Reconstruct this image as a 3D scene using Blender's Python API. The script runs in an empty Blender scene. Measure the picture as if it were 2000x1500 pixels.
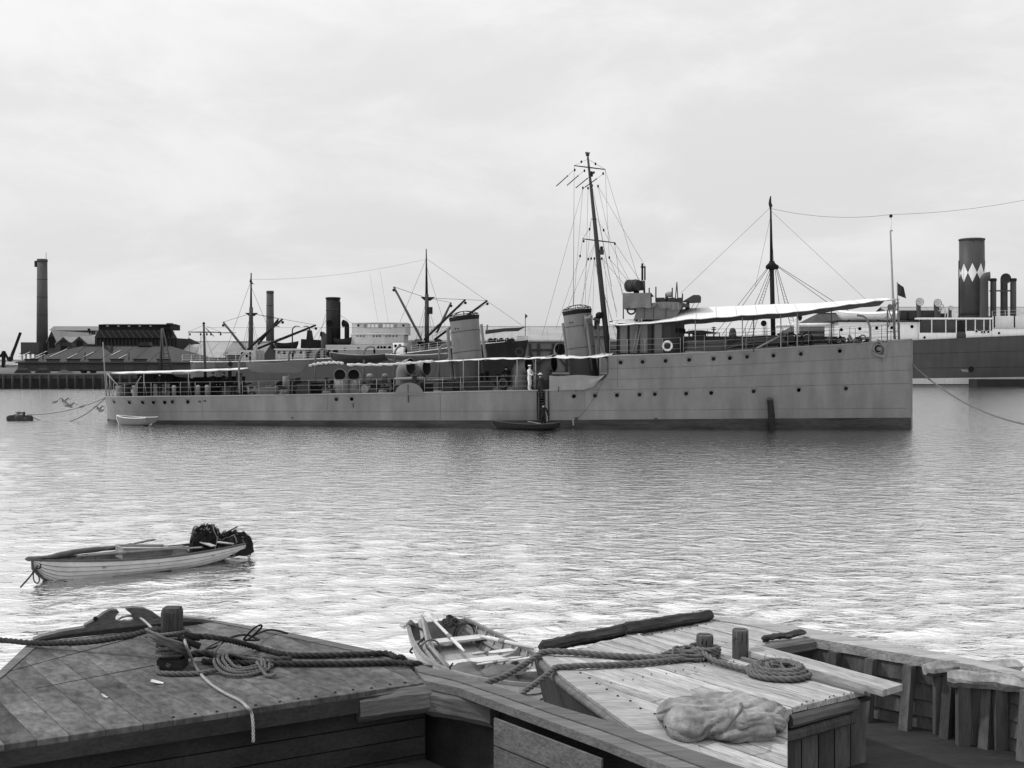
import bpy, bmesh, math, random
import numpy as np
from mathutils import Vector, Matrix
random.seed(7)
C = bpy.context.scene.collection
SC = bpy.context.scene
R = math.radians

# ------------------------------------------------------------------ camera, sky, sun, exposure
CAMH, HOR, F = 4.65, 701.0, 2200.0          # eye height, horizon row and focal length on the 2000 x 1500 plate
cam_d = bpy.data.cameras.new('camera'); cam = bpy.data.objects.new('camera', cam_d); C.objects.link(cam)
cam.location = (0, 0, CAMH); cam.rotation_euler = (R(90), 0, 0)
cam_d.sensor_width = 36; cam_d.lens = 36*F/2000; cam_d.shift_y = -(750-HOR)/2000
cam_d.clip_start = .1; cam_d.clip_end = 9000
SC.camera = cam
SUN_EL, SUN_AZ = 50, -84                     # azimuth from +Y towards +X
w = bpy.data.worlds.new('World'); SC.world = w; w.use_nodes = True
nt = w.node_tree; nt.nodes.clear()
def wn(t, **k):
    n = nt.nodes.new(t)
    for a, b in k.items(): setattr(n, a, b)
    return n
sky = wn('ShaderNodeTexSky', sky_type='NISHITA', sun_disc=False)
sky.sun_elevation = R(SUN_EL); sky.sun_rotation = R(SUN_AZ); sky.air_density = 1.0; sky.dust_density = 3.0; sky.ozone_density = 1.0
bw = wn('ShaderNodeRGBToBW'); nt.links.new(sky.outputs[0], bw.inputs[0])
tc = wn('ShaderNodeTexCoord')
mp = wn('ShaderNodeMapping'); mp.inputs['Scale'].default_value = (1, 1, 2.3); mp.inputs['Location'].default_value = (.35, .2, .1)
nt.links.new(tc.outputs['Generated'], mp.inputs[0])
n1 = wn('ShaderNodeTexNoise'); n1.inputs['Scale'].default_value = 4.2; n1.inputs['Detail'].default_value = 10; n1.inputs['Roughness'].default_value = .6
n1.inputs['Distortion'].default_value = .35
nt.links.new(mp.outputs[0], n1.inputs[0])
rp = wn('ShaderNodeMapRange'); rp.interpolation_type = 'SMOOTHSTEP'
rp.inputs[1].default_value = .40; rp.inputs[2].default_value = .66; rp.inputs[3].default_value = .0; rp.inputs[4].default_value = 1
nt.links.new(n1.outputs[0], rp.inputs[0])
# an overcast veil, brighter overhead than at the skyline as thin cloud is, added to the clear-sky luminance; thick puffs a little brighter
sx = wn('ShaderNodeSeparateXYZ'); nt.links.new(tc.outputs['Generated'], sx.inputs[0])
up = wn('ShaderNodeMath', operation='MAXIMUM'); up.inputs[1].default_value = 0; nt.links.new(sx.outputs[2], up.inputs[0])
u2 = wn('ShaderNodeMath', operation='POWER'); u2.inputs[1].default_value = 1.8; nt.links.new(up.outputs[0], u2.inputs[0])
veil = wn('ShaderNodeMath', operation='MULTIPLY_ADD'); veil.inputs[1].default_value = 8.0; veil.inputs[2].default_value = 4.5; nt.links.new(u2.outputs[0], veil.inputs[0])
base = wn('ShaderNodeMath', operation='MULTIPLY_ADD'); base.inputs[1].default_value = .30
nt.links.new(bw.outputs[0], base.inputs[0]); nt.links.new(veil.outputs[0], base.inputs[2])
cl = wn('ShaderNodeMath', operation='MULTIPLY'); cl.inputs[1].default_value = 1.13; nt.links.new(base.outputs[0], cl.inputs[0])
mx = wn('ShaderNodeMix'); nt.links.new(rp.outputs[0], mx.inputs[0]); nt.links.new(base.outputs[0], mx.inputs[2]); nt.links.new(cl.outputs[0], mx.inputs[3])
bg = wn('ShaderNodeBackground'); bg.inputs[1].default_value = .13
nt.links.new(mx.outputs[0], bg.inputs[0])
wo = wn('ShaderNodeOutputWorld'); nt.links.new(bg.outputs[0], wo.inputs[0])
sd = bpy.data.lights.new('sun', 'SUN'); sun = bpy.data.objects.new('sun', sd); C.objects.link(sun)
sd.energy = 2.4; sd.angle = R(2.5); sd.color = (1, 1, 1)
az, el = R(SUN_AZ), R(SUN_EL)
SUNV = Vector((math.sin(az)*math.cos(el), math.cos(az)*math.cos(el), math.sin(el)))
sun.rotation_euler = SUNV.to_track_quat('Z', 'Y').to_euler()
sun.location = (0, 0, 60)
vs = SC.view_settings; vs.view_transform = 'Standard'; vs.look = 'None'; vs.exposure = 0; vs.gamma = 1; vs.use_curve_mapping = False
SC.cycles.max_bounces = 6; SC.cycles.diffuse_bounces = 3; SC.cycles.glossy_bounces = 3
SC.cycles.use_denoising = True

# ------------------------------------------------------------------ materials (all neutral: a black and white plate)
MATS = {}
def M(name, v, rough=.75, var=.12, scale=1.5, st=(1, 1, 1), fine=.08, fscale=18, bump=0., bscale=30, rnd=0., spec=.12, streak=0., stz=.12, streaks=3.):
    if name in MATS: return MATS[name]
    m = bpy.data.materials.new(name); m.use_nodes = True; t = m.node_tree; b = t.nodes['Principled BSDF']
    L = t.links.new
    co = t.nodes.new('ShaderNodeTexCoord'); ma = t.nodes.new('ShaderNodeMapping'); ma.inputs['Scale'].default_value = st
    L(co.outputs['Object'], ma.inputs[0])
    oi = t.nodes.new('ShaderNodeObjectInfo')
    off = t.nodes.new('ShaderNodeVectorMath'); off.operation = 'ADD'
    if rnd:
        sc = t.nodes.new('ShaderNodeMath'); sc.operation = 'MULTIPLY'; sc.inputs[1].default_value = 37.
        L(oi.outputs['Random'], sc.inputs[0]); L(sc.outputs[0], off.inputs[1])
    L(ma.outputs[0], off.inputs[0])
    def noise(s, d, lo, hi, vec=off):
        n = t.nodes.new('ShaderNodeTexNoise'); n.inputs['Scale'].default_value = s; n.inputs['Detail'].default_value = d; n.inputs['Roughness'].default_value = .6
        L(vec.outputs[0], n.inputs[0])
        r = t.nodes.new('ShaderNodeMapRange'); r.inputs[1].default_value = .28; r.inputs[2].default_value = .72
        r.inputs[3].default_value = lo; r.inputs[4].default_value = hi
        L(n.outputs[0], r.inputs[0]); return n, r
    cur = None
    def mul(x):
        nonlocal cur
        if cur is None: cur = x; return
        q = t.nodes.new('ShaderNodeMath'); q.operation = 'MULTIPLY'; L(cur, q.inputs[0]); L(x, q.inputs[1]); cur = q.outputs[0]
    _, r1 = noise(scale, 5, v*(1-var), v*(1+var)); mul(r1.outputs[0])
    n2, r2 = noise(fscale, 4, 1-fine, 1+fine); mul(r2.outputs[0])
    if streak:
        m2 = t.nodes.new('ShaderNodeMapping'); m2.inputs['Scale'].default_value = (1, 1, stz); L(co.outputs['Object'], m2.inputs[0])
        _, r3 = noise(streaks, 5, 1-streak, 1+streak*.5, m2); mul(r3.outputs[0])
    if rnd:
        r4 = t.nodes.new('ShaderNodeMapRange'); r4.inputs[3].default_value = 1-rnd; r4.inputs[4].default_value = 1+rnd
        L(oi.outputs['Random'], r4.inputs[0]); mul(r4.outputs[0])
    L(cur, b.inputs['Base Color'])
    b.inputs['Roughness'].default_value = rough; b.inputs['Specular IOR Level'].default_value = spec
    if bump:
        n3 = t.nodes.new('ShaderNodeTexNoise'); n3.inputs['Scale'].default_value = bscale; n3.inputs['Detail'].default_value = 4
        L(off.outputs[0], n3.inputs[0])
        bu = t.nodes.new('ShaderNodeBump'); bu.inputs['Strength'].default_value = bump; bu.inputs['Distance'].default_value = .02
        L(n3.outputs[0], bu.inputs['Height']); L(bu.outputs[0], b.inputs['Normal'])
    MATS[name] = m; return m

# ------------------------------------------------------------------ mesh collecting
class MB:
    def __init__(s): s.v = []; s.f = []; s.m = []; s.sm = []
    def add(s, vs, fs, mi=0, smooth=False):
        o = len(s.v); s.v += [Vector(p) for p in vs]
        for f in fs: s.f.append([i+o for i in f]); s.m.append(mi); s.sm.append(smooth)
        return s
    def box(s, a, b, mi=0):
        x0, y0, z0 = a; x1, y1, z1 = b
        vs = [(x0,y0,z0),(x1,y0,z0),(x1,y1,z0),(x0,y1,z0),(x0,y0,z1),(x1,y0,z1),(x1,y1,z1),(x0,y1,z1)]
        return s.add(vs, [(0,3,2,1),(4,5,6,7),(0,1,5,4),(1,2,6,5),(2,3,7,6),(3,0,4,7)], mi)
    def hexa(s, p, mi=0):                                   # 8 corners: bottom ring then top ring
        return s.add(p, [(0,3,2,1),(4,5,6,7),(0,1,5,4),(1,2,6,5),(2,3,7,6),(3,0,4,7)], mi)
    def bar(s, a, b, wd, ht, up=(0,0,1), mi=0):             # rectangular bar between two points
        a, b = Vector(a), Vector(b); d = (b-a).normalized(); up = Vector(up)
        sd_ = d.cross(up)
        if sd_.length < 1e-4: sd_ = d.cross(Vector((1,0,0)))
        sd_.normalize(); u = sd_.cross(d)
        p = []
        for q in (-ht/2, ht/2):
            for e, w_ in ((a,-1),(b,-1),(b,1),(a,1)): p.append(e + sd_*w_*wd/2 + u*q)
        return s.hexa(p, mi)
    def prism(s, poly, ext, mi=0, smooth=False):            # planar polygon swept by a vector
        n = len(poly); e = Vector(ext); P0 = [Vector(p) for p in poly]
        return s.add(P0+[p+e for p in P0], [tuple(range(n))[::-1], tuple(range(n, 2*n))]+[(i,(i+1)%n,n+(i+1)%n,n+i) for i in range(n)], mi, smooth)
    def tube(s, pts, r, n=8, caps=True, mi=0, smooth=True, closed=False):
        P = [Vector(p) for p in pts]; k = len(P)
        rr = r if isinstance(r, (list, tuple)) else [r]*k
        T = []
        for i in range(k):
            a = P[(i-1) % k] if closed else P[max(i-1,0)]; b = P[(i+1) % k] if closed else P[min(i+1,k-1)]
            d = b-a; T.append(d.normalized() if d.length > 1e-9 else Vector((0,0,1)))
        u = T[0].orthogonal().normalized(); vs = []
        for i in range(k):
            u = (u - T[i]*u.dot(T[i]))
            u = u.normalized() if u.length > 1e-6 else T[i].orthogonal().normalized()
            w_ = T[i].cross(u)
            for j in range(n):
                a = 2*math.pi*j/n; vs.append(P[i]+(u*math.cos(a)+w_*math.sin(a))*rr[i])
        fs = []
        for i in range(k if closed else k-1):
            i2 = (i+1) % k
            for j in range(n): fs.append((i*n+j, i*n+(j+1)%n, i2*n+(j+1)%n, i2*n+j))
        s.add(vs, fs, mi, smooth)
        if caps and not closed:
            o = len(s.v)-k*n
            s.f += [[o+j for j in range(n)][::-1], [o+(k-1)*n+j for j in range(n)]]; s.m += [mi, mi]; s.sm += [False, False]
        return s
    def lathe(s, prof, c=(0,0,0), ax=(0,0,1), n=20, mi=0, smooth=True, sx=1., sy=1., cap=True):
        ax = Vector(ax).normalized(); u = Vector((1,0,0)); u = (u-ax*u.dot(ax))
        if u.length < 1e-3: u = Vector((0,1,0)); u = u-ax*u.dot(ax)
        u.normalize(); w_ = ax.cross(u); c = Vector(c); vs = []
        for r, h in prof:
            for j in range(n):
                a = 2*math.pi*j/n; vs.append(c+ax*h+u*math.cos(a)*r*sx+w_*math.sin(a)*r*sy)
        k = len(prof)
        fs = [(i*n+j, i*n+(j+1)%n, (i+1)*n+(j+1)%n, (i+1)*n+j) for i in range(k-1) for j in range(n)]
        s.add(vs, fs, mi, smooth)
        if cap:
            o = len(s.v)-k*n
            s.f += [[o+j for j in range(n)][::-1], [o+(k-1)*n+j for j in range(n)]]; s.m += [mi, mi]; s.sm += [False, False]
        return s
    def grid(s, rows, mi=0, smooth=True, closed=False):     # rows of points -> quads
        n = len(rows[0]); vs = [p for r_ in rows for p in r_]
        fs = [(i*n+j, i*n+(j+1)%n, (i+1)*n+(j+1)%n, (i+1)*n+j) for i in range(len(rows)-1) for j in range(n if closed else n-1)]
        return s.add(vs, fs, mi, smooth)
    def slab(s, rows, t, mi=0, smooth=True):                # grid with thickness along -t vector
        t = Vector(t); n = len(rows[0]); k = len(rows)
        s.grid(rows, mi, smooth); lo = [[Vector(p)-t for p in r_] for r_ in rows]
        s.grid([r_[::-1] for r_ in lo], mi, smooth)
        edge = [rows[0][j] for j in range(n)]+[rows[i][n-1] for i in range(1,k)]+[rows[k-1][j] for j in range(n-2,-1,-1)]+[rows[i][0] for i in range(k-2,0,-1)]
        e2 = [Vector(p)-t for p in edge]; q = len(edge)
        return s.add(list(map(Vector, edge))+e2, [(i, q+i, q+(i+1)%q, (i+1)%q) for i in range(q)], mi)
    def torus(s, c, ax, Rr, r, n=24, m=8, mi=0):
        ax = Vector(ax).normalized(); u = ax.orthogonal().normalized(); w_ = ax.cross(u); c = Vector(c)
        return s.tube([c+(u*math.cos(2*math.pi*i/n)+w_*math.sin(2*math.pi*i/n))*Rr for i in range(n)], r, m, closed=True, mi=mi)
    def ball(s, c, r, n=10, k=6, mi=0, sc=(1,1,1)):
        c = Vector(c)
        return s.lathe([(max(1e-4, r*math.sin(math.pi*i/k)), -r*math.cos(math.pi*i/k)) for i in range(k+1)], c, n=n, mi=mi) if sc == (1,1,1) else \
            s.grid([[c+Vector((sc[0]*r*math.sin(math.pi*i/k)*math.cos(2*math.pi*j/n), sc[1]*r*math.sin(math.pi*i/k)*math.sin(2*math.pi*j/n), -sc[2]*r*math.cos(math.pi*i/k))) for j in range(n)] for i in range(k+1)], mi, True, True)
    def rope(s, pts, r, pitch=None, n=5, per=9):            # three-strand laid rope
        P = resample(pts, (pitch or r*7)/per); k = len(P); u = (P[1]-P[0]).orthogonal().normalized(); strands = [[], [], []]
        for i in range(k):
            t_ = (P[min(i+1,k-1)]-P[max(i-1,0)]).normalized(); u = (u-t_*u.dot(t_)).normalized(); w_ = t_.cross(u)
            for q in range(3):
                a = 2*math.pi*(i/per+q/3); strands[q].append(P[i]+(u*math.cos(a)+w_*math.sin(a))*r*.52)
        for q in strands: s.tube(q, r*.55, n)
        return s
def resample(pts, step):
    P = [Vector(p) for p in pts]; L = [0]
    for a, b in zip(P, P[1:]): L.append(L[-1]+(b-a).length)
    n = max(2, int(L[-1]/step)+1); out = []; j = 0
    for i in range(n):
        d = L[-1]*i/(n-1)
        while j < len(P)-2 and L[j+1] < d: j += 1
        e = L[j+1]-L[j]; out.append(P[j].lerp(P[j+1], (d-L[j])/e if e > 1e-9 else 0))
    return out
def spline(pts, k=8, closed=False):
    P = [Vector(p) for p in pts]; n = len(P); out = []
    g = (lambda i: P[i % n]) if closed else (lambda i: P[min(max(i,0),n-1)])
    for i in range(n if closed else n-1):
        a, b, c, d = g(i-1), g(i), g(i+1), g(i+2)
        for q in range(k):
            t = q/k; out.append(.5*((2*b)+(c-a)*t+(2*a-5*b+4*c-d)*t*t+(3*b-3*c+d-a)*t**3))
    if not closed: out.append(P[-1])
    return out
def sag(a, b, dz, k=10):
    a, b = Vector(a), Vector(b)
    return [a.lerp(b, i/k)-Vector((0,0,dz*4*(i/k)*(1-i/k))) for i in range(k+1)]

# ------------------------------------------------------------------ objects
WM = {}                                                     # frame of every linked object
def mesh_of(name, mb, mats, inv=None):
    me = bpy.data.meshes.new(name)
    vs = mb.v if inv is None else [inv @ p for p in mb.v]
    me.from_pydata([tuple(p) for p in vs], [], mb.f)
    for m in (mats if isinstance(mats, (list, tuple)) else [mats]): me.materials.append(m)
    me.polygons.foreach_set('material_index', mb.m); me.polygons.foreach_set('use_smooth', mb.sm)
    me.update(); return me
def thing(name, label, cat, loc=(0,0,0), rz=0, group=None, kind=None):
    o = bpy.data.objects.new(name, None); C.objects.link(o); o.empty_display_size = .2
    o.location = loc; o.rotation_euler = (0,0,rz); WM[o] = Matrix.Translation(loc) @ Matrix.Rotation(rz, 4, 'Z')
    tag(o, label, cat, group, kind); return o
def tag(o, label=None, cat=None, group=None, kind=None):
    if label: o['label'] = label
    if cat: o['category'] = cat
    if group: o['group'] = group
    if kind: o['kind'] = kind
    return o
def frame(mw, parent):
    return WM[parent].inverted() @ mw if parent else mw
def part(name, mb, mat, parent=None, **k):                  # mesh given in world coordinates
    W_ = WM[parent] if parent else Matrix.Identity(4)
    o = bpy.data.objects.new(name, mesh_of(name, mb, mat, W_.inverted() if parent else None)); C.objects.link(o)
    o.parent = parent; WM[o] = W_.copy()
    if k: tag(o, **k)
    return o
def local(name, mb, mat, mw, parent=None, **k):             # mesh given in its own frame, placed by a world matrix
    o = bpy.data.objects.new(name, mb if isinstance(mb, bpy.types.Mesh) else mesh_of(name, mb, mat)); C.objects.link(o)
    o.parent = parent; o.matrix_local = frame(mw, parent); WM[o] = mw.copy()
    if k: tag(o, **k)
    return o
def basis(x, y, z, o): return Matrix(((x[0],y[0],z[0],o[0]),(x[1],y[1],z[1],o[1]),(x[2],y[2],z[2],o[2]),(0,0,0,1)))
def lookm(o, z, up=(0,0,1)):                                # frame whose z axis points along z
    z = Vector(z).normalized(); x = Vector(up).cross(z)
    x = x.normalized() if x.length > 1e-4 else Vector((1,0,0)); return basis(x, z.cross(x), z, Vector(o))
def P(px, py, Y): return Vector(((px-1000)/F*Y, Y, CAMH-(py-HOR)/F*Y))     # plate position at depth Y
def G(px, py, z):                                                           # plate position on the level z
    Y = F*(CAMH-z)/(py-HOR); return Vector(((px-1000)/F*Y, Y, z))

# ------------------------------------------------------------------ setting: water, land, quays
def build_water():
    nx, ny = 460, 720
    u = np.linspace(-.95, .95, nx); ys = 5.0*(420/5.0)**np.linspace(0, 1, ny)
    Y, U = np.meshgrid(ys, u, indexing='ij'); X = U*Y; Z = np.zeros_like(X)
    rs = np.random.RandomState(3)
    dx = Y*(u[1]-u[0]); dy = Y*math.log(84)/ny; sp_ = np.maximum(dx*.6, dy)
    for i in range(64):
        lam = .16*(11)**rs.rand(); th = R(112)+rs.randn()*.7
        k = 2*math.pi/lam; amp = .0030*lam**.55*(.6+.8*rs.rand())
        if lam > 1.6: amp *= .6
        ph = rs.rand()*6.28; fade = np.clip((lam/sp_-2.5)/4, 0, 1)
        warp = .5*np.sin(X*.21+Y*.13+i)+.5*np.sin(X*.07-Y*.17+2*i)
        a = k*(math.cos(th)*X+math.sin(th)*Y)+ph+warp
        Z += amp*fade*(np.sin(a)+.25*np.sin(2*a+.7))
    gust = .62+.38*np.sin(X*.11+1.3*np.sin(Y*.05)+.5)*np.sin(Y*.09+.8*np.sin(X*.07))
    near = np.clip((34-Y)/26, 0, 1)
    Z *= gust*(.95+.35*near)
    vs = np.stack([X, Y, Z], -1).reshape(-1, 3)
    idx = np.arange(nx*ny).reshape(ny, nx)
    q = np.stack([idx[:-1,:-1], idx[:-1,1:], idx[1:,1:], idx[1:,:-1]], -1).reshape(-1, 4)
    n0 = len(vs)
    out = np.array([(-4000,-40,-.35),(4000,-40,-.35),(4000,4000,-.35),(-4000,4000,-.35)])
    vs = np.concatenate([vs, out]); 
    me = bpy.data.meshes.new('water'); me.vertices.add(len(vs)); me.vertices.foreach_set('co', vs.ravel())
    nl = q.size+4; me.loops.add(nl); me.loops.foreach_set('vertex_index', np.concatenate([q.ravel(), np.arange(n0, n0+4)]))
    me.polygons.add(len(q)+1); me.polygons.foreach_set('loop_start', np.concatenate([np.arange(len(q))*4, [q.size]]))
    me.polygons.foreach_set('use_smooth', np.ones(len(q)+1, bool)); me.update(calc_edges=True)
    m = bpy.data.materials.new('harbour_water'); m.use_nodes = True; t = m.node_tree; b = t.nodes['Principled BSDF']
    b.inputs['Base Color'].default_value = (.045,.045,.045,1); b.inputs['Roughness'].default_value = .05; b.inputs['IOR'].default_value = 1.45
    co = t.nodes.new('ShaderNodeTexCoord'); last = None
    for sc_, st, d, ro in ((2.0, 1, .080, 0), (5.0, 1, .042, .3), (13, 1, .016, -.2)):
        ma = t.nodes.new('ShaderNodeMapping'); ma.inputs['Rotation'].default_value = (0,0,R(14)+ro); ma.inputs['Scale'].default_value = (.55,1,1)
        t.links.new(co.outputs['Object'], ma.inputs[0])
        n = t.nodes.new('ShaderNodeTexNoise'); n.inputs['Scale'].default_value = sc_; n.inputs['Detail'].default_value = 3; n.inputs['Distortion'].default_value = .4
        t.links.new(ma.outputs[0], n.inputs[0])
        bu = t.nodes.new('ShaderNodeBump'); bu.inputs['Strength'].default_value = st; bu.inputs['Distance'].default_value = d
        bu.inputs['Strength'].default_value = 1.
        t.links.new(n.outputs[0], bu.inputs['Height'])
        if last: t.links.new(last.outputs[0], bu.inputs['Normal'])
        last = bu
    t.links.new(last.outputs[0], b.inputs['Normal'])
    gl = t.nodes.new('ShaderNodeBsdfGlossy'); gl.inputs['Color'].default_value = (.95,.95,.95,1); gl.inputs['Roughness'].default_value = .05    # extra mirror layer added to brighten the water
    t.links.new(last.outputs[0], gl.inputs['Normal']); ms = t.nodes.new('ShaderNodeMixShader'); ms.inputs[0].default_value = .93
    t.links.new(b.outputs[0], ms.inputs[1]); t.links.new(gl.outputs[0], ms.inputs[2]); t.links.new(ms.outputs[0], t.nodes['Material Output'].inputs[0])
    me.materials.append(m); o = bpy.data.objects.new('water', me); C.objects.link(o)
    tag(o, 'rippled grey harbour water between the boats and ships', None, None, 'structure')
build_water()
# ------------------------------------------------------------------ background materials
m_land = M('land_dirt', .10, spec=.03, var=.3, scale=.05)
m_quay = M('quay_timber_dark', .03, var=.3, scale=.4, streak=.3, rnd=.2)
m_quayd = M('quay_deck', .075, spec=.03, var=.2, scale=.3)
m_brick = M('grey_brick', .065, var=.12, scale=.5, fscale=6, fine=.12)
m_brickd = M('dark_brick', .05, var=.12, scale=.5, fscale=6, fine=.12)
m_iron = M('corrugated_iron', .05, spec=.05, var=.14, scale=.3, st=(1,1,1), streak=.12, streaks=2.)
m_ironl = M('pale_corrugated_iron', .26, spec=.05, var=.12, scale=.25, streak=.12, streaks=1.5, rough=.6)
m_ironm = M('mid_corrugated_iron', .17, spec=.05, var=.12, scale=.25, streak=.12, streaks=1.5)
m_dark = M('sooty_steel', .016, var=.2, scale=.6)
m_dark2 = M('weathered_dark_steel', .035, var=.2, scale=.6)
m_pale = M('pale_board', .5, var=.1, scale=.5, streak=.1)
m_hole = M('opening_black', .012, var=.05)
m_roofline = M('sheet_ridge', .55, var=.1)

land = MB().box((-3000, 181, -1), (26, 4000, 2.2)).box((26, 216, -1), (3000, 4000, 2.2)); part('land', land, m_land, None, label='flat pale ground behind the quays', kind='structure')
# left quay with timber piles
qt = thing('timber_quay', 'dark timber quay with upright fender piles along the far left shore', 'quay', (-60,179,0))
part('deck', MB().box((-130, 178.6, 2.02), (25.6, 196, 2.3)), m_quayd, qt)
part('back_wall', MB().box((-130, 179.6, -1), (25.6, 180.6, 2.0)), m_quay, qt)
part('waling', MB().box((-130, 178.25, 1.55), (25.6, 178.55, 1.95)), m_quay, qt)
pm = mesh_of('fender_pile', MB().lathe([(.19,0),(.19,3.1)], n=8), m_quay)
for i in range(46):
    x = P(-60+i*17.5 if i < 20 else 0, 0, 178.4)[0] if i < 20 else -30+(i-20)*2.1
    local('fender_pile', pm, None, Matrix.Translation((x+random.uniform(-.1,.1), 178.0, -1.0+random.uniform(-.05,.05))), qt)
# low pallets and trucks stacked on the quay edge
for k, (px, wd, nm, lb) in enumerate(((45, 26, 'timber_stack', 'low dark timber stack on the quay left of the long shed'), (84, 24, 'timber_stack', 'flat timber stack on the quay below the tall chimney'), (128, 34, 'coal_heap', 'low dark heap on the quay in front of the long shed'), (172, 30, 'flat_wagon', 'small flat wagon on the quay near the destroyer stern'))):
    a = P(px-wd/2, 0, 186)[0]; b = P(px+wd/2, 0, 186)[0]
    t = thing(nm, lb, 'cargo', ((a+b)/2, 186, 2.3))
    if nm == 'flat_wagon':
        part('bed', MB().box((a,185.4,2.75),(b,187,2.95)), m_dark2, t)
        for x in (a+.5, b-.5): part('wheel', MB().lathe([(.28,-.8),(.28,.8)], (x,186.2,2.58), (0,1,0), n=10), m_dark, t)
    elif nm == 'coal_heap':
        part('heap', MB().grid([[Vector((a+(b-a)*i/10, 185+j*.4, 2.3+max(0,math.sin(math.pi*i/10)*math.sin(math.pi*j/5))*.6*random.uniform(.7,1.1))) for i in range(11)] for j in range(6)]), m_dark2, t)
    else:
        for q in range(3): part('baulk', MB().box((a+q*.2,185.2,2.3+q*.26),(b-q*.15,186.6,2.55+q*.26)), m_quayd if q == 2 else m_dark2, t)

def gable(name, label, px0, px1, eave, ridge, Y, depth, wallm, roofm, base=2.3, hip0=0, hip1=0, cat='shed', over=.4, doors=(), doorh=2.2, gdir='x', lights=(), group=None):
    """shed with its ridge along X; returns the thing"""
    x0, x1 = P(px0,0,Y)[0], P(px1,0,Y)[0]; ze = P(0,eave,Y)[2]; yr = Y+depth/2; zr = P(0,ridge,yr)[2]
    t = thing(name, label, cat, ((x0+x1)/2, Y, base), group=group)
    b = MB(); b.box((x0,Y,base),(x1,Y+depth,ze))
    if not hip0: b.prism([(x0,Y,ze),(x0,Y+depth,ze),(x0,yr,zr-.1)], (.3,0,0))
    if not hip1: b.prism([(x1-.3,Y,ze),(x1-.3,Y+depth,ze),(x1-.3,yr,zr-.1)], (.3,0,0))
    part('wall', b, wallm, t)
    a0, a1 = x0-over, x1+over; r0, r1 = a0+hip0, a1-hip1; y0, y1 = Y-over, Y+depth+over; th = .18
    r = MB(); zl = ze-.15
    V = [(a0,y0,zl),(a1,y0,zl),(a1,y1,zl),(a0,y1,zl),(r0,yr,zr),(r1,yr,zr)]
    r.add(V, [(0,1,5,4),(2,3,4,5)]+([(3,0,4)] if hip0 else [])+([(1,2,5)] if hip1 else []))
    V2 = [(p[0],p[1],p[2]-th) for p in V]; r.add(V2, [(4,5,1,0),(5,4,3,2)])
    r.add([V[0],V[1],V2[1],V2[0]], [(0,3,2,1)])
    ro = part('roof', r, roofm, t)
    # sheet seams
    n = max(3, int((x1-x0)/3.2)); 
    for i in range(1, n):
        x = a0+(a1-a0)*i/n
        if x > r0 and x < r1: part('sheet_seam', MB().bar((x,y0,zl+.03),(x,yr,zr+.03),.10,.06), roofm, ro)
    part('ridge_cap', MB().bar((r0,yr,zr+.05),(r1,yr,zr+.05),.5,.14), m_roofline if roofm in (m_ironl,) else roofm, ro)
    for d in doors:
        xd = P(d,0,Y)[0]; part('door', MB().box((xd-1.3,Y-.08,base+.05),(xd+1.3,Y-.01,base+doorh)), m_brickd, t)
        part('door_lintel', MB().box((xd-1.5,Y-.14,base+doorh),(xd+1.5,Y-.01,base+doorh+.18)), m_dark, t)
    for (lx, f0, f1) in lights:
        x = P(lx,0,yr)[0]; A = Vector((x,y0,zl)).lerp(Vector((x,yr,zr)), f0); B = Vector((x+(f1-f0)*2.4,y0,zl)).lerp(Vector((x+(f1-f0)*2.4,yr,zr)), f1)
        part('skylight', MB().bar(A+Vector((0,-.03,.08)),B+Vector((0,-.03,.08)),.3,.05), m_ironl, ro)
    return t, (x0,x1,ze,zr,yr)
t, q = gable('wharf_shed', 'long grey wharf shed with hipped iron roof behind the destroyer stern', 35, 384, 706, 676, 225, 22, m_brick, m_iron, hip0=9, hip1=9,
    doors=(62,104,144,186,229,274,320), lights=((70,.3,.6),(100,.35,.65),(106,.2,.45),(128,.3,.6),(134,.55,.8),(165,.2,.5),(192,.3,.6),(240,.4,.7),(262,.2,.45)))
part('roof_ventilator', MB().prism([(P(121,0,236)[0],235.2,q[3]+.05),(P(143,0,236)[0],235.2,q[3]+.05),(P(140,0,236)[0],235.2,q[3]+.8),(P(124,0,236)[0],235.2,q[3]+.8)],(0,1.6,0)), m_dark2, t)
part('roof_ventilator', MB().prism([(P(271,0,236)[0],235.2,q[3]+.05),(P(297,0,236)[0],235.2,q[3]+.05),(P(294,0,236)[0],235.2,q[3]+.8),(P(275,0,236)[0],235.2,q[3]+.8)],(0,1.6,0)), m_dark2, t)
for px in (84,166,252): part('vent_pipe', MB().tube([P(px,704,224.7),P(px,688,224.7)],.09,6), m_dark, t)
gable('pale_roof_shed', 'pale iron roofed shed beyond the steamer stern rail', 262, 512, 697, 667, 262, 26, m_ironm, m_ironl)
gable('small_gabled_shed', 'small gabled shed showing between the destroyer mainmast and derricks', 440, 512, 691, 668, 236, 16, m_brickd, m_ironm)
gable('low_pale_shed', 'low pale shed at the far left edge of the shore', -80, 32, 712, 707, 320, 14, m_pale, m_ironl, base=2.2)
gable('mid_wharf_shed', 'long pale wharf shed with timber framed wall behind the two funnels', 786, 1212, 664, 638, 203, 30, m_ironm, m_ironl, base=2.3)
t = bpy.data.objects['mid_wharf_shed']
xs = [P(px,0,202.7)[0] for px in (1035,1052,1081,1107,1132,1158,1184,1210)]
for x in xs: part('wall_post', MB().box((x-.22,202.55,2.3),(x+.22,202.95,7.4)), m_dark2, t)
part('wall_rail', MB().box((xs[0],202.6,6.2),(xs[-1],202.9,6.45)), m_dark2, t)
for a, b in ((0,1),(2,1),(2,3),(4,3),(4,5),(6,5)): part('wall_brace', MB().bar((xs[a],202.75,6.1),(xs[b],202.75,3.2),.24,.14,(0,1,0)), m_dark2, t)
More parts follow.
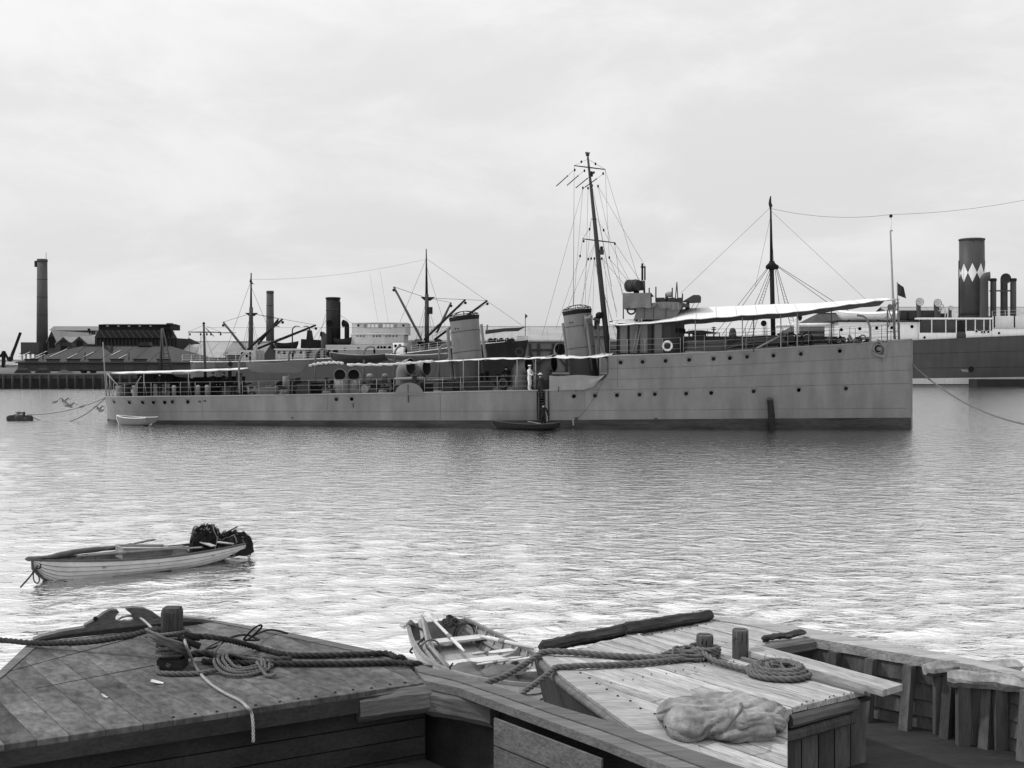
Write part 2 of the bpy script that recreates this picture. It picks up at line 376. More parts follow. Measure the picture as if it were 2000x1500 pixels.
gable('shed_hut', 'small pale hut with pitched roof between forward funnel and bridge', 1153, 1186, 655, 638, 199, 8, m_ironm, m_iron)
part('chimney', MB().box(tuple(P(1165,637,202)-Vector((.4,.3,1.5))), tuple(P(1165,619,202)+Vector((.4,.3,0)))), m_dark, bpy.data.objects['shed_hut'])
gable('gabled_store', 'grey gabled store under the forward end of the long awning', 1578, 1665, 646, 612, 232, 26, m_ironm, m_iron, hip0=6)
gable('far_pale_store', 'pale long roof beyond the diamond banded funnel at right edge', 1780, 2080, 640, 600, 250, 40, m_ironm, m_ironl)
# chimneys
def chimney(name, label, pxl, pxr, top, pxl2, pxr2, Y, mat):
    c0 = P((pxl2+pxr2)/2, 0, Y)[0]; zt = P(0,top,Y)[2]; r0 = (pxr2-pxl2)/2*Y/F; r1 = (pxr-pxl)/2*Y/F
    t = thing(name, label, 'chimney', (c0, Y, 2.2))
    part('shaft', MB().lathe([(r0,0),(r1,zt-2.2-.8)], (c0,Y,2.2), n=24), mat, t)
    part('crown', MB().lathe([(r1*1.03,0),(r1*1.07,.15),(r1*1.07,.6),(r1*.98,.8),(r1*.8,.8),(r1*.8,.1)], (c0,Y,zt-.8), n=24), mat, t)
    for k in range(5): part('iron_band', MB().lathe([(0,0),(1,0),(1,.1),(0,.1)], n=20, cap=False) if 0 else MB().lathe([(r0+(r1-r0)*(k+1)/6+.03,0),(r0+(r1-r0)*(k+1)/6+.03,.16)], (c0,Y,2.2+(zt-3)*(k+1)/6), n=24), m_brickd, t)
    return t, c0, zt, r1
t, c0, zt, r1 = chimney('tall_chimney', 'tall plain grey brick chimney standing alone at the far left', 71.5, 90.5, 506, 71.5, 93.5, 300, m_brick)
part('lightning_rod', MB().tube([(c0+r1*.8,300,zt-.2),(c0+r1*.8,300,zt+1.7)],.06,5), m_dark, t)
part('head_platform', MB().box((c0-r1-.55,299.4,zt-2.1),(c0-r1+.02,300.6,zt-.5)), m_dark2, t)
chimney('round_chimney', 'slender round chimney rising behind the steamer after mast', 519.3, 533, 568, 519, 536, 330, m_brick)
# tank house
t = thing('tank_house', 'raised square tank house beside the foot of the tall chimney', 'tank', P(56,705,296))
a, b = P(40.5,668.5,296), P(76,689.5,296); part('tank', MB().box((a[0],296,b[2]),(b[0],304,a[2])), m_brick, t)
for i in range(5):
    x = a[0]+(b[0]-a[0])*i/4; part('column', MB().box((x-.2+(.2 if i == 0 else -.2 if i == 4 else 0),296.2,2.2),(x+.2+(.2 if i == 0 else -.2 if i == 4 else 0),296.6,b[2])), m_pale, t)
part('ledge', MB().box((a[0]-.2,295.7,b[2]-.25),(b[0]+.2,304,b[2]-.01)), m_dark2, t)
# gabled factory
t = thing('gabled_factory', 'factory with twin brick gables beside the tall chimney', 'factory', P(140,700,268))
def gfront(px0, px1, pe, pr, Y, depth, wm, rm, nm='bay'):
    x0, x1 = P(px0,0,Y)[0], P(px1,0,Y)[0]; ze, zr = P(0,pe,Y)[2], P(0,pr,Y)[2]; xm = (x0+x1)/2
    bay = part('bay_wall', MB().prism([(x0,Y,2.2),(x1,Y,2.2),(x1,Y,ze),(xm,Y,zr),(x0,Y,ze)], (0,depth,0)), wm, t)
    r = MB()
    for s, xe in ((-1,x0),(1,x1)):
        dx = .25*s; V = [(xe+dx,Y-.3,ze-.05),(xm,Y-.3,zr+.12),(xm,Y+depth,zr+.12),(xe+dx,Y+depth,ze-.05)]
        r.add(V+[(p[0],p[1],p[2]+.22) for p in V], [(0,1,2,3),(4,7,6,5),(0,4,5,1),(3,2,6,7),(0,3,7,4)])
    part('bay_roof', r, rm, t)
    part('gable_window', MB().lathe([(.8,0),(.8,.1)], (xm,Y-.12,(ze+zr)/2-.6), (0,1,0), n=14), m_hole, t)
    part('louvre', MB().box((xm-.7,Y-.1,(ze+zr)/2-2.6),(xm+.7,Y-.02,(ze+zr)/2-.7)), m_hole, t)
    return bay
gfront(93, 110, 669, 648, 276, 40, m_brick, m_ironl)
gfront(110, 139, 673, 660, 268, 40, m_brick, m_ironl); gfront(140, 171, 673, 659, 266, 40, m_brick, m_ironl)
x0, x1 = P(96,0,290)[0], P(202,0,290)[0]
part('main_roof', MB().add([(x0,290,P(0,667,290)[2]),(x1,290,P(0,667,290)[2]),(x1,305,P(0,650,305)[2]),(x0,305,P(0,650,305)[2]),(x1,320,4),(x0,320,4)], [(0,1,2,3),(3,2,4,5)]), m_ironl, t)
z0, z1 = P(0,654,303)[2], P(0,645.5,303)[2]; x0, x1 = P(104,0,303)[0], P(193,0,303)[0]
part('clerestory', MB().box((x0,302,z0-1),(x1,307,z1)), m_ironl, t)
part('clerestory_roof', MB().prism([(x0-.5,301.4,z1),(x0-.5,307.6,z1),(x0-.5,304.5,z1+1.2)],(x1-x0+1,0,0)), m_ironm, t)
for i in range(24):
    x = x0+.8+(x1-x0-1.6)*i/23; part('pane', MB().box((x-.16,301.93,z0+.1),(x+.16,301.99,z1-.15)), m_dark2, t)
part('stack', MB().box(tuple(P(171,656,300)),tuple(P(175,641.5,300)+Vector((0,.6,0)))), m_dark, t)
# coal gantry building
t = thing('coal_hopper_building', 'dark coal hopper building with long top gallery behind the shed', 'hopper', P(265,690,262))
def PX(px, py, Y=262): return P(px, py, Y)
part('gallery', MB().box((PX(192.5,0)[0],262,PX(0,644)[2]),(PX(332,0)[0],270,PX(0,634)[2])), m_dark, t)
part('gallery_roof', MB().prism([(PX(191,634)[0],261.4,PX(0,634.2)[2]),(PX(191,634)[0],270.6,PX(0,634.2)[2]),(PX(191,634)[0],266,PX(0,631.8)[2])],(PX(333,0)[0]-PX(191,0)[0],0,0)), m_dark2, t)
for i in range(5): part('gallery_window', MB().box((PX(208+i*21,0)[0],261.9,PX(0,637.8)[2]),(PX(212.5+i*21,0)[0],261.98,PX(0,635.4)[2])), m_pale, t)
part('hopper', MB().prism([PX(192.5,644.2),PX(313,644.2),PX(322,660),PX(184,660)][::-1],(0,10,0)), m_dark2, t)
part('bunker', MB().box((PX(184,0)[0],262.4,2.2),(PX(344,0)[0],273,PX(0,660.3)[2])), m_dark, t)
for i in range(11):
    a = PX(196+i*11.5,645.5,261.7); b = PX(205+i*11.8,659.5,261.5); part('brace', MB().bar(a,b,.22,.15,(0,1,0)), m_brick, t)
for i in range(22):
    x = PX(188+i*7.2,0)[0]; part('bunker_rib', MB().box((x-.12,262.2,2.3),(x+.12,262.38,PX(0,661)[2])), m_dark2, t)
fr = MB()
part('end_tower', MB().box((PX(313.5,0)[0],263,PX(0,660)[2]),(PX(320,0)[0],269,PX(0,644.2)[2])), m_dark, t)
for px in (326,333): part('tower_leg', MB().tube([PX(px,660),PX(px,631)],.16,6), m_dark, t)
part('tower_brace', MB().tube([PX(333,645),PX(343,659.5)],.1,5), m_dark, t); part('tower_head', MB().box((PX(325,0)[0],262,PX(0,634)[2]),(PX(334,0)[0],264,PX(0,631)[2])), m_dark, t)
part('tower_floor', MB().box((PX(323.5,0)[0],262,PX(0,648)[2]),(PX(333.5,0)[0],265,PX(0,646.8)[2])), m_dark, t)
# cranes at the far left edge
t = thing('jib_crane', 'dark jib crane leaning right at the far left edge', 'crane', P(22,704,330))
part('jib', MB().bar(P(21,702,330),P(40,649.5,330),.55,.8,(0,1,0)), m_dark, t); part('cab', MB().box(tuple(P(17,704,329)),tuple(P(24,697,332))), m_dark, t)
part('jib_stay', MB().tube([P(18,698,330),P(39,651,330)],.07,4), m_dark, t)
part('mast', MB().box((P(20,0,330)[0]-.4,329.6,2.2),(P(20,0,330)[0]+.4,330.4,P(0,703,330)[2])), m_dark, t)
t = thing('sheerleg_crane', 'low two legged crane by the plate edge left of the jib crane', 'crane', P(8,704,320))
part('leg', MB().bar(P(8,686,320),P(0,697,320),.5,.5,(0,1,0)), m_dark, t); part('leg', MB().bar(P(8,686,320),P(17,704,320),.5,.5,(0,1,0)), m_dark, t)
part('post', MB().box((P(7,0,320)[0]-.4,319.6,2.2),(P(7,0,320)[0]+.4,320.4,P(0,686,320)[2])), m_dark, t)
# ladder tripod on the quay edge
t = thing('tripod_mast', 'dark tripod post with ladder legs standing on quay before the shed', 'mast', P(318,728,181.5))
zq = 2.3
part('post', MB().tube([(P(315.5,0,181.5)[0],181.5,zq),P(315.5,641,181.5)],.15,8), m_dark2, t)
for a, b in ((312,310.5),(319,322)): part('rail', MB().tube([P(316,642,180.8), (P(b,0,180.8)[0],180.8,zq)],.09,5), m_brick, t)
part('leg', MB().tube([P(318,641,181.2),(P(338,0,181.2)[0],181.2,zq)],.12,6), m_brick, t)
for i in range(7):
    f = .4+i*.08; a = P(316,642,180.8).lerp(Vector((P(322,0,180.8)[0],180.8,zq)),f); b = P(318,641,181.2).lerp(Vector((P(338,0,181.2)[0],181.2,zq)),f)
    part('rung', MB().tube([a,b],.06,5), m_brick, t)

# ------------------------------------------------------------------ boats of every size
def boat_shape(L, B, D, stern=.62, sheer=.35, keel_rise=.25, bow_full=.55, dbl=False):
    def b(u):
        if dbl: return B/2*max(0.02, math.sin(math.pi*min(max(u,.0),1)))**.62
        e = 1-(1-min(u/.62,1))**2.1
        tail = 1 if u < .55 else 1-(1-stern)*((u-.55)/.45)**1.8
        return B/2*max(.012, e)*tail
    def zs(u): return D+sheer*((1-u/.62)**2 if u < .62 else .45*((u-.62)/.38)**2)
    def zk(u):
        k = 0
        if u < .14: k = (D+sheer)*.72*(1-u/.14)**2.2
        if u > .7: k = max(k, keel_rise*((u-.7)/.3)**1.6)
        if dbl and u > .86: k = max(k, (D+sheer)*.6*((u-.86)/.14)**2.2)
        return k
    def pt(u, v, s, off=0):                                 # u along, v from keel to gunwale, s side
        a = v*math.pi/2; y = b(u)*math.sin(a)**.8; z = zk(u)+(zs(u)-zk(u))*(1-math.cos(a))**.92
        return Vector((L/2-L*u, s*(y+off*math.cos(a*.3)), z))
    return b, zs, zk, pt
def make_boat(root, L, B, D, mats, strakes=7, near=False, thwarts=(.32,.55,.78), ribs=9, sub=None, **kw):
    """clinker boat in its own frame (x to the bow, keel at z 0), every strake, rib and thwart a part of root"""
    b, zs, zk, pt = boat_shape(L, B, D, **kw); W0 = WM[root]; hull, inner, wood, dark = mats
    N = 22 if near else 12; us = [.0]+[i/N for i in range(1,N+1)]
    def put(n, mb, m, p=None): return local(n, mb, m, W0.copy(), p or root)
    for s in (-1, 1):
        for k in range(strakes):
            v0, v1 = max(.02, k/strakes-.025), (k+1)/strakes; th = .024 if near else .02
            o = [[pt(u, v, s, off) for u in us] for v, off in ((v0, th*1.15), ((v0+v1)/2, th*.7), (v1, .002))]
            i_ = [[pt(u, v, s, off-th) for u in us] for v, off in ((v0, th*1.15), ((v0+v1)/2, th*.7), (v1, .002))]
            mb = MB(); mb.grid(o if s < 0 else [r_[::-1] for r_ in o], 0); mb.grid([r_[::-1] for r_ in i_] if s < 0 else i_, 1)
            mb.grid([o[0], i_[0]], 0, False); mb.grid([i_[2], o[2]], 0, False)
            put('strake', mb, [hull, inner])
            if near and k: put('lap_shadow_seam', MB().tube([pt(u, v0-.006, s, th*.75) for u in us],.0065,4), dark)  # dark line drawn for the shadow and gap under each lap
        put('gunwale', MB().slab([[pt(u,1,s,.02)+Vector((0,0,.015)) for u in us],[pt(u,1,s,-.035)+Vector((0,0,.015)) for u in us]],(0,0,.04)) if near else MB().tube([pt(u,1,s)+Vector((0,0,.01)) for u in us],.035,5), wood)
    put('keel', MB().slab([[Vector((L/2-L*u,-.02,zk(u)+.02)) for u in us],[Vector((L/2-L*u,.02,zk(u)+.02)) for u in us]],(0,0,.07)), wood)
    put('stem', MB().tube([Vector((L/2+.015-L*u, 0, zk(u)-.02)) for u in (.12,.06,.02,0)]+[Vector((L/2+.02,0,zs(0)+.05))],.03 if near else .04,6), wood)
    if not kw.get('dbl'):
        prof = [pt(1,v,-1) for v in [i/8 for i in range(9)][::-1]]+[pt(1,v,1) for v in [i/8 for i in range(1,9)]]
        put('transom', MB().prism(prof, (.03,0,0)), hull)
    for u in thwarts:
        y = b(u)*.97; z = zk(u)+(zs(u)-zk(u))*.66; w_ = .10 if near else .13
        put('thwart', MB().box((L/2-L*u-w_,-y,z),(L/2-L*u+w_,y,z+.03)), sub or inner)
    for i in range(ribs):
        u = .12+.8*i/(ribs-1)
        for s in (-1,1): put('rib', MB().tube([pt(u, v, s, -.022) for v in (.15,.35,.55,.75,.98)],.013 if near else .018,5), inner if near else wood)
    fh_ = .19 if near else .14
    fl = [[Vector((L/2-L*u, s*b(u)*(.72 if near else .6), zk(u)+fh_)) for u in [.14+.78*i/8 for i in range(9)]] for s in (-1,1)]
    put('floor_board', MB().slab(fl,(0,0,.02)), inner)
    return b, zs, zk, pt

m_white = M('ship_white_paint', .36, var=.07, scale=.6, streak=.12, streaks=2.5, rough=.5)
m_blackhull = M('ship_black_paint', .010, var=.25, scale=.4, streak=.3, streaks=1.5, rough=.5)
m_lithull = M('steamer_lit_paint', .06, var=.1, scale=.4, streak=.12, streaks=1.2, rough=.55)  # paler aft hull: light falling on the stern put into the colour
m_dkgrey = M('steamer_dark_grey_paint', .052, var=.12, scale=.35, streak=.14, streaks=1.2, rough=.5)
m_mast = M('mast_brown_paint', .05, var=.15)
m_mastd = M('mast_black_paint', .012, var=.2)
m_buff = M('derrick_paint', .06, var=.15)
m_wire = M('wire_rope', .025, var=.1)
m_rail = M('rail_paint', .5, var=.1)
m_lwood = M('boat_varnish', .09, var=.15, scale=2, st=(.3,3,3))
m_canvas = M('sun_bleached_canvas', .54, var=.06, scale=2.2, fine=.05, rough=.9, bump=.15, bscale=12)
m_cover = M('grey_canvas_cover', .13, var=.14, scale=2.2, fine=.08, rough=.95, bump=.35, bscale=7)

def rail_run(root, pts, h, step, r=.02, rails=3, mat=None, name='guard_rail', n=4):
    Q = resample(pts, step)
    for q in Q: part('stanchion', MB().tube([q, q+Vector((0,0,h))], r*1.15, n), mat or m_rail, root)
    for k in range(rails): part(name, MB().tube([q+Vector((0,0,h*(k+1)/rails)) for q in Q], r*.7, n), mat or m_rail, root)
def wires(root, segs, r=.012, mat=None, nm='stay', n=4):
    for a, b in segs: part(nm, MB().tube([a,b] if not isinstance(a, list) else a, r, n), mat or m_wire, root)
def cowl(root, base, rb, h, rh, face, mat, name='ventilator', dark=None, lift=.9):
    """ventilator cowl: stem, bent throat and bell mouth looking along face"""
    base = Vector(base); f = Vector(face).normalized(); top = base+Vector((0,0,h))
    pts = [base, base+Vector((0,0,h*.5))]; rr = [rb*1.06, rb]
    for i in range(9):
        a = math.pi/2*i/8; pts.append(top+f*(rh*lift*(1-math.cos(a)))+Vector((0,0,rh*lift*math.sin(a)))); rr.append(rb+(rh-rb)*(i/8)**1.3)
    pts.append(pts[-1]+f*rh*.25); rr.append(rh*1.04)
    o = part(name, MB().tube(pts, rr, 18, caps=False), mat, root)
    e = pts[-1]
    part('mouth_rim', MB().torus(e, f, rh*1.04, rh*.06, 20, 6), mat, o)
    part('throat', MB().lathe([(rh*.98,0),(rh*.75,-rh*.3),(rh*.55,-rh*.75),(.01,-rh*.8)], e, f, n=18, cap=False), dark or m_hole, o)
    return o
def yardarm(root, a, b, r, mat, name='yard'): return part(name, MB().tube([a, Vector(a).lerp(Vector(b),.5), b], [r*.6,r,r*.6], 6), mat, root)

# ------------------------------------------------------------------ the cargo steamer behind the destroyer
FY = 165.0
st = thing('cargo_steamer', 'cargo steamer with tall dark funnel and white bridge behind the destroyer', 'ship', P(690,763,FY))
def fp(px, py, d=0): return P(px, py, FY+d)
def hull_from(pxs, name, mats, root, Y, half, zlo=-1., bow_right=True, split=None, boot=None):
    """side-on merchant hull: pxs = [(px, deck py)], half(f) half breadth with f 0..1 from left to right"""
    rows_n, rows_f = [], []; x0, x1 = pxs[0][0], pxs[-1][0]
    mb = MB(); cols = []
    for px, py in pxs:
        f = (px-x0)/(x1-x0); hb = half(f); top = P(px, py, Y); c = Y+half(.5)
        zs_ = [zlo, .0] + ([boot] if boot else []) + [top[2]*.55, top[2]]
        cols.append(([Vector((top[0]*(c-hb)/Y if 0 else top[0], c-hb*(.72 if z < top[2]*.5 else 1), z)) for z in zs_], [Vector((top[0], c+hb, z)) for z in zs_]))
    return cols
fh = [(352,706),(358,706.5),(372,707),(420,707),(480,706),(545,704),(640,700),(700,697),(760,694),(800,689),(880,679),(946,671),(947,671),(985,667),(1012,664.5),(1026,663),(1033,662)]
def fhalf(f): return 6.0*min(1, .12+(f/.10)**.6 if f < .10 else 1)*(1 if f < .78 else max(.03, 1-((f-.78)/.22)**1.9))
mb = MB(); N = len(fh); nr = 6
rowsN = []; rowsF = []
for r_ in range(nr):
    a, b = [], []
    for px, py in fh:
        f = (px-352)/(1033-352); hb = fhalf(f)*(.9+.1*r_/(nr-1)); top = P(px, py, FY); z = -1+(top[2]+1)*r_/(nr-1)
        x = top[0]*(1 if f < .9 else 1)-(.35*(nr-1-r_) if f > .985 else 0)
        a.append(Vector((x, FY+6-hb, z))); b.append(Vector((x, FY+6+hb, z)))
    rowsN.append(a); rowsF.append(b)
for i in range(N-1):
    blk = fh[i][0] >= 880  # fore plates keep the black paint, the rest are coloured as lit
    for r_ in range(nr-1):
        mb.add([rowsN[r_][i],rowsN[r_][i+1],rowsN[r_+1][i+1],rowsN[r_+1][i]],[(0,1,2,3)],1 if blk else 0,True)
        mb.add([rowsF[r_][i],rowsF[r_][i+1],rowsF[r_+1][i+1],rowsF[r_+1][i]],[(3,2,1,0)],1 if blk else 0,True)
for col in (0, N-1): mb.grid([[rowsN[r_][col],rowsF[r_][col]] for r_ in range(nr)], 1 if col else 0, False)
hull = part('hull', mb, [m_lithull, m_blackhull], st)
part('deck', MB().grid([[p-Vector((0,0,.9)) for p in rowsN[-1]],[p-Vector((0,0,.9)) for p in rowsF[-1]]]), m_quayd, st)
part('sheer_strake', MB().tube([p+Vector((0,-.03,.02)) for p in rowsN[-1]],.07,5), m_rail, hull)
rail_run(st, [fp(356,706.5),fp(478,706)], 1.0, 1.15, .025); rail_run(st, [fp(545,703),fp(640,699)], 1.05, 2.6, .025)
rail_run(st, [fp(803,688),fp(880,679),fp(940,672)], 1.0, 1.2, .025); rail_run(st, [fp(950,670.5),fp(1028,663)], 1., 1.3, .025)
def fbox(name, px0, py0, px1, py1, d, dy, mat, parent=None):
    a, b = fp(px0,py1,d), fp(px1,py0,d); return part(name, MB().box((a[0],a[1],a[2]),(b[0],b[1]+dy,b[2])), mat, parent or st)
def ports(root, lst, Yf, r, mat=None, name='porthole'):
    me = mesh_of(name, MB().lathe([(r*1.25,0),(r*1.25,.05),(r,.05)], cap=False, n=12).lathe([(r,.03),(r*.5,.03)],n=12,mi=1), [mat or m_white, m_hole])
    for px, py in lst: local(name, me, None, lookm(P(px,py,Yf)-Vector((0,.02,0)), (0,-1,0)), root)
aft = fbox('after_deckhouse', 538, 683.5, 597, 704, .9, 7, m_white); ports(aft, [(545,689),(555.5,689),(566,689),(575,688),(588,688)], FY+.9, .22)
fbox('after_deckhouse_door', 600, 686, 603, 700, .85, .1, m_dark, aft)
mid = fbox('midship_house', 598, 683.5, 632, 702, 1.4, 7, m_white); ports(mid, [(606,686.5)], FY+1.4, .22); fbox('door', 618, 684.5, 625, 700, 1.3, .05, m_hole, mid)
fbox('boat_deck', 535, 680.8, 766, 683.3, .3, 10, m_white)
mid2 = fbox('bridge_house', 636, 673.5, 766, 698, 1., 8, m_white); ports(mid2, [(674,682),(700,681),(739.5,679),(744.5,679),(751,679),(761,679)], FY+1, .24)
fbox('door', 650, 683, 660, 697, .92, .05, m_hole, mid2); fbox('door', 638, 683, 645, 697, .92, .05, m_hole, mid2)
poop = fbox('poop_house', 469, 684, 499, 706, 1.1, 6, m_white); ports(poop, [(473.5,690),(488.5,690),(482,695)], FY+1.1, .2)
# rounded three-deck bridge front
def fprow(px0, px1, py0, py1, bulge, mat, name, parent):
    a0, a1 = fp(px0,0,2)[0], fp(px1,0,2)[0]; z0, z1 = fp(0,py1,2)[2], fp(0,py0,2)[2]
    lo = [Vector((a0+(a1-a0)*i/14, FY+2-bulge*math.sin(math.pi*i/14), z0)) for i in range(15)]
    ring = lo+[Vector((a1,FY+9,z0)),Vector((a0,FY+9,z0))]
    return part(name, MB().prism(ring, (0,0,z1-z0)), mat, parent)
br = fprow(685.5, 789, 653.5, 673.2, 1.0, m_white, 'bridge_deck', st); fprow(685, 794, 651.2, 653.3, 1.3, m_pale, 'bridge_ledge', br)
wh = fprow(687, 793.5, 631.5, 651, 1.2, m_white, 'wheelhouse', st); fprow(686, 794, 630, 631.4, 1.4, m_pale, 'wheelhouse_roof', wh)
for i in range(9):
    px = 710.5+i*7.4; fbox('wheelhouse_window', px, 633.2, px+5.6, 639.5, .74-.05*math.sin(math.pi*(i+2)/13), .04, m_pale if i % 4 else m_ironm, wh)
for px in (700, 788): fbox('wheelhouse_window', px-2, 633.4, px+2, 638, 1.0 if px < 720 else 1.3, .05, m_hole, wh)
for i in range(13):
    if i in (3,4,8): continue
    px = 696+i*6.4; fbox('bridge_opening', px, 655.2, px+3.4, 657.6, .93, .04, m_hole, br)
fb = fbox('fore_house', 767, 669.5, 788, 690, .8, 6, M('fresh_white_paint', .8, var=.05)); ports(fb, [(772.5,675.5),(781,675)], FY+.8, .2)
part('break_plate', MB().prism([fp(789,691,.9),fp(800,691,.9),fp(806,664,.9),fp(797,667,.9)][::-1],(0,.2,0)), m_ironm, st)
fn = part('funnel', MB().tube([fp(650.5,690,5),fp(650.5,583,5)], 1.05, 24), m_dark, st); WMf = fn
part('funnel_rim', MB().lathe([(1.0,0),(1.14,.0),(1.14,.18),(1.0,.25)], fp(650.5,584,5), n=24), m_dark, fn)
part('funnel_band', MB().lathe([(1.08,0),(1.08,.12)], fp(650.5,606.5,5), n=24), m_dark2, fn)
part('steam_pipe', MB().tube([fp(664,690,4.6),fp(664,590,4.6)],.1,6), m_dark, fn)
cowl(st, fp(677.5,668,4), .36, 2.3, .52, (-.8,-.6,0), m_dark); cowl(st, fp(643,672,3), .36, 2.6, .5, (.3,-.9,0), m_dark); cowl(st, fp(632.5,702,2), .42, 3.4, .38, (-.8,-.6,0), m_mast)
for (px0, px1, py) in ((537,580,681),(650,686,673)):
    a, b = fp(px0,py,1.2), fp(px1,py,1.2); L = b[0]-a[0]
    lb = thing('lifeboat', 'dark lifeboat on the steamer boat deck %s' % ('left of its funnel, above the white deckhouse' if px0 < 600 else 'between funnel and white bridge'), 'boat', ((a[0]+b[0])/2, a[1]+.9, a[2]), 0, group='lifeboats of the cargo steamer')
    make_boat(lb, L, 1.7, .8, (m_dark, m_dark2, m_dark, m_dark), strakes=3, ribs=3, thwarts=(.4,.7), dbl=True, sheer=.3)
    for px in (px0+4, px1-4): part('boat_chock', MB().box(tuple(fp(px-1,py+2.4,1.6)),tuple(fp(px+1,py-1.5,1.6)+Vector((0,1.2,0)))), m_dark, lb)
def davit(root, base, h, out, mat, r=.06, name='davit'):
    base = Vector(base); out = Vector(out); R_ = out.length*.62; o = out.normalized(); k = []
    top = base+Vector((0,0,h-R_*1.0))
    for i in range(8):
        a = math.pi*.5*i/7; k.append(top+o*(R_*(1-math.cos(a)))+Vector((0,0,R_*math.sin(a))))
    k.append(k[-1]+o*(out.length-R_)+Vector((0,0,-.06)))
    return part(name, MB().tube([base]+k, [r*1.2]+[r]*(len(k)-3)+[r*.8,r*.7,r*.6], 7), mat, root), k[-1]
for px, s in ((531,1),(571,1),(605,-1)): davit(st, fp(px,682,.6), 3.4, (s*1.0,.5,0), m_dark, .09)
part('deck_crane_bin', MB().prism([fp(587,680,3),fp(628,680,3),fp(626,664,3),fp(588,662,3)],(0,3,0)), m_dark, st)
part('deck_machine', MB().prism([fp(598,664,3.2),fp(609,664,3.2),fp(606,645,3.2),fp(600,645,3.2)],(0,1.5,0)), m_dark, st)
# masts and derricks
def smast(root, base, top, r0, r1, mat, nm='mast'): return part(nm, MB().tube([base, Vector(base).lerp(Vector(top),.5), top],[r0,(r0+r1)*.55,r1],10), mat, root)
mm = smast(st, fp(489.5,690,6), fp(490.5,600,6), .36, .28, m_mast, 'main_mast'); part('topmast', MB().tube([fp(490.2,618,6),fp(490.5,533,6)],[.2,.09],8), m_mastd, mm)
part('crosstree', MB().prism([fp(478,611,6),fp(502,611,6),fp(495,617,6),fp(486,617,6)],(0,.7,0)), m_mastd, mm)
part('masthead_flag', MB().prism([fp(490,541,5.9),fp(493,552,5.9),fp(497,556,5.9),fp(490,554,5.9),fp(487,550,5.9)],(0,.04,0)), m_dark2, mm)
fm = smast(st, fp(834,690,6), fp(833.5,575,6), .34, .29, m_mast, 'fore_mast'); part('topmast', MB().tube([fp(833.4,590,6),fp(832.5,486,6)],[.24,.07],8), m_mastd, fm)
part('crosstree', MB().prism([fp(821,580,6),fp(849,580,6),fp(840,587,6),fp(829,587,6)],(0,.8,0)), m_mastd, fm)
part('mast_lamp', MB().box(tuple(fp(836,613,5.4)),tuple(fp(845,600,6.2))), m_dark, fm)
for a, b in (((484,690),(436,629)),((483,683),(552,623)),((504,673),(544,623)),((503,681),(617,635)),((824,665),(769,560)),((853,650),(881,591)),((828,664),(909,585)),((848,664),(952,587))):
    dk = 1.5 if a[0] in (483,824,828,503) else 5; A, B_ = fp(*a,dk), fp(*b,dk)
    d = part('derrick', MB().tube([A, A.lerp(B_,.5), B_],[.16,.2,.14],8), m_buff if a[0] in (484,824,853) else m_mastd, st)
    mh = fp(490,612,6) if a[0] < 600 else fp(833.5,582,6)
    part('topping_lift', MB().tube([B_,mh],.035,4), m_wire, d)
    part('cargo_block', MB().ball(B_-Vector((0,.0,.5)),.22,8,5), m_mastd, d)
    part('fall', MB().tube([B_-Vector((0,0,.4)), A+Vector((0,0,.6))],.03,4), m_wire, d)
S_ = []
for base, hd, sp_ in ((490,612,(-22,-14,14,22)),(833.5,584,(-26,-15,15,26))):
    yb = 700 if base < 600 else 683
    for s in sp_: S_.append((fp(base,hd,6), fp(base+s,yb,.3 if s % 2 == 0 else 11)))
S_ += [(fp(490.5,548,6),fp(436,700,6)),(fp(490.5,560,6),fp(545,690,6)),(fp(832.5,505,6),fp(760,680,6)),(fp(832.5,505,6),fp(1026,640,6)),(fp(833,520,6),fp(870,640,6)),(fp(650.5,606,5),fp(600,680,3)),(fp(650.5,606,5),fp(700,640,3)),
       (fp(636,614,5),fp(615,690,2))]
wires(st, S_, .028); part('aerial', MB().tube(sag(fp(490.5,546,6),fp(832.5,506,6),.8),.018,4), m_wire, st)
for px in (722, 742): part('aerial_drop', MB().tube([fp(px,533 if px < 730 else 528,6), fp(px+18,640,4)],.015,4), m_wire, st)
part('windlass', MB().lathe([(.7,-1),(.7,1)], fp(816,671,4), (0,1,0), n=14), m_ironm, st); part('windlass', MB().lathe([(.55,-1),(.55,1)], fp(857,669,4), (0,1,0), n=14), m_dark2, st)
for px in (822,846): part('winch', MB().box(tuple(fp(px-6,677,3)),tuple(fp(px+6,668,5))), m_dark, st)
part('bow_awning', MB().slab([[fp(948,652,1.5),fp(985,647,1.2),fp(1012,646,2),fp(1024,639,3)],[fp(948,645,6),fp(985,641,6),fp(1012,640,6),fp(1025,638,6)]],(0,0,.06)), M('black_canvas',.02,spec=0,rough=1), st)
part('jack_staff', MB().tube([fp(1026,664,6),fp(1026,613,6)],.05,5), m_mastd, st)
part('bow_fence', MB().box(tuple(fp(1010,664,3.2)),tuple(fp(1032,656,3.4))), m_white, st)
part('bow_anchor', MB().torus(fp(1014,687,3.2),(0,1,0),.55,.12,12,5), m_dark2, st)
jf = part('house_flag', MB().prism([fp(1026,613,5.9),fp(1031,617,5.8),fp(1026,623,5.9)],(0,.04,0)), m_dark2, None, label='tiny pennant at the steamer bow staff over the long shed roof', cat='flag')
for i, px in enumerate((958, 968, 979, 991, 1000)): part('deck_gear', MB().ball(fp(px,666,3),.45,8,5,sc=(1,.6,1.1)), m_dark, st)

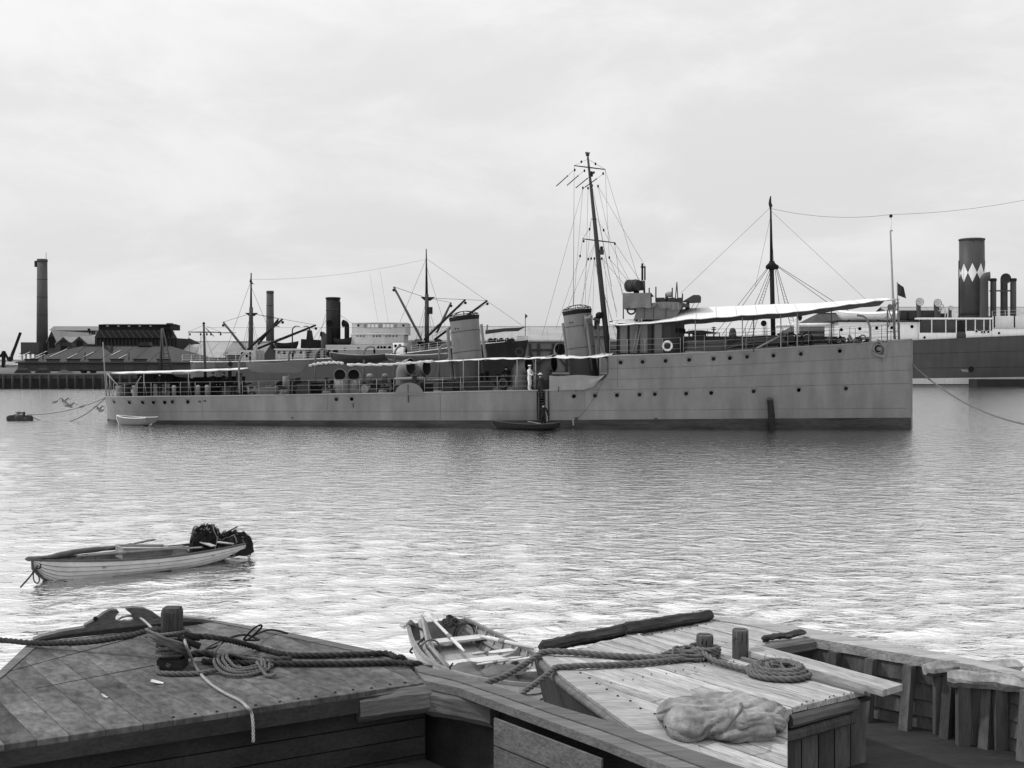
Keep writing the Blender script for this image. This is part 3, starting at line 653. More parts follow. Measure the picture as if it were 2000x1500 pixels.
# ------------------------------------------------------------------ passenger steamer at right
RY = 200.0
rs = thing('passenger_steamer', 'dark hulled steamer with white upperworks and diamond banded funnel at right', 'ship', P(1900,752,RY))
def rpx(px, py, d=0): return P(px, py, RY+d)
rh = [(1325,690),(1345,686),(1420,682),(1500,677),(1600,671),(1700,667),(1795,664),(1900,659),(2000,655),(2100,651),(2160,648),(2200,645)]
def rhalf(f): return 6.5*(min(1,(f/.12+.02)**.6) if f < .12 else 1)*(1 if f < .85 else max(.04,1-((f-.85)/.15)**2))
zb, zt_ = P(0,750,RY)[2], None
mb = MB(); lv = ('k','w','b','m','t'); RN = {}; RFx = {}
for l in lv:
    a, b = [], []
    for px, py in rh:
        f = (px-1325)/(2200-1325); hb = rhalf(f); top = rpx(px,py); bz = 1.17 + .5*max(0,(px-1780)/400)
        z = {'k':-1,'w':.18,'b':bz,'m':(bz+top[2])/2,'t':top[2]}[l]
        a.append(Vector((top[0],RY+6.5-hb,z))); b.append(Vector((top[0],RY+6.5+hb,z)))
    RN[l], RFx[l] = a, b
for l0, l1, mi in (('k','w',2),('w','b',1),('b','m',0),('m','t',0)):
    mb.grid([RN[l0],RN[l1]], mi); mb.grid([RFx[l0][::-1],RFx[l1][::-1]], mi)
    for e in (0,-1): mb.add([RN[l0][e],RFx[l0][e],RFx[l1][e],RN[l1][e]],[(0,1,2,3)],mi)
rhull = part('hull', mb, [m_dkgrey, m_white, m_dark], rs)
part('deck', MB().grid([[p-Vector((0,0,.6)) for p in RN['t']],[p-Vector((0,0,.6)) for p in RFx['t']]]), m_quayd, rs)
for dz in (.62,.30): part('plate_seam', MB().tube([Vector((p[0],p[1]-.01,p[2]*dz+.6)) for p in RN['t']],.025,4), m_dark, rhull)
part('hawse_pipe', MB().torus(rpx(1897,721,-.05),(0,1,0),.42,.1,14,5), m_hole, rhull); part('hawse_plate', MB().lathe([(.4,-.06),(.4,.0)],rpx(1898,721,-.02),(0,1,0),n=12), m_hole, rhull)
part('hawse_stain', MB().prism([rpx(1876,721,-.02),rpx(1893,722,-.02),rpx(1890,727,-.02),rpx(1880,726,-.02)],(0,.015,0)), m_ironm, rhull)
def rbox(name, px0, py0, px1, py1, d, dy, mat, parent=None):
    a, b = rpx(px0,py1,d), rpx(px1,py0,d); return part(name, MB().box((a[0],a[1],a[2]),(b[0],b[1]+dy,b[2])), mat, parent or rs)
wm2 = M('bright_white_paint', .62, var=.06, scale=.6, streak=.1, rough=.5)  # paler white for her upperworks and boats
h1 = rbox('deckhouse', 1638, 629, 1794, 667, .7, 9, wm2); ports(h1, [(1643,644),(1679,642),(1712,640.5),(1741.5,640),(1781,638)], RY+.7, .3, wm2)
rbox('deckhouse_roof', 1634, 625.6, 1797, 628.6, .2, 11, m_dark, h1)
pr = rbox('promenade_back', 1796, 624, 1935, 650, 4., 5, m_ironm); rbox('promenade_roof', 1793, 620.3, 1938, 623.6, .2, 10, wm2, pr)
for px in (1795.5,1820,1847.5,1868,1887,1905,1922,1934): rbox('promenade_post', px-.7, 623.7, px+.7, 652, .35, .2, wm2, pr)
rbox('promenade_door', 1869, 627, 1886, 650, 3.9, .05, m_dkgrey, pr)
bw_ = rbox('bulwark', 1795, 650, 1868, 663.5, .4, .15, wm2); rbox('bulwark', 1887, 646.5, 1937, 662, .4, .15, wm2); rbox('bulwark', 1938, 643, 2120, 660, .4, .15, wm2); rbox('gangway_door', 1868.6, 648, 1886.4, 663, .6, .1, m_dkgrey)
ports(rs, [(1805.5,659),(1907,647),(1918,648.5),(1922,648.5),(1930,648),(1951,650.5)], RY+.35, .22, wm2)
rbox('bow_house', 1938, 617, 2090, 643, 2.5, 6, wm2)
rail_run(rs, [rpx(1938,619.5,2.2),rpx(2090,613,2.2)], 1.1, 2, .035, 2)
# funnel with diamonds
fr_ = 2.18; fb0, ft0 = rpx(1899,621,5), rpx(1898,470,5); rf = part('funnel', MB().tube([fb0,ft0],[fr_*1.02,fr_],32), m_dkgrey, rs)
part('funnel_rim', MB().lathe([(fr_,0),(fr_*1.05,.05),(fr_*1.05,.3),(fr_*.94,.36),(fr_*.9,-.4)], ft0, n=32), m_dkgrey, rf)
part('funnel_foot', MB().lathe([(fr_*1.12,0),(fr_*1.12,.4)], fb0, n=32), m_dark2, rf)
for k in range(9):
    a0 = -math.pi/2+.345+k*2*math.pi/9; cz = rpx(0,532,2.8)[2]; hh = 18*203/F; wa = .345; cx, cy = rpx(1898.4,0,5)[0], RY+5
    pts = []
    rowz = [(-1,.02),(-.66,.34),(-.33,.67),(0,1),(.33,.67),(.66,.34),(1,.02)]; rr_ = fr_+.045
    part('white_diamond', MB().grid([[Vector((cx+rr_*math.cos(a0+s*wa*w_),cy+rr_*math.sin(a0+s*wa*w_),cz+hh*z)) for s in (-1,-.5,0,.5,1)] for z,w_ in rowz]), wm2, rf)
for px in (1873, 1923): part('whistle_pipe', MB().tube([rpx(px,620,4),rpx(px,509,4)],.11,6), m_dark, rf)
cowl(rs, rpx(1922,620,1.5), .72, 6.6, .8, (.9,-.25,0), m_dkgrey)
for px in (1940, 1979): part('king_post', MB().tube([rpx(px,640,3),rpx(px,548,3)],.52,12), m_dkgrey, rs); part('post_cap', MB().lathe([(.56,0),(.6,.1),(.6,.35),(.5,.5)], rpx(px,549,3), n=12), m_dark, rs)
part('post_stay', MB().tube([rpx(1933,568,3),rpx(1981,568,3)],.14,6), m_dkgrey, rs)
cowl(rs, rpx(1961,635,4), .62, 7.6, .86, (-.1,-1,0), m_dkgrey, dark=m_dkgrey)
for px, py, bot, r1_, r2_ in ((1794,588,627,.4,.66),(1829,590,622,.46,.66),(1833,599,622,.38,.46),(1855.5,597,622,.28,.4)):
    cowl(rs, rpx(px,bot,2), r1_, (bot-py-8)*RY/F-.1, r2_, (-.05,-1,.1), m_dkgrey, dark=m_pale)
part('boat_davit', MB().tube([rpx(1846,622,2),rpx(1846,606,2),rpx(1842,596,2),rpx(1834,590,2)],.12,6), m_pale, rs)
for nm, px0, px1, py, lab in (('lifeboat',1640,1737,629,'long white lifeboat with cover on the steamer deckhouse roof behind the jackstaff'),('lifeboat',1739,1757,629,'end of a second white lifeboat just right of the jackstaff'),):
    a, b = rpx(px0,py-2,1), rpx(px1,py-2,1); L = b[0]-a[0]
    lb = thing(nm, lab, 'boat', ((a[0]+b[0])/2, a[1]+1.1, a[2]), math.pi if px0 == 1640 else 0, group='white lifeboats of the passenger steamer')
    make_boat(lb, L, 2.1, 1.25, (wm2, m_pale, m_rail, m_dark), strakes=4, ribs=3, thwarts=(.5,), dbl=True, sheer=.35)
    us = [i/10 for i in range(11)]; bb, zz, _, _ = boat_shape(L,2.1,1.25,dbl=True,sheer=.35)
    local('boat_cover', MB().slab([[Vector((L/2-L*u, s*bb(u)*1.02, zz(u)+.03+.4*(1-abs(s)))) for u in us] for s in (-1,0,1)],(0,0,.03)), wm2, WM[lb].copy(), lb)
    for u in (.2,.8): local('boat_chock', MB().box((L/2-L*u-.15,-.7,-.22),(L/2-L*u+.15,.7,.25)), m_dark, WM[lb].copy(), lb)
part('coal_bunker_lid', MB().box(tuple(rpx(1760,624,2)),tuple(rpx(1818,608,6))), m_dark2, rs)
for px in (1772,1790): part('lid_strut', MB().box(tuple(rpx(px,624,1.9)),tuple(rpx(px+3,609,1.98))), m_dark, rs)
rbox('deck_gear_box', 1806, 612, 1850, 622, 3, 2, m_dark2)
# her mast with shrouds
part('mast', MB().tube([rpx(1511,684,6.5),rpx(1507,515,6.5)],[.44,.4],12), m_mastd, rs)
tm = part('topmast', MB().tube([rpx(1507,520,6.5),rpx(1505,383,6.5)],[.32,.12],8), m_mastd, rs)
part('hounds', MB().lathe([(.5,0),(.8,.5),(.95,.9),(.55,1.3),(.5,1.6)], rpx(1507.5,527,6.5), n=12), m_mastd, tm)
for px in (1499.5,1517): part('hounds_block', MB().ball(rpx(px,521.5,6.5),.42,8,6,sc=(1,1,1.1)), m_mastd, tm)
part('masthead_flag', MB().prism([rpx(1503,386,6.4),rpx(1509,402,6.4),rpx(1504,410,6.4),rpx(1501,398,6.4)],(0,.05,0)), m_dark2, tm)
sh = []
for a, b in (((1500,522),(1395,655)),((1502,522),(1410,655)),((1504,525),(1447,660)),((1507,525),(1456,665)),((1509,525),(1467,665)),((1514,525),(1530,668)),((1516,525),(1553,672)),((1518,525),(1566,675)),((1520,522),(1660,622)),((1522,521),(1680,622))):
    sh.append((rpx(*a,6.5), rpx(*b,1.0 if b[0] % 2 else 11)))
wires(rs, sh, .055, m_wire, 'shroud')
for (ia, ib) in ((3,4),(6,7)):
    for k in range(5,24):
        f = k/25; part('ratline', MB().tube([sh[ia][0].lerp(sh[ia][1],f), sh[ib][0].lerp(sh[ib][1],f)],.03,3), m_wire, rs)
wires(rs, [(rpx(1505,405,6.5),rpx(1330,572,6.5)),(rpx(1506,412,6.5),rpx(1692,586,6.5)),(rpx(1506,418,6.5),rpx(1475,560,6.5)),(rpx(1505,430,6.5),rpx(1512,520,6))], .03)
part('aerial', MB().tube(sag(rpx(1505,407,6.5),rpx(1740,419,2),1.0)+sag(rpx(1740,419,2),rpx(2060,378,6),.8)[1:],.035,4), m_wire, rs)
part('cargo_boom', MB().tube([rpx(1515,636,4),rpx(1636,634,4)],.35,8), wm2, rs)
cowl(rs, rpx(1494,672,2), .45, 3.2, .55, (-.5,-.8,0), wm2); cowl(rs, rpx(1556,672,2), .45, 4.2, .62, (.6,-.8,0), wm2)
part('chart_house', MB().box(tuple(rpx(1357,672,4)),tuple(rpx(1374,650,7))), m_dark2, rs); part('flat_canopy', MB().prism([rpx(1333,650,2),rpx(1352,645,2),rpx(1372,645,2),rpx(1408,650.5,2),rpx(1372,652,2)],(0,5,0)), m_dark, rs)
for px in (1346,1354,1405): part('canopy_post', MB().tube([rpx(px,675,2.5),rpx(px,650,2.5)],.18 if px < 1400 else .08,6), m_dark, rs)
part('signal_post', MB().tube([rpx(1394,672,2),rpx(1394,638,2)],.14,6), m_dark2, rs)
for py in (640,644): part('signal_arm', MB().box(tuple(rpx(1390,py+.8,1.9)),tuple(rpx(1398,py-.8,2.1))), m_dark2, rs)
part('bell_hatch', MB().lathe([(.78,0),(.72,.3),(.6,1.3),(.45,1.75),(.1,1.9)], rpx(1431,661,2), n=16), m_dark2, rs)
rail_run(rs, [rpx(1345,664,1.2),rpx(1640,660,1.2)], 1.9, 3.2, .05, 3, m_dark2); rbox('rail_plating', 1330, 657, 1640, 690, 1.4, .2, m_dark)
for px in (1588,1606): part('winch_drum', MB().torus(rpx(px-45,659,.6),(0,1,0),.55,.18,14,6), m_dark, rs)
# pontoon against her side
part('pontoon', MB().box(tuple(P(1908,756,195)), tuple(P(2080,741,195)+Vector((0,3.5,0)))), m_dark, None, label='low dark pontoon lying against the right steamer side', cat='pontoon')
# ------------------------------------------------------------------ the destroyer
TH = R(9.5); SF = Vector((math.cos(TH), -math.sin(TH), 0)); SP = Vector((math.sin(TH), math.cos(TH), 0))
BOW = 28.6; STERN = -29.3
SO = Vector((26.66, 75.2, 0)) - SF*BOW
m_hull = M('destroyer_grey', .155, var=.14, scale=.3, streak=.24, streaks=1.1, stz=.2, fine=.04, fscale=9, rough=.55)
m_grey = M('destroyer_grey_upper', .135, var=.08, scale=.8, fine=.05, fscale=9, rough=.55, streak=.06)
m_boot = M('boot_topping', .033, var=.55, scale=1.2, st=(.25,1,2), fine=.3, fscale=6, rough=.6)
m_gdk = M('destroyer_dark_grey', .042, var=.12, scale=1.)
m_undershade = M('shaded_canvas_underside', .03, var=.2, scale=2, rough=.95)  # near-black underside: the awning's shade put into the canvas colour
m_seam = M('seam_dark_grey', .07, var=.2)  # darker grey for the hull plate seams and butts
m_black = M('soot_black', .009, var=.2)
m_sdeck = M('ship_deck_linoleum', .12, var=.15, scale=.7)
m_steel = M('worn_steel', .16, var=.2, scale=2)
m_whtp = M('stanchion_grey', .20, var=.1)
ds = thing('destroyer', 'long grey two funnelled destroyer moored across the middle of the harbour', 'warship', SO, -TH)
WM[ds] = Matrix.Translation(SO) @ Matrix.Rotation(-TH, 4, 'Z')
def SW(x, y, z): return SO+SF*x+SP*y+Vector((0,0,z))
def S(px, py, y=0.):                                        # plate position in the ship's fore-and-aft plane at offset y (starboard negative)
    k = (px-1000)/F                                         # X = k*Y with X = SO.x+SF.x*x+SP.x*y, Y = SO.y+SF.y*x+SP.y*y
    x = (k*(SO.y+SP.y*y)-SO.x-SP.x*y)/(SF.x-k*SF.y); Yd = SO.y+SF.y*x+SP.y*y
    return Vector((x, y, CAMH-(py-HOR)/F*Yd))
def SS(px, py, y=0.): return SW(*S(px, py, y))
def interp(tab, x):
    if x <= tab[0][0]: return tab[0][1]
    for (a, b), (c, d) in zip(tab, tab[1:]):
        if x <= c: return b+(d-b)*(x-a)/(c-a)
    return tab[-1][1]
def hb_deck(x):
    s = max(BOW-x,0); t = max(x-STERN,0)
    b = 3.55*(1-(1-min(s/21,1))**1.9)
    if t < 5.5: b *= (1-(1-min(t/5.5,1))**2.3)**.55*.97+.03*(t/5.5)
    return max(b, .03)
def hb_wl(x):
    s = max(BOW-x,0); t = max(x-STERN,0)
    b = 3.45*(1-(1-min(max(s-.02,0)/27,1))**1.7)
    if t < 9: b *= max(0,(1-(1-min(max(t-.25,0)/9,1))**2))**.65
    return max(b, .02)
def refine(pts):                                            # (px, py) rows of the deck edge -> (x, z)
    out = []
    for px, py in pts:
        y = -3
        for _ in range(6): p = S(px, py, y); y = -hb_deck(min(max(p[0],STERN),BOW))
        out.append((p[0], p[2]))
    return out
mdeck = refine([(206,775),(300,774.5),(420,773.5),(560,771.2),(770,768),(950,764),(1072,762.5),(1187,761),(1400,757),(1600,752),(1780,748)])
fdeck = refine([(1187,695),(1240,693.6),(1320,691),(1450,684.5),(1560,677),(1650,672.5),(1700,668.5),(1780,662.5)])
boot = refine([(206,820.5),(400,820.8),(560,821),(800,821.2),(1050,821),(1200,820),(1500,818),(1780,815.5)])
def zmd(x): return interp(mdeck, x)
def zfd(x): return interp(fdeck, x)
def zbt(x): return interp(boot, x)
XB = fdeck[0][0]                                            # break of the forecastle
def hb(x, z):
    top = zfd(x) if x > XB-3 else zmd(x)
    if z <= 0: return hb_wl(x)*(1+z*.08)
    f = min(z/max(top,.1),1.02); a, b = hb_wl(x), hb_deck(x)
    return a+(b-a)*f**1.35
nst = 84
xs = [STERN+(BOW-STERN)*(.5-.5*math.cos(math.pi*i/nst))*.55+(BOW-STERN)*i/nst*.45 for i in range(nst+1)]
def side_rows(zfs, s): return [[SW(x, s*hb(x, zf(x)), zf(x)) for x in xs] for zf in zfs]
lev = [lambda x: -1.3, lambda x: -.3, lambda x: 0., zbt, lambda x: zbt(x)*.55+zmd(x)*.45, zmd]
mb = MB()
for s in (-1, 1):
    rows = side_rows(lev, s)
    for i in range(5):
        r_ = [rows[i], rows[i+1]] if s < 0 else [rows[i][::-1], rows[i+1][::-1]]
        mb.grid(r_, 1 if i < 3 else 0)
a, b = side_rows(lev, -1), side_rows(lev, 1)
for i in range(5): mb.add([a[i][0],b[i][0],b[i+1][0],a[i+1][0]],[(3,2,1,0)],1 if i < 3 else 0)
hull = part('hull', mb, [m_hull, m_boot], ds)
part('main_deck', MB().grid([[SW(x,-hb(x,zmd(x))+.02,zmd(x)-.02) for x in xs],[SW(x,hb(x,zmd(x))-.02,zmd(x)-.02) for x in xs]],0,False), m_sdeck, ds)
# forecastle sides with the swept break
def xcut(f): return XB-2.15*max(0,(.52-f)/.52)**2.1        # f 0 at main deck, 1 at forecastle deck
nf = 10; nx = 40
for s in (-1, 1):
    rows = []
    for j in range(nf+1):
        f = j/nf; x0 = xcut(f); r_ = []
        for i in range(nx+1):
            q = i/nx; x = x0+(BOW-x0)*q; zlo, zhi = zmd(x), (zfd(x) if x > XB else zfd(XB)); z = zlo+(zhi-zlo)*f; r_.append(SW(x, s*hb(x,z), z))
        rows.append(r_)
    fc = part('forecastle_side', MB().grid(rows if s < 0 else [r_[::-1] for r_ in rows]), m_hull, ds)
    part('break_edge', MB().tube([r_[0] for r_ in rows],.035,5), m_gdk, fc)
fx = [XB+(BOW-XB)*i/30 for i in range(31)]
part('forecastle_deck', MB().grid([[SW(x,-hb(x,zfd(x))+.02,zfd(x)-.03) for x in fx],[SW(x,hb(x,zfd(x))-.02,zfd(x)-.03) for x in fx]],0,False), m_sdeck, ds)
part('deck_edge_bar', MB().tube([SW(x,-hb(x,zfd(x))-.01,zfd(x)) for x in fx],.05,5), m_whtp, ds)
part('deck_edge_bar', MB().tube([SW(x,-hb(x,zmd(x))-.01,zmd(x)) for x in xs if x < XB-2.2],.045,5), m_whtp, ds)
part('break_bulkhead', MB().grid([[SW(XB+.2,y,zmd(XB)) for y in (-3.3,3.3)],[SW(XB+.2,y,zfd(XB)-.05) for y in (-3.3,3.3)]],0,False), m_gdk, ds)
part('stem_bar', MB().tube([SW(BOW+.02,0,z) for z in (-.5,1,2.5,4,zfd(BOW)+.02)],.06,6), m_hull, hull)
for f, x0 in ((.30,XB+.3),(.62,XB+.3)): part('plate_seam', MB().tube([SW(x,-hb(x,zmd(x)+(zfd(x)-zmd(x))*f)-.008,zmd(x)+(zfd(x)-zmd(x))*f) for x in fx],.007,4), m_seam, hull)
part('plate_seam', MB().tube([SW(x,-hb(x,zbt(x)+.62)-.008,zbt(x)+.62) for x in xs[4:-1]],.007,4), m_seam, hull)
part('plate_seam', MB().tube([SW(x,-hb(x,zmd(x))-.008,zmd(x)-.02) for x in xs if x > XB-2],.007,4), m_seam, hull)
for px, y0, y1 in ((860,768,818),(1141,764,800),(1206,700,758),(395,775,818),(640,771,800)):
    def hp(px, py):
        y = -3.
        for _ in range(7): p = S(px, py, y); y = -hb(p[0], p[2])
        return Vector((p[0], y, p[2]))
    A, B_ = hp(px,y0), hp(px,y1); part('plate_butt', MB().tube([SW(A[0],A[1]-.006,A[2]),SW(*((A+B_)/2+Vector((0,-.006,0)))),SW(B_[0],B_[1]-.006,B_[2])],.007,4), m_seam, hull)
# portholes
def hpw(px, py, off=.0):
    p = hp(px, py); e = .2
    dn = (hb(p[0],p[2]+e)-hb(p[0],p[2]-e))/(2*e); dx = (hb(p[0]+e,p[2])-hb(p[0]-e,p[2]))/(2*e)
    n = (SF*(-dx)*1.0-SP-Vector((0,0,dn))*1.0).normalized(); n = (-SP - SF*dx*(1) - Vector((0,0,dn))).normalized()
    return SW(*p)+n*off, n
pm = mesh_of('porthole', MB().lathe([(.19,0),(.185,.03),(.14,.035),(.13,.0)], n=18, cap=False).lathe([(.13,.012),(.05,.012)], n=18, mi=1).bar((-.2,.17,.02),(.2,.17,.02),.02,.05,(0,0,1)), [m_hull, m_black])
for px, py in ((1212,708),(1255,707),(1300,705),(1346,703),(1393.5,701),(1425.5,699.5),(1459,697),(1510.5,694.7),(1564,691.5),(1640,685.6),
               (1121,774),(1162,773),(1205,772),(1249,771),(1279,770),(1340,769),(1389,767.5),(1472,764.5),(1560,761.8),(1652,759),
               (223,785),(253,786),(279,786),(300,786),(322,786),(337,785),(367,785),(657,780),(687,779.5)):
    o, n = hpw(px, py, .003); local('porthole', pm, None, lookm(o, n), hull)
for px, py, w_, h_ in ((390,784,.18,.1),(400,783,.14,.1),(571,816,.1,.1),(1281,819,.2,.16),(1126,818,.18,.2),(690,792,.05,.3)):
    o, n = hpw(px, py, .002); local('discharge', MB().box((-w_/2,-h_/2,0),(w_/2,h_/2,.05)), m_gdk, lookm(o, n), hull)
part('bilge_pipe', MB().tube([hpw(1119,817,.05)[0],hpw(1120,831,.05)[0]],.06,6), m_whtp, hull)
# semicircular gun platform plate at the deck edge
o, n = hpw(799.5, 768.5, .03)
arc = [Vector((.98*math.cos(math.pi*i/16), .74*math.sin(math.pi*i/16), 0)) for i in range(17)]
local('sponson_plate', MB().prism(arc, (0,0,.05)).box((-1.05,-.08,0),(1.05,0,.09)), m_grey, lookm(o, n), ds)
part('sponson_strut', MB().tube([hpw(797.5,751,.12)[0],hpw(797.8,786,.05)[0]],.035,5), m_gdk, ds)
# funnels
def funnel(tl, tr, bl, br, name_l, pipes):
    y = .0; T = (SS(*tl,y)+SS(*tr,y))/2; B_ = (SS(*bl,y)+SS(*br,y))/2; r = (SS(*tr,y)-SS(*tl,y)).length/2*.965
    ax = (T-B_).normalized(); u = (SS(*tr,y)-SS(*tl,y)).normalized(); v = SP*.82; mb = MB()
    def ring(c, k=1., n=32): return [c+u*r*k*math.cos(2*math.pi*i/n)+v*r*k*math.sin(2*math.pi*i/n) for i in range(n)]
    mb.grid([ring(B_-ax*.2,1.0), ring(B_.lerp(T,.33)), ring(B_.lerp(T,.66)), ring(T)], 0, True, True)
    mb.grid([ring(T), ring(T,.93), ring(T-ax*1.2,.9)], 1, False, True)
    f = part('funnel', mb, [m_grey, m_black], ds, label=name_l)
    cap = MB(); cap.grid([ring(T-ax*.20,1.012), ring(T-ax*.08,1.03), ring(T+ax*.08,1.06), ring(T+ax*.10,1.02), ring(T+ax*.02,.93)], 0, True, True)
    part('funnel_cap', cap, m_black, f)
    part('cage_ring', MB().tube(ring(T+ax*.22,.98,24),.028,5,closed=True), m_black, f)
    for k in range(4):
        a = math.pi*k/4+.2; d = u*math.cos(a)+v*math.sin(a)*1
        part('cage_bar', MB().tube([T+d*r*.98*math.cos(q)+ax*(.1+.36*math.sin(q)) for q in [math.pi*i/10 for i in range(11)]],.024,4), m_black, f)
    for i in range(10):
        a = 2*math.pi*i/10; d = u*math.cos(a)+v*math.sin(a); part('cage_post', MB().tube([T+d*r*.99,T+d*r*.98+ax*.24],.022,4), m_black, f)
    for q in (.45,.78): part('funnel_band', MB().tube(ring(B_.lerp(T,q),1.008,28),.022,4,closed=True), m_gdk, f)
    for pts, rr in pipes: part('steam_pipe', MB().tube(spline([SS(*p_,-.9) for p_ in pts],5), rr, 10), m_grey, f)
    for i, (e, sgn) in enumerate(((.78,-1),(.78,1))):
        A = B_.lerp(T,e)+u*r*sgn; part('funnel_guy', MB().tube([A, B_+u*r*sgn*2.2-SP*2.6],.014,4), m_wire, f)
    for a in (-2.1,-1.9): part('siren_hole', MB().lathe([(.05,0),(.05,.03)], T-ax*.75+(u*math.cos(a)*r+v*math.sin(a)*r), -SP, n=8), m_black, f)
    return f, T, B_, ax, u, r
fa = funnel((877.5,624),(935.5,617),(887,742),(946,740),'after funnel with steam pipes on both sides',
   [([(874.5,640),(877,680),(882,730),(880,742),(866,749)],.115),([(940,633),(944,668),(949,705)],.10),([(952,634),(951,646)],.06)])
ff = funnel((1098.5,612),(1155.5,605),(1113,738),(1169,736),'forward funnel close behind the mast',
   [([(1099,631),(1103,660),(1108,700)],.09),([(1143,616),(1150,660),(1157,725)],.10)])
o = SS(1143,622,-.98); part('siren', MB().lathe([(.1,0),(.07,.2),(.16,.5)], o, (.7,-.3,.2), n=10).tube([o-Vector((0,0,.7)),o],.05,6), m_steel, ff[0])
part('siren_platform', MB().box(tuple(SS(1158,624,-.5)-Vector((0,.3,.04))),tuple(SS(1170,623,-.5)+Vector((0,.3,.04)))), m_gdk, ff[0])
sl = part('searchlight', MB().lathe([(.22,-.18),(.25,0),(.2,.25)], SS(1171,616,-.3), (.5,-.8,0), n=12), m_black, ds); part('searchlight_post', MB().tube([SS(1170,632,-.3),SS(1170.5,618,-.3)],.07,6), m_gdk, sl)
part('searchlight_tower', MB().tube([SS(1170,735,-.3),SS(1168,632,-.3)],.10,7), m_grey, ds)
# engine casing and deck houses; casings coloured dark in place of awning shade
def sbox(name, px0, py0, px1, py1, y0, y1, mat, parent=None, base=None):
    a, b = S(px0,py1,y0), S(px1,py0,y0); z0 = base if base is not None else a[2]
    mb = MB().hexa([SW(a[0],y0,z0),SW(b[0],y0,z0),SW(b[0],y1,z0),SW(a[0],y1,z0),SW(a[0],y0,b[2]),SW(b[0],y0,b[2]),SW(b[0],y1,b[2]),SW(a[0],y1,b[2])])
    return part(name, mb, mat, parent or ds)
def dk(px): return zmd(S(px,768,-2)[0])-.05
cs = sbox('boiler_casing', 862, 745, 1010, 764, -1.9, 1.9, m_gdk, base=dk(930)); sbox('casing_top', 858, 743.5, 1012, 745, -2.05, 2.05, m_gdk, cs)
sbox('boiler_casing', 1015, 742, 1180, 762, -1.7, 1.9, m_gdk, base=dk(1100))
cs2 = sbox('engine_casing', 655, 757, 815, 768, -1.5, 1.6, m_gdk, base=dk(720))
sbox('skylight', 700, 749, 722, 757, -1.1, 1.1, m_gdk, cs2); sbox('locker', 905, 752, 908, 760, -1.98, -1.9, m_gdk, cs)
for px in (880,925,960,1000): sbox('casing_door', px-6, 748, px+6, 762, -1.96, -1.91, m_gdk, cs)
# ventilator cowls
cowl(ds, SS(667,768,-1.7), .52, .95, .41, (-.12,-1,.05), m_grey, lift=.8); cowl(ds, SS(693,768,-1.2), .52, .95, .41, (-.05,-1,.05), m_grey, lift=.8)
cowl(ds, SS(787,766,-1.3), .50, 1.25, .56, (.86,-.5,.05), m_grey, lift=.95); cowl(ds, SS(819,766,-.7), .46, 1.2, .52, (.86,-.5,.05), m_grey, lift=.95)
cowl(ds, SS(1014,764,-1.6), .56, 1.15, .58, (.86,-.5,.05), m_grey, lift=1.05); cowl(ds, SS(1063,763,-.9), .54, 1.3, .56, (.9,-.42,.05), m_grey, lift=1.05)
cowl(ds, SS(1090,700,1.2), .30, .25, .42, (.3,-.95,.05), m_grey)
for px, h in ((722,1.0),(752,1.0)):
    part('mushroom_vent', MB().lathe([(.17,0),(.17,h*.72),(.23,h*.74),(.2,h*.95),(.05,h)], SS(px,757,-1.2), n=14), m_whtp if px == 722 else m_grey, ds)
# midship deck gun
gx = SS(803,768,-2.0); gz = dk(803)
gun = part('gun_pedestal', MB().lathe([(.34,0),(.3,.12),(.2,.35),(.2,.75)], Vector((gx[0],gx[1],gz)), n=14), m_gdk, ds)
bx = Vector((gx[0],gx[1],gz+1.0)); gd = (SF*-.99-SP*.05).normalized()
part('gun_barrel', MB().tube([bx+gd*-.9,bx+gd*.2,bx+gd*1.2],[.13,.12,.065],10), m_whtp, gun); part('gun_cradle', MB().bar(bx-gd*.55-Vector((0,0,.16)),bx+gd*.4-Vector((0,0,.16)),.3,.2).box(tuple(bx+Vector((.1,-.3,-.3))),tuple(bx+Vector((.4,.2,.22)))), m_gdk, gun)
part('gun_sight', MB().torus(bx+Vector((.4,-.38,.05)),(.2,1,0),.16,.02,12,4).tube([bx+Vector((.15,-.36,.2)),bx+Vector((.6,-.36,.25))],.05,6), m_gdk, gun)
part('gun_barrel', MB().tube([bx+Vector((1.0,.5,-.12)),bx+Vector((3.0,.4,-.06))],[.09,.06],8), m_whtp, gun)
# torpedo tubes aft and on the quarterdeck
for px0, px1, y in ((533,566,-1.4),(574,612,-1.5)):
    tt = part('torpedo_tube', MB().tube([SS(px0,766,y),SS(px1,765,y)],.24,14), m_grey, ds)
    for f in (.1,.4,.7,.95): part('tube_hoop', MB().torus(SS(px0,766,y).lerp(SS(px1,765,y),f),SF,.25,.025,16,4), m_gdk, tt)
    part('tube_mount', MB().box(tuple(SS(px0+9,773,y)-Vector((0,.3,0))),tuple(SS(px0+18,768,y)+Vector((0,.3,0)))), m_black, tt)
tt = part('torpedo_tube', MB().tube([SS(574,763,.2),SS(618,761,.2)],.24,14), m_gdk, ds)
part('tube_gear', MB().torus(SS(616,764,-1.0),SF,.22,.07,12,5).ball(SS(623,766,-1),.2,8,5), m_black, ds)
sbox('locker_box', 500.5, 757, 535, 770.5, -2.4, -1.5, m_grey, base=dk(517))
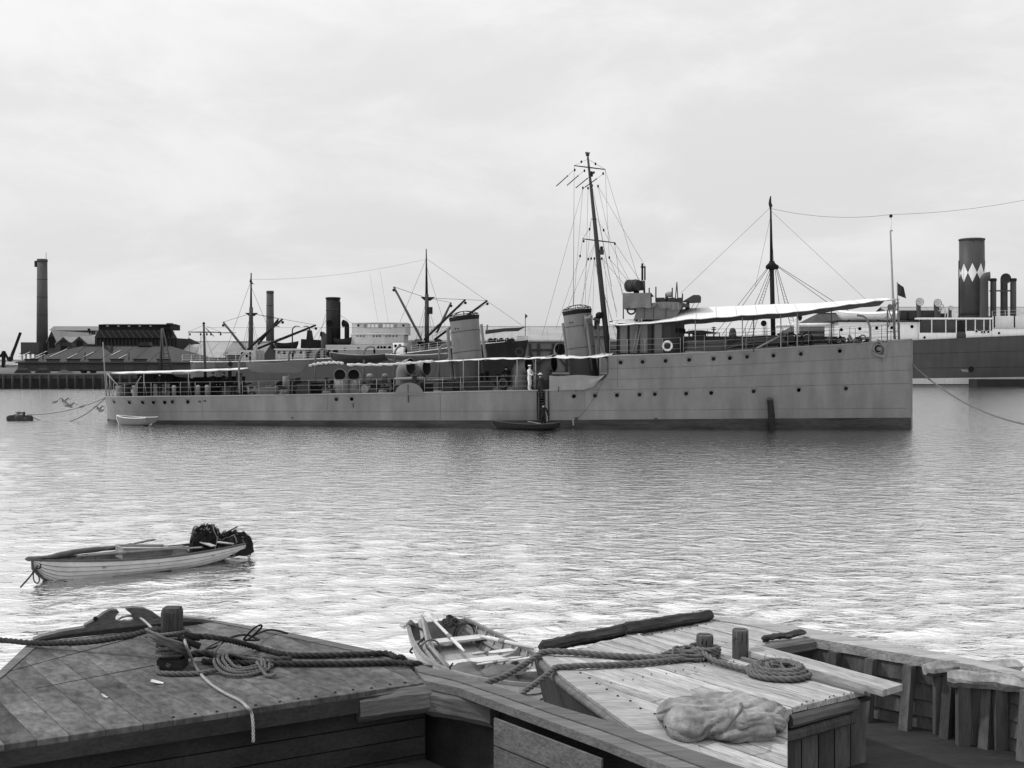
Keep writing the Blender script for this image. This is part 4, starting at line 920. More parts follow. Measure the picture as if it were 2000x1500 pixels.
# quarterdeck: dark after shelter, screens, bollards, ready-use racks, after gun
sbox('after_shelter', 268, 731, 300, 772, -1.2, 1.4, m_black, base=dk(284)); sbox('canvas_screen', 299.5, 749.5, 331, 771, -1.4, -1.3, m_whtp, base=dk(315)); sbox('after_house', 332, 743, 374, 772, -.4, 1.8, m_gdk, base=dk(350))
sbox('after_house', 377, 737, 425, 770, -.6, 1.8, m_black, base=dk(400)); sbox('after_house', 426, 741, 452, 770, -.5, 1.6, m_gdk, base=dk(440))
for px in (231,263.5): part('bollard', MB().lathe([(.2,0),(.18,.1),(.17,.72),(.22,.76),(.2,.84)], Vector((*SS(px,775,-2.4)[:2],dk(px))), n=12), m_whtp, ds)
for px in (340,387,404.5): part('vent_stump', MB().lathe([(.16,0),(.15,.65),(.18,.7),(.1,.82)], Vector((*SS(px,774,-2.7)[:2],dk(px))), n=10), m_whtp, ds)
o = Vector((*SS(246,775,-1.0)[:2],dk(246))); part('capstan', MB().lathe([(.55,0),(.5,.15),(.36,.3),(.33,.75),(.42,.85),(.1,.92)], o, n=16), m_gdk, ds)
o = Vector((*SS(339,771,-.9)[:2],dk(339))); ag = part('after_gun', MB().lathe([(.4,0),(.3,.5),(.3,1.05)], o, n=12), m_black, ds)
part('gun_barrel', MB().tube([o+Vector((-.2,0,1.3)),o+Vector((2.1,-.1,1.15))],[.15,.08],8), m_black, ag); part('gun_breech', MB().ball(o+Vector((-.15,-.2,1.32)),.33,10,6,sc=(1.2,.8,.9)), m_black, ag); part('hand_wheel', MB().torus(o+Vector((-.2,-.55,.75)),(0,1,0),.26,.03,14,5), m_gdk, ag)
part('hand_wheel', MB().torus(SS(320,763,-1.7),(0,1,0),.3,.03,16,5), m_black, ds)
# depth-charge drums and torpedo warhead racks between 426 and 490
for i, px in enumerate((432,443,455,466)): part('vent_cowl', MB().lathe([(.2,0),(.2,.5),(.26,.6),(.2,.85),(.05,.9)], Vector((*SS(px,771,-1.0+.3*(i%2))[:2],dk(px))), n=12), m_gdk if i % 2 else m_black, ds)
part('after_awning_post', MB().tube([SS(449,772,-.5),SS(449,712,-.5)],.13,8), m_gdk, ds); part('post_ball', MB().ball(SS(449.5,711,-.5),.2,8,6), m_black, ds)
for px, h in ((558,735),(467,728)): part('pillar', MB().tube([SS(px,770,-.2),SS(px,h,-.2)],.22,10), m_grey, ds)
part('dark_screen', MB().prism([SS(452,735,.6),SS(478,735,.6),SS(478,766,.6),SS(452,766,.6)],tuple(SP*.1)), m_gdk, ds)
# engine-room skylight mesh between the boats
part('mesh_screen', MB().prism([SS(515,766,.8),SS(632,766,.8),SS(632,745,.8),SS(548,743,.8)],tuple(SP*.15)), m_black, ds)
for i in range(9):
    part('screen_wire', MB().tube([SS(556+i*9,765,.7),SS(566+i*9,745,.7)],.022,4), m_gdk, ds)
# awnings
def awning(name, near, ridge, yn, far_drop=0., sagz=.0, yr=0., mat=None, yf=None, t=.03):
    A = [SS(px,py,-yn) for px, py in near]
    Rg = []; Fr = []
    for (px, py), (rx, ry) in zip(near, ridge):
        n = S(px,py,-yn); r_ = S(rx, ry, yr); r_ = Vector((n[0], yr, r_[2])); Rg.append(SW(*r_)); Fr.append(SW(n[0], yf if yf is not None else yn, n[2]-far_drop))
    rows = []
    for k in range(5): rows.append([a.lerp(b,k/4)-Vector((0,0,sagz*math.sin(math.pi*k/4)))+Vector((0,0,random.uniform(-.012,.012))) for a, b in zip(A,Rg)])
    for k in range(1,5): rows.append([a.lerp(b,k/4)-Vector((0,0,sagz*math.sin(math.pi*k/4))) for a, b in zip(Rg,Fr)])
    mb = MB().slab(rows,(0,0,t)); k = len(rows[0])-1
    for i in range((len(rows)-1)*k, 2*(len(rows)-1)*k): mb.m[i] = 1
    return part(name, mb, [mat or m_canvas, m_undershade], ds)
def scallop(pts, per, d): return [(px, py+d*abs(math.sin(math.pi*(px-pts[0][0])/per))) for px, py in pts]
def seams(aw_, near, ridge, yn, k):
    for i in range(1, len(near)-1, k):
        (px,py),(rx,ry) = near[i], ridge[i]; n = S(px,py,-yn); part('awning_seam', MB().tube([SW(*n)+Vector((0,0,.012)), SW(n[0],0,S(rx,ry,0)[2])+Vector((0,0,.012))],.014,4), m_rail, aw_)
def seg(pts, n):                                            # resample a plate polyline by x
    x0, x1 = pts[0][0], pts[-1][0]; return [(x0+(x1-x0)*i/n, interp(pts, x0+(x1-x0)*i/n)) for i in range(n+1)]
nr_ = seg([(1190,633),(1212,633.5),(1290,628.5),(1337,623),(1450,615),(1558,607.5),(1650,594.5),(1700,588),(1748,582.5)], 56); nr_ = scallop(nr_, 52, 1.6)
rd_ = seg([(1190,627),(1214,624),(1270,622),(1300,615),(1337,602),(1400,599),(1523,594),(1600,592),(1650,588),(1700,584.5),(1748,582)], 56)
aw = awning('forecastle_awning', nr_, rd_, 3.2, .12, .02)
seams(aw, nr_, rd_, 3.2, 4)
part('awning_valance', MB().slab([[SS(px,py,-3.0) for px, py in nr_],[SS(px,py+1.8,-3.0) for px, py in nr_]],tuple(SP*.02)), m_cover, aw)
part('awning_ridge_rope', MB().tube([SS(px,py+1.5,0) for px, py in rd_],.04,5), m_wire, aw)
nr_ = seg([(1048,699),(1080,697.5),(1110,698.5),(1140,698),(1170,696),(1187,694.5),(1192,693)], 28); nr_ = scallop(nr_, 34, 1.6); rd_ = seg([(1048,697),(1080,694),(1110,692),(1130,694),(1150,693),(1168,689.5),(1192,689)], 28)
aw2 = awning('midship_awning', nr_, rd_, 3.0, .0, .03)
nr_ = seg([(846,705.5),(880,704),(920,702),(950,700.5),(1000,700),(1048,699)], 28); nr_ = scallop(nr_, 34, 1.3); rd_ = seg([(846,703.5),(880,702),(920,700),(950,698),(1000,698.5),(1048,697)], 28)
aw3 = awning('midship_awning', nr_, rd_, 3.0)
for px0, px1, y0, y1, dz in ((603,671,714,709,.3),(678,846,712,705,.35)):
    pts = [SS(px0+(px1-px0)*i/24, y0+(y1-y0)*i/24+(.7*math.sin(i*1.7)+(3*math.sin(math.pi*i/24) if px0 > 650 else -3*math.sin(math.pi*i/24))), -2.6) for i in range(25)]
    rr = [.085+.025*math.sin(i*2.3) for i in range(25)]
    part('furled_awning', MB().tube(spline(pts,2), [rr[min(i//2,24)] for i in range(49)], 8), M('furled_canvas',.42,var=.25,scale=4,fine=.2,rough=.95), ds)
nr_ = seg([(218,728),(300,726.5),(400,723),(478,719.5)], 32); nr_ = scallop(nr_, 43, 1.0); rd_ = seg([(218,725.5),(300,723.5),(400,720),(478,717)], 32)
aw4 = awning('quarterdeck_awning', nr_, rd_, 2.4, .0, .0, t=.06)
for px, pyb, pyt, y in ((281,774,728,-2.5),(368,773,726,-2.6),(208,774,727,-1.2),(214,775,727,-1.5)): part('awning_stanchion', MB().tube([SS(px,pyb,y),SS(px,pyt,y)],.03,6), m_whtp, ds); part('awning_strut', MB().tube([SS(px+6,pyb,y),SS(px,pyt+14,y)],.022,5), m_whtp, ds)
part('awning_strut', MB().tube([SS(209,729,-2.2),SS(232,755,-2.4)],.05,6), m_whtp, ds); part('awning_strut', MB().tube([SS(276,734,-2.3),SS(265,752,-2.4)],.04,6), m_whtp, ds)
for px, pyb, pyt in ((1358,683,623),(1472,688,615),(1557,678,608),(1624,672,600),(1525,680,610),(1450,683,616)):
    part('awning_stanchion', MB().tube([SS(px,pyb,-2.9 if px < 1600 else -2.0),SS(px,pyt,-2.9)],.035,6), m_whtp if px not in (1472,1624) else m_gdk, ds)
for px in (905,935,1010,1046,1172): part('awning_stanchion', MB().tube([SS(px,764,-3.1),SS(px,702 if px < 1100 else 697,-3.0)],.03,6), m_whtp, ds)
# guard rails
def edge_run(px0, px1, step, inset=.12, fore=False):
    x0, x1 = (S(px0,768,-3.3)[0], S(px1,768,-3.3)[0]) if not fore else (S(px0,685,-3.)[0], S(px1,670,-.8)[0])
    n = max(2,int((x1-x0)/step)); f = zfd if fore else zmd
    return [SW(x0+(x1-x0)*i/n, -(hb(x0+(x1-x0)*i/n, f(x0+(x1-x0)*i/n))-inset), f(x0+(x1-x0)*i/n)) for i in range(n+1)]
def rails(pts, h, rails=3, mat=None):
    for i, q in enumerate(pts):
        st_ = part('rail_stanchion', MB().tube([q,q+Vector((0,0,h))],.019,5), mat or m_whtp, ds); 
    for k in range(rails): part('guard_rail', MB().tube([p+Vector((0,0,h*(k+1)/rails-(0 if k == rails-1 else .02)))-Vector((0,0,.0)) for p in pts],.013,4), mat or m_whtp, ds)
rails(edge_run(212,470,1.05),1.0); rails(edge_run(475,770,1.2),1.0); rails(edge_run(830,1044,1.2),1.0); rails(edge_run(1192,1330,1.1,.1,True),1.05); rails(edge_run(1335,1700,1.28,.1,True),1.15)
rails([SS(px,py,y) for px, py, y in ((1700,668.5,-.9),(1722,667,-.7),(1740,665.5,-.5),(1757,664.5,-.25))],1.1,4,m_gdk)
far = [SW(x, hb(x,zfd(x))-.15, zfd(x)) for x in [XB+.5+(BOW-XB-2)*i/18 for i in range(19)]]; rails(far,1.05,3,m_gdk)
far = [SW(x, hb(x,zmd(x))-.15, zmd(x)) for x in [STERN+1.2+(XB-STERN-4)*i/30 for i in range(31)]]; rails(far,1.0,3,m_gdk)
# canvas dodger on the rail by the ladder
rows = []
for j in range(8):
    f = j/7; r_ = []
    for i in range(31):
        q = i/30; pxr = 1073+(1181-1073)*q; top = 733.5+1.2*math.sin(q*9)+(0 if q < .9 else -2*(q-.9)*10); bot = 761.5-14*max(0,q-.62)/.38-(7*max(0,q-.8)/.2)
        p = S(pxr-(8*f*max(0,q-.8)/.2), top+(bot-top)*f, -3.5); r_.append(SW(p[0],p[1]-.05-.035*math.sin(f*7+q*4)*q-.02*math.sin(q*25),p[2]))
    rows.append(r_)
part('canvas_dodger', MB().slab(rows,tuple(SP*-.02)), M('dodger_canvas',.19,var=.08,scale=1.5,rough=.95), ds)
for px in (1091,1124.5): part('dodger_cleat', MB().tube([hpw(px,764,.06)[0],hpw(px+1,755,.12)[0]],.03,5), m_gdk, ds)
# boarding ladder
ld = part('boarding_ladder', MB().bar(hpw(1053,764,.10)[0],hpw(1053,822,.28)[0],.10,.14), m_gdk, ds)
part('ladder_stringer', MB().bar(hpw(1067,764,.10)[0],hpw(1068.5,822,.28)[0],.10,.14), m_whtp, ld); part('ladder_stringer', MB().bar(hpw(1071,763,.06)[0],hpw(1072,812,.08)[0],.08,.1), m_gdk, ld)
for i in range(11): part('ladder_tread', MB().bar(hpw(1053.5,766+i*5.3,.14+.012*i)[0],hpw(1067.5,766+i*5.3,.14+.012*i)[0],.22,.035), m_gdk, ld)
part('ladder_backing', MB().prism([hpw(1048,764,.015)[0],hpw(1072,763,.015)[0],hpw(1073,820,.015)[0],hpw(1049,820,.015)[0]],tuple(-SP*.02)), m_black, ld)
# bridge
y0 = -2.4
wh_ = part('wheelhouse', MB().hexa([SS(1205,692,y0),SS(1305,691,y0),SW(*S(1305,691,y0)*1)+SP*4.8,SS(1205,692,y0)+SP*4.8,SS(1207,631,y0),SS(1305,630,y0),SS(1305,630,y0)+SP*4.8,SS(1207,631,y0)+SP*4.8]), m_gdk, ds)
for a, b in ((1205.5,1210),(1226,1229),(1273.5,1277)): part('panel_joint', MB().bar(SS(a,690,y0-.02),SS(a+1,632,y0-.02),.05,.1), m_black, wh_)
for px in (1211,1230,1250,1278,1296): part('panel', MB().prism([SS(px+.5,689,y0-.015),SS(px+14.5,689,y0-.015),SS(px+14.5,633,y0-.015),SS(px+.5,633,y0-.015)],tuple(-SP*.025)), m_grey if px < 1290 else m_gdk, wh_)
rows = [[SW(S(1305,0,y0)[0]+1.05*math.sin(a), y0+2.4-2.4*math.cos(a), z) for a in [math.pi*i/12 for i in range(13)]] for z in (S(1305,691,y0)[2], S(1305,630,y0)[2])]
part('wheelhouse_front', MB().grid(rows), m_gdk, wh_)
for i in range(5): part('wheelhouse_port', MB().lathe([(.17,0),(.17,.04)], rows[0][2+i]*.25+rows[1][2+i]*.75, rows[1][2+i]-(rows[1][0]+rows[1][12])*.5-Vector((0,0,0)), n=12), m_black, wh_)
bd = part('bridge_deckhouse', MB().hexa([SS(1238,624,-1.9),SS(1318,624,-1.9),SS(1318,624,-1.9)+SP*3.8,SS(1238,624,-1.9)+SP*3.8,SS(1246,592,-1.9),SS(1336,591,-1.9),SS(1336,591,-1.9)+SP*3.8,SS(1246,592,-1.9)+SP*3.8]), m_grey, ds)
for px in (1258,1276,1300): part('panel_joint', MB().bar(SS(px,621,-1.93),SS(px+1,596,-1.93),.03,.03), m_gdk, bd)
# weather cloths along the bridge
def cloth(name, pts, y, folds, mat, parent):
    (ax, ay), (bx_, by), (cx, cy), (dx, dy) = pts; rows = []
    for j in range(6):
        f = j/5; r_ = []
        for i in range(19):
            q = i/18; px = (ax+(bx_-ax)*q)*(1-f)+(dx+(cx-dx)*q)*f; py = (ay+(by-ay)*q)*(1-f)+(dy+(cy-dy)*q)*f
            r_.append(SS(px, py+.8*f*math.sin(q*math.pi*folds), y-.05*math.sin(q*math.pi*folds*2+f*2)*f-.04*f))
        rows.append(r_)
    return part(name, MB().slab(rows,tuple(SP*-.03)), mat, parent)
cloth('weather_cloth', ((1216,573),(1271,571.5),(1271,602),(1216,601)), -2.3, 2, m_cover, ds); cloth('weather_cloth', ((1271,571),(1273,574),(1273,590),(1270,600)), -1.0, 1, m_gdk, ds)
sbox('signal_platform', 1215.5, 572, 1272, 574, -2.28, 1.8, m_gdk); part('platform_side', MB().prism([SS(1217,574,1.8),SS(1271,574,1.8),SS(1271,601,1.8),SS(1217,601,1.8)],tuple(SP*.04)), m_gdk, ds)
part('platform_floor', MB().prism([SS(1216,601,-2.3),SS(1272,602,-2.3),SS(1272,602,-2.3)+SP*4,SS(1216,601,-2.3)+SP*4],(0,0,.06)), m_gdk, ds)
part('platform_leg', MB().tube([SS(1217.5,623,-2.2),SS(1217.5,601,-2.2)],.04,6), m_gdk, ds)
cloth('weather_cloth', ((1282,590),(1305,589),(1309,602),(1290,603)), -2.05, 2, m_cover, ds); cloth('weather_cloth', ((1305,589.5),(1326,590),(1327,604),(1307,605)), -2.06, 2, m_cover, ds)
cloth('weather_cloth', ((1326,589),(1347,595),(1347,601),(1336,600)), -1.9, 2, m_gdk, ds)
part('rolled_cloth', MB().tube(spline([SS(px,py,-2.1) for px, py in ((1248,595),(1256,597),(1264,595),(1272,599),(1280,593))],4),.13,8), m_cover, ds)
for px0, px1, y in ((1280,1298,-1.6),(1304,1318,-1.6),(1322,1334,-1.4)): part('bridge_screen', MB().prism([SS(px0,591,y),SS(px1,591,y),SS(px1,581,y),SS(px0,581.5,y)],tuple(SP*.06)), m_gdk, ds)
part('bridge_screen', MB().prism([SS(1280,591,1.7),SS(1334,591,1.7),SS(1334,583,1.7),SS(1280,583,1.7)],tuple(SP*.06)), m_gdk, ds)
# range finder drum, signal lamps, spar clusters
rfm = part('range_finder', MB().lathe([(.36,-.55),(.42,-.5),(.42,.35),(.36,.42)], SS(1237.5,558,-.6), tuple(SF*.85-SP*.5), n=18), m_gdk, ds)
part('range_finder_box', MB().prism([SS(1246,547,-.5),SS(1258,549.5,-.5),SS(1258,566,-.5),SS(1247,566,-.5)],tuple(SP*.8)), m_gdk, rfm)
for f in (-.3,.15): part('drum_hoop', MB().torus(SS(1237.5,558,-.6)+(SF*.85-SP*.5).normalized()*f,tuple(SF*.85-SP*.5),.425,.02,18,4), m_black, rfm)
part('range_finder_stand', MB().lathe([(.2,0),(.16,.4)], SS(1243,573,-.4), n=10), m_black, rfm)
sp1 = part('semaphore_post', MB().tube([SS(1258.5,575,-.8),SS(1258,548,-.8)],.07,6), m_gdk, ds)
for px, a, b in ((1254.5,548,514.5),(1259.5,547,520)): part('semaphore_arm', MB().tube([SS(px,a,-.8),SS(px,b,-.8)],.07 if px < 1258 else .055,6), m_black, sp1)
part('semaphore_head', MB().box(tuple(SS(1251.5,523,-.9)),tuple(SS(1260.5,520,-.9)+Vector((0,.1,0)))), m_black, sp1)
for px, a, b in ((1268,574,562),(1281,588,560),(1313,582,562),(1333,582,573),(1302,590,573)): part('signal_pole', MB().tube([SS(px,a,-1.2),SS(px,b,-1.2)],.045 if px != 1302 else .1,6), m_gdk, ds)
for px in (1319,1324): part('tripod_leg', MB().tube([SS(px,586,-1.0),SS(1322,551,-1.0)],.035,5), m_gdk, ds)
part('signal_lamp', MB().lathe([(.16,-.15),(.2,.1),(.17,.2)], SS(1306,575,-1.3), tuple(SF), n=12), m_whtp, ds)
can = part('lookout_canopy', MB().prism([SS(1334,588,-1.6),SS(1354,576,-1.6),SS(1366,576,-1.6),SS(1369.5,580,-1.6),SS(1369,589,-1.6),SS(1350,590,-1.6)],tuple(SP*1.6)), m_gdk, ds)
for a, b in (((1357,590),(1350,603)),((1366,590),(1358,604))): part('canopy_strut', MB().tube([SS(*a,-1.5),SS(*b,-1.5)],.02,4), m_gdk, can)
part('binnacle_block', MB().prism([SS(1338,600,-1.5),SS(1347,600,-1.5),SS(1346,590,-1.5),SS(1340,592,-1.5)],tuple(SP*2)), m_black, ds)
# bridge ladder
for a, b in (((1235,691),(1248,624)),((1241.5,690),(1254,622))): lr = part('ladder_stringer', MB().tube([SS(*a,-2.75),SS(*b,-2.6)],.035,5), m_whtp, ds)
for i in range(16): 
    f = (i+.5)/16; part('ladder_rung', MB().tube([SS(1235,691,-2.75).lerp(SS(1248,624,-2.6),f),SS(1241.5,690,-2.75).lerp(SS(1254,622,-2.6),f)],.02,4), m_whtp, ds)
# deck clutter amidships and aft, colours weighted dark for the shade under awnings
rk = random.Random(21)
for i in range(110):
    px = rk.choice((rk.uniform(426,500),rk.uniform(540,655),rk.uniform(700,770),rk.uniform(830,1000))); y = rk.uniform(-2.6,-.2); b = SS(px,768,y); b.z = dk(px); q = i % 5; m_ = (m_gdk,m_black,m_black,m_gdk,m_steel)[rk.randrange(5)]; h = rk.uniform(.4,1.25)
    if q == 0: part('deck_locker', MB().box(tuple(b+Vector((-rk.uniform(.2,.5),-.2,0))),tuple(b+Vector((rk.uniform(.2,.5),.25,h*.7)))), m_, ds)
    elif q == 1: part('vent_pipe', MB().lathe([(.1,0),(.1,h),(.17,h+.04),(.14,h+.16),(.03,h+.2)], b, n=10), m_, ds)
    elif q == 2: part('rope_coil', MB().torus(b+Vector((0,0,.08)),(0,0,1),.28,.09,14,6).torus(b+Vector((0,0,.2)),(0,0,1),.24,.08,14,6), m_cover, ds)
    elif q == 3: part('deck_winch', MB().lathe([(.3,-.3),(.3,-.24),(.16,-.2),(.16,.2),(.3,.24),(.3,.3)], b+Vector((0,0,.35)), tuple(SF*rk.uniform(-.5,1)+SP), n=14).box(tuple(b+Vector((-.2,-.2,0))),tuple(b+Vector((.2,.2,.2)))), m_, ds)
    else: part('stowed_spar', MB().tube([b+Vector((-.9,0,.25+h*.3)),b+Vector((.9,-.1,.3+h*.5))],.05,6), m_, ds)
# forecastle: gun shield, covered mound, breakwater spar, cable gear, cat davit, bow cage
sbox('gun_shield', 1342.5, 664.5, 1420, 690, -1.0, 1.2, m_hull, base=zfd(S(1380,690,-1)[0])-.1)
part('shield_seam', MB().bar(SS(1343,673,-1.02),SS(1420,671.5,-1.02),.02,.03), m_gdk, bpy.data.objects['gun_shield'])
rows = []
for j in range(7):
    y = -1.9+3.2*j/6; r_ = []
    for i in range(17):
        q = i/16; prof = min(1,(q/.5))**.55 if q < .5 else 1
        p0 = S(1404,688,y); p1 = S(1532,682,y); z0 = zfd(p0[0])+(zfd(p1[0])-zfd(p0[0]))*q; r_.append(SW(p0[0]+(p1[0]-p0[0])*q, y, z0-.05+.98*prof*(math.sin(math.pi*(j+.6)/7.2))**.4*(.86+.14*math.sin(q*3))))
    rows.append(r_)
part('covered_gun', MB().slab(rows,(0,0,.04)), m_cover, ds)
part('boom_spar', MB().tube([SS(1477,680,-2.7),SS(1523,656,-2.2)],.06,7), m_whtp, ds); part('boom_spar', MB().tube([SS(1338,687,-3.0),SS(1384,688,-3.0)],.06,7), m_whtp, ds)
part('cable_holder', MB().lathe([(.35,0),(.3,.5),(.38,.6)], SS(1530,682,-1.2), n=12), m_gdk, ds)
for px in (1545,1576): 
    wl = part('hawser_reel', MB().torus(SS(px,661,-.8),tuple(SF*.2+SP),.36,.05,18,6), m_black, ds); part('reel_frame', MB().bar(SS(px,661,-.8)-Vector((.3,0,0)),SS(px,661,-.8)-Vector((.3,0,1.0)),.06,.3).bar(SS(px,661,-.8)+Vector((.3,0,0)),SS(px,661,-.8)+Vector((.3,0,-1.0)),.06,.3), m_gdk, wl)
    part('reel_drum', MB().lathe([(.24,-.4),(.24,.4)], SS(px,661,-.8), tuple(SP), n=12), m_gdk, wl)
rnd_ = random.Random(5)
for i in range(44):
    px = rnd_.uniform(1606,1695); py = rnd_.uniform(662,672)-(px-1606)*.05; c = SS(px,py,rnd_.uniform(-1.2,.2))
    part('cable_heap', MB().torus(c,(rnd_.uniform(-1,1),rnd_.uniform(-1,1),rnd_.uniform(.2,1)),rnd_.uniform(.10,.2),rnd_.uniform(.03,.06),12,5) if i % 3 else MB().ball(c,rnd_.uniform(.10,.17),8,5,sc=(1.4,.8,.8)), (m_gdk,m_steel,m_black)[i%3], ds)
part('cat_davit', MB().tube(spline([SS(*p_,-1.1) for p_ in ((1700,668),(1699.5,645),(1696,630),(1688,619),(1674,616))],5),.075,8), m_steel, ds)
for a, b in (((1733,664),(1733,605)),((1748,663),(1748,586)),((1757,664),(1754,586)),((1734,606),(1748,588)),((1734,640),(1752,590)),((1748,640),(1736,606))): part('bow_cage_bar', MB().tube([SS(*a,-.15),SS(*b,-.15)],.04,5), m_steel, ds)
for py in (586,594,606,630,648): part('bow_cage_bar', MB().tube([SS(1734+(14 if py < 600 else 0),py,-.3),SS(1756,py-2,.1)],.03,5), m_steel, ds)
part('bow_block', MB().ball(SS(1738,600,0),.17,8,6,sc=(1,.7,1.3)), m_steel, ds)
part('jack_staff', MB().tube([SS(1747.5,662,0),SS(1745,605,0),SS(1739,450,0)],[.09,.08,.055],8), m_whtp, ds); part('staff_arm', MB().tube([SS(1739,451,0),SS(1743.5,450.5,0)],.045,5), m_whtp, ds)
part('staff_pole', MB().tube([SS(1740.5,452,0),SS(1740,424,0)],.03,5), m_rail, ds); part('staff_lamp', MB().lathe([(.1,0),(.12,.12),(.06,.2)], SS(1740,424.5,0), n=10), m_black, ds)
# anchor in the bow hawse
o, n = hpw(1714.5, 681, .0); U = Vector((0,0,1)); side = n.cross(U).normalized(); side = -side if side.x < 0 else side
an = part('anchor', MB().tube(spline([o+side*.36+U*.55+n*.12,o+side*.42+U*.15+n*.18,o+side*.42-U*.2+n*.2,o+side*.28-U*.55+n*.16],5),[.07]*3+[.12]*10+[.07]*3,8), m_steel, ds)
part('anchor_fluke', MB().tube(spline([o+side*.36-U*.5+n*.16,o-side*.1-U*.42+n*.16,o-side*.5-U*.2+n*.12],5),[.13,.13,.12,.11,.1,.09,.08,.07,.05,.04,.02],8), m_steel, an)
part('anchor_fluke', MB().tube(spline([o+side*.4+U*.15+n*.16,o+side*.12+U*.45+n*.16,o-side*.12+U*.62+n*.1],5),[.12,.12,.12,.1,.1,.09,.08,.07,.05,.04,.02],8), m_steel, an)
part('anchor_crown', MB().ball(o+side*.5-U*.05+n*.2,.17,10,6).tube([o+side*.45+U*.2+n*.2,o+side*.66+U*.5+n*.12],[.09,.04],7).tube([o+side*.4-U*.4+n*.18,o+side*.3-U*.85+n*.1],[.09,.03],7), m_steel, an)
part('hawse_pipe', MB().torus(o+n*.02,tuple(n),.31,.07,20,6), m_hull, ds); part('hawse_hole', MB().lathe([(.3,0),(.3,.03)],o,tuple(n),n=18), m_black, ds); part('anchor_shank', MB().lathe([(.17,0),(.14,.22)], o, tuple(n+side*.5), n=12), m_steel, an)
# fore mast
mt = part('fore_mast', MB().tube([SS(1189,700,0),SS(1168,500,0),SS(1160,420,0),SS(1148,306,0)],[.21,.17,.13,.07],14), m_gdk, ds)
WMm = mt
part('mast_cap', MB().lathe([(.09,0),(.13,.05),(.13,.12),(.04,.2)], SS(1147.6,305,0), n=10), m_black, mt)
def myard(name, l, r_): 
    A = SW(*S(*l,-.95)); B_ = SW(*S(*r_,.95)); return part(name, MB().tube([A,A.lerp(B_,.5),B_],[.035,.05,.035],7), m_gdk, mt), A, B_
yd, yA, yB = myard('upper_yard', (1121.5,323.5), (1182,331)); yd2, yC, yD = myard('lower_yard', (1138,466.5), (1200,474))
part('lamp_bracket', MB().box(tuple(SS(1171,497,-.1)),tuple(SS(1179,488,.2))), m_gdk, mt); part('lamp', MB().lathe([(.1,0),(.12,.18),(.06,.25)], SS(1175,488,0), n=10), m_black, mt); part('mast_band', MB().torus(SS(1160.5,428,0),(0,0,1),.15,.03,14,5), m_gdk, mt)
def blk(px, py, y=0, r=.085): part('block', MB().ball(SS(px,py,y),r,8,6,sc=(.8,.8,1.25)), m_black, mt)
for px, py in ((1135.5,316),(1163,320),(1141.5,333.5),(1160,337),(1178,339),(1122.5,332),(1138.5,367),(1148.5,367.5),(1156.5,362.5),(1168,363.5),(1151.5,447.5),(1179,449.5),(1133,500),(1149,506),(1154.5,505),(1161,505),(1175.5,505),(1190,503),(1140,471),(1201,476)): blk(px, py)
part('mast_lantern', MB().lathe([(.08,0),(.1,.1),(.1,.3),(.05,.38)], SS(1155.5,345,-.1), n=8), m_black, mt)
for a, b in (((1086.5,363.5),(1121.5,332)),((1107.5,362),(1141,333)),((1124.5,367),(1160,338)),((1142,366),(1178,340))):
    A, B_ = SS(*a,-.8), SS(*b,0); part('aerial_insulator', MB().tube([A,A.lerp(B_,.25),A.lerp(B_,.6),A.lerp(B_,.64)],[.035,.035,.035,.06],6), m_black, mt); part('aerial_wire', MB().tube([A,B_],.012,4), m_wire, mt)
wires(mt, [(yA,SS(1147.5,311,0)),(yB,SS(1148.5,311,0)),(yC,SS(1151.5,447,0)),(SS(1151.5,447,0),SS(1155,425,0)),(SS(1179,449,0),SS(1160,420,0)),(SS(1179,449,0),SS(1235,560,-1)),
  (SS(1138.5,367,0),SS(1059,655,-2.5)),(SS(1138.5,367,0),SS(1119,610,.5)),(SS(1148.5,368,0),SS(1143,600,.5)),(yA,SS(1120,600,-.5)),(yA,SS(1119.5,600,.6)),
  (SS(1149,506,0),SS(1108,603,-1.2)),(SS(1154.5,505,0),SS(1132,605,-1)),(SS(1161,505,0),SS(1148,600,-.7)),(SS(1161,505,0),SS(1157,640,1)),(SS(1149,506,0),SS(1162,473,0)),(SS(1154.5,505,0),SS(1163,473,0)),
  (SS(1156.5,362.5,0),SS(1195,560,-.9)),(SS(1168,363.5,0),SS(1192,470,-1)),(SS(1156.5,362.5,0),SS(1205,620,-2)),(yB,SS(1190,505,0)),(SS(1190,505,0),SS(1236,560,-1.5)),
  (SS(1190,503,0),SS(1217,572,-2.2)),(SS(1175.5,505,0),SS(1205,610,-2.2)),(SS(1176,505,0),SS(1228,566,-1)),(SS(1180,503,0),SS(1190,640,1)),(yD,SS(1215,575,-2)),(yD,SS(1250,548,-.8)),
  (SS(1168,363.5,0),SS(1260,520,-.8)),(yB,SS(1246,545,-.5)),(SS(1162,510,0),SS(1200,640,-2.4)),(SS(1165,520,0),SS(1212,690,-2.6)),(SS(1163,515,0),SS(1194,690,-2.6)),(SS(1155,425,0),SS(1137,600,.3)),
  (SS(1133,500,-.3),yC),(SS(1133,500,-.3),SS(1086,640,-2))], .012)
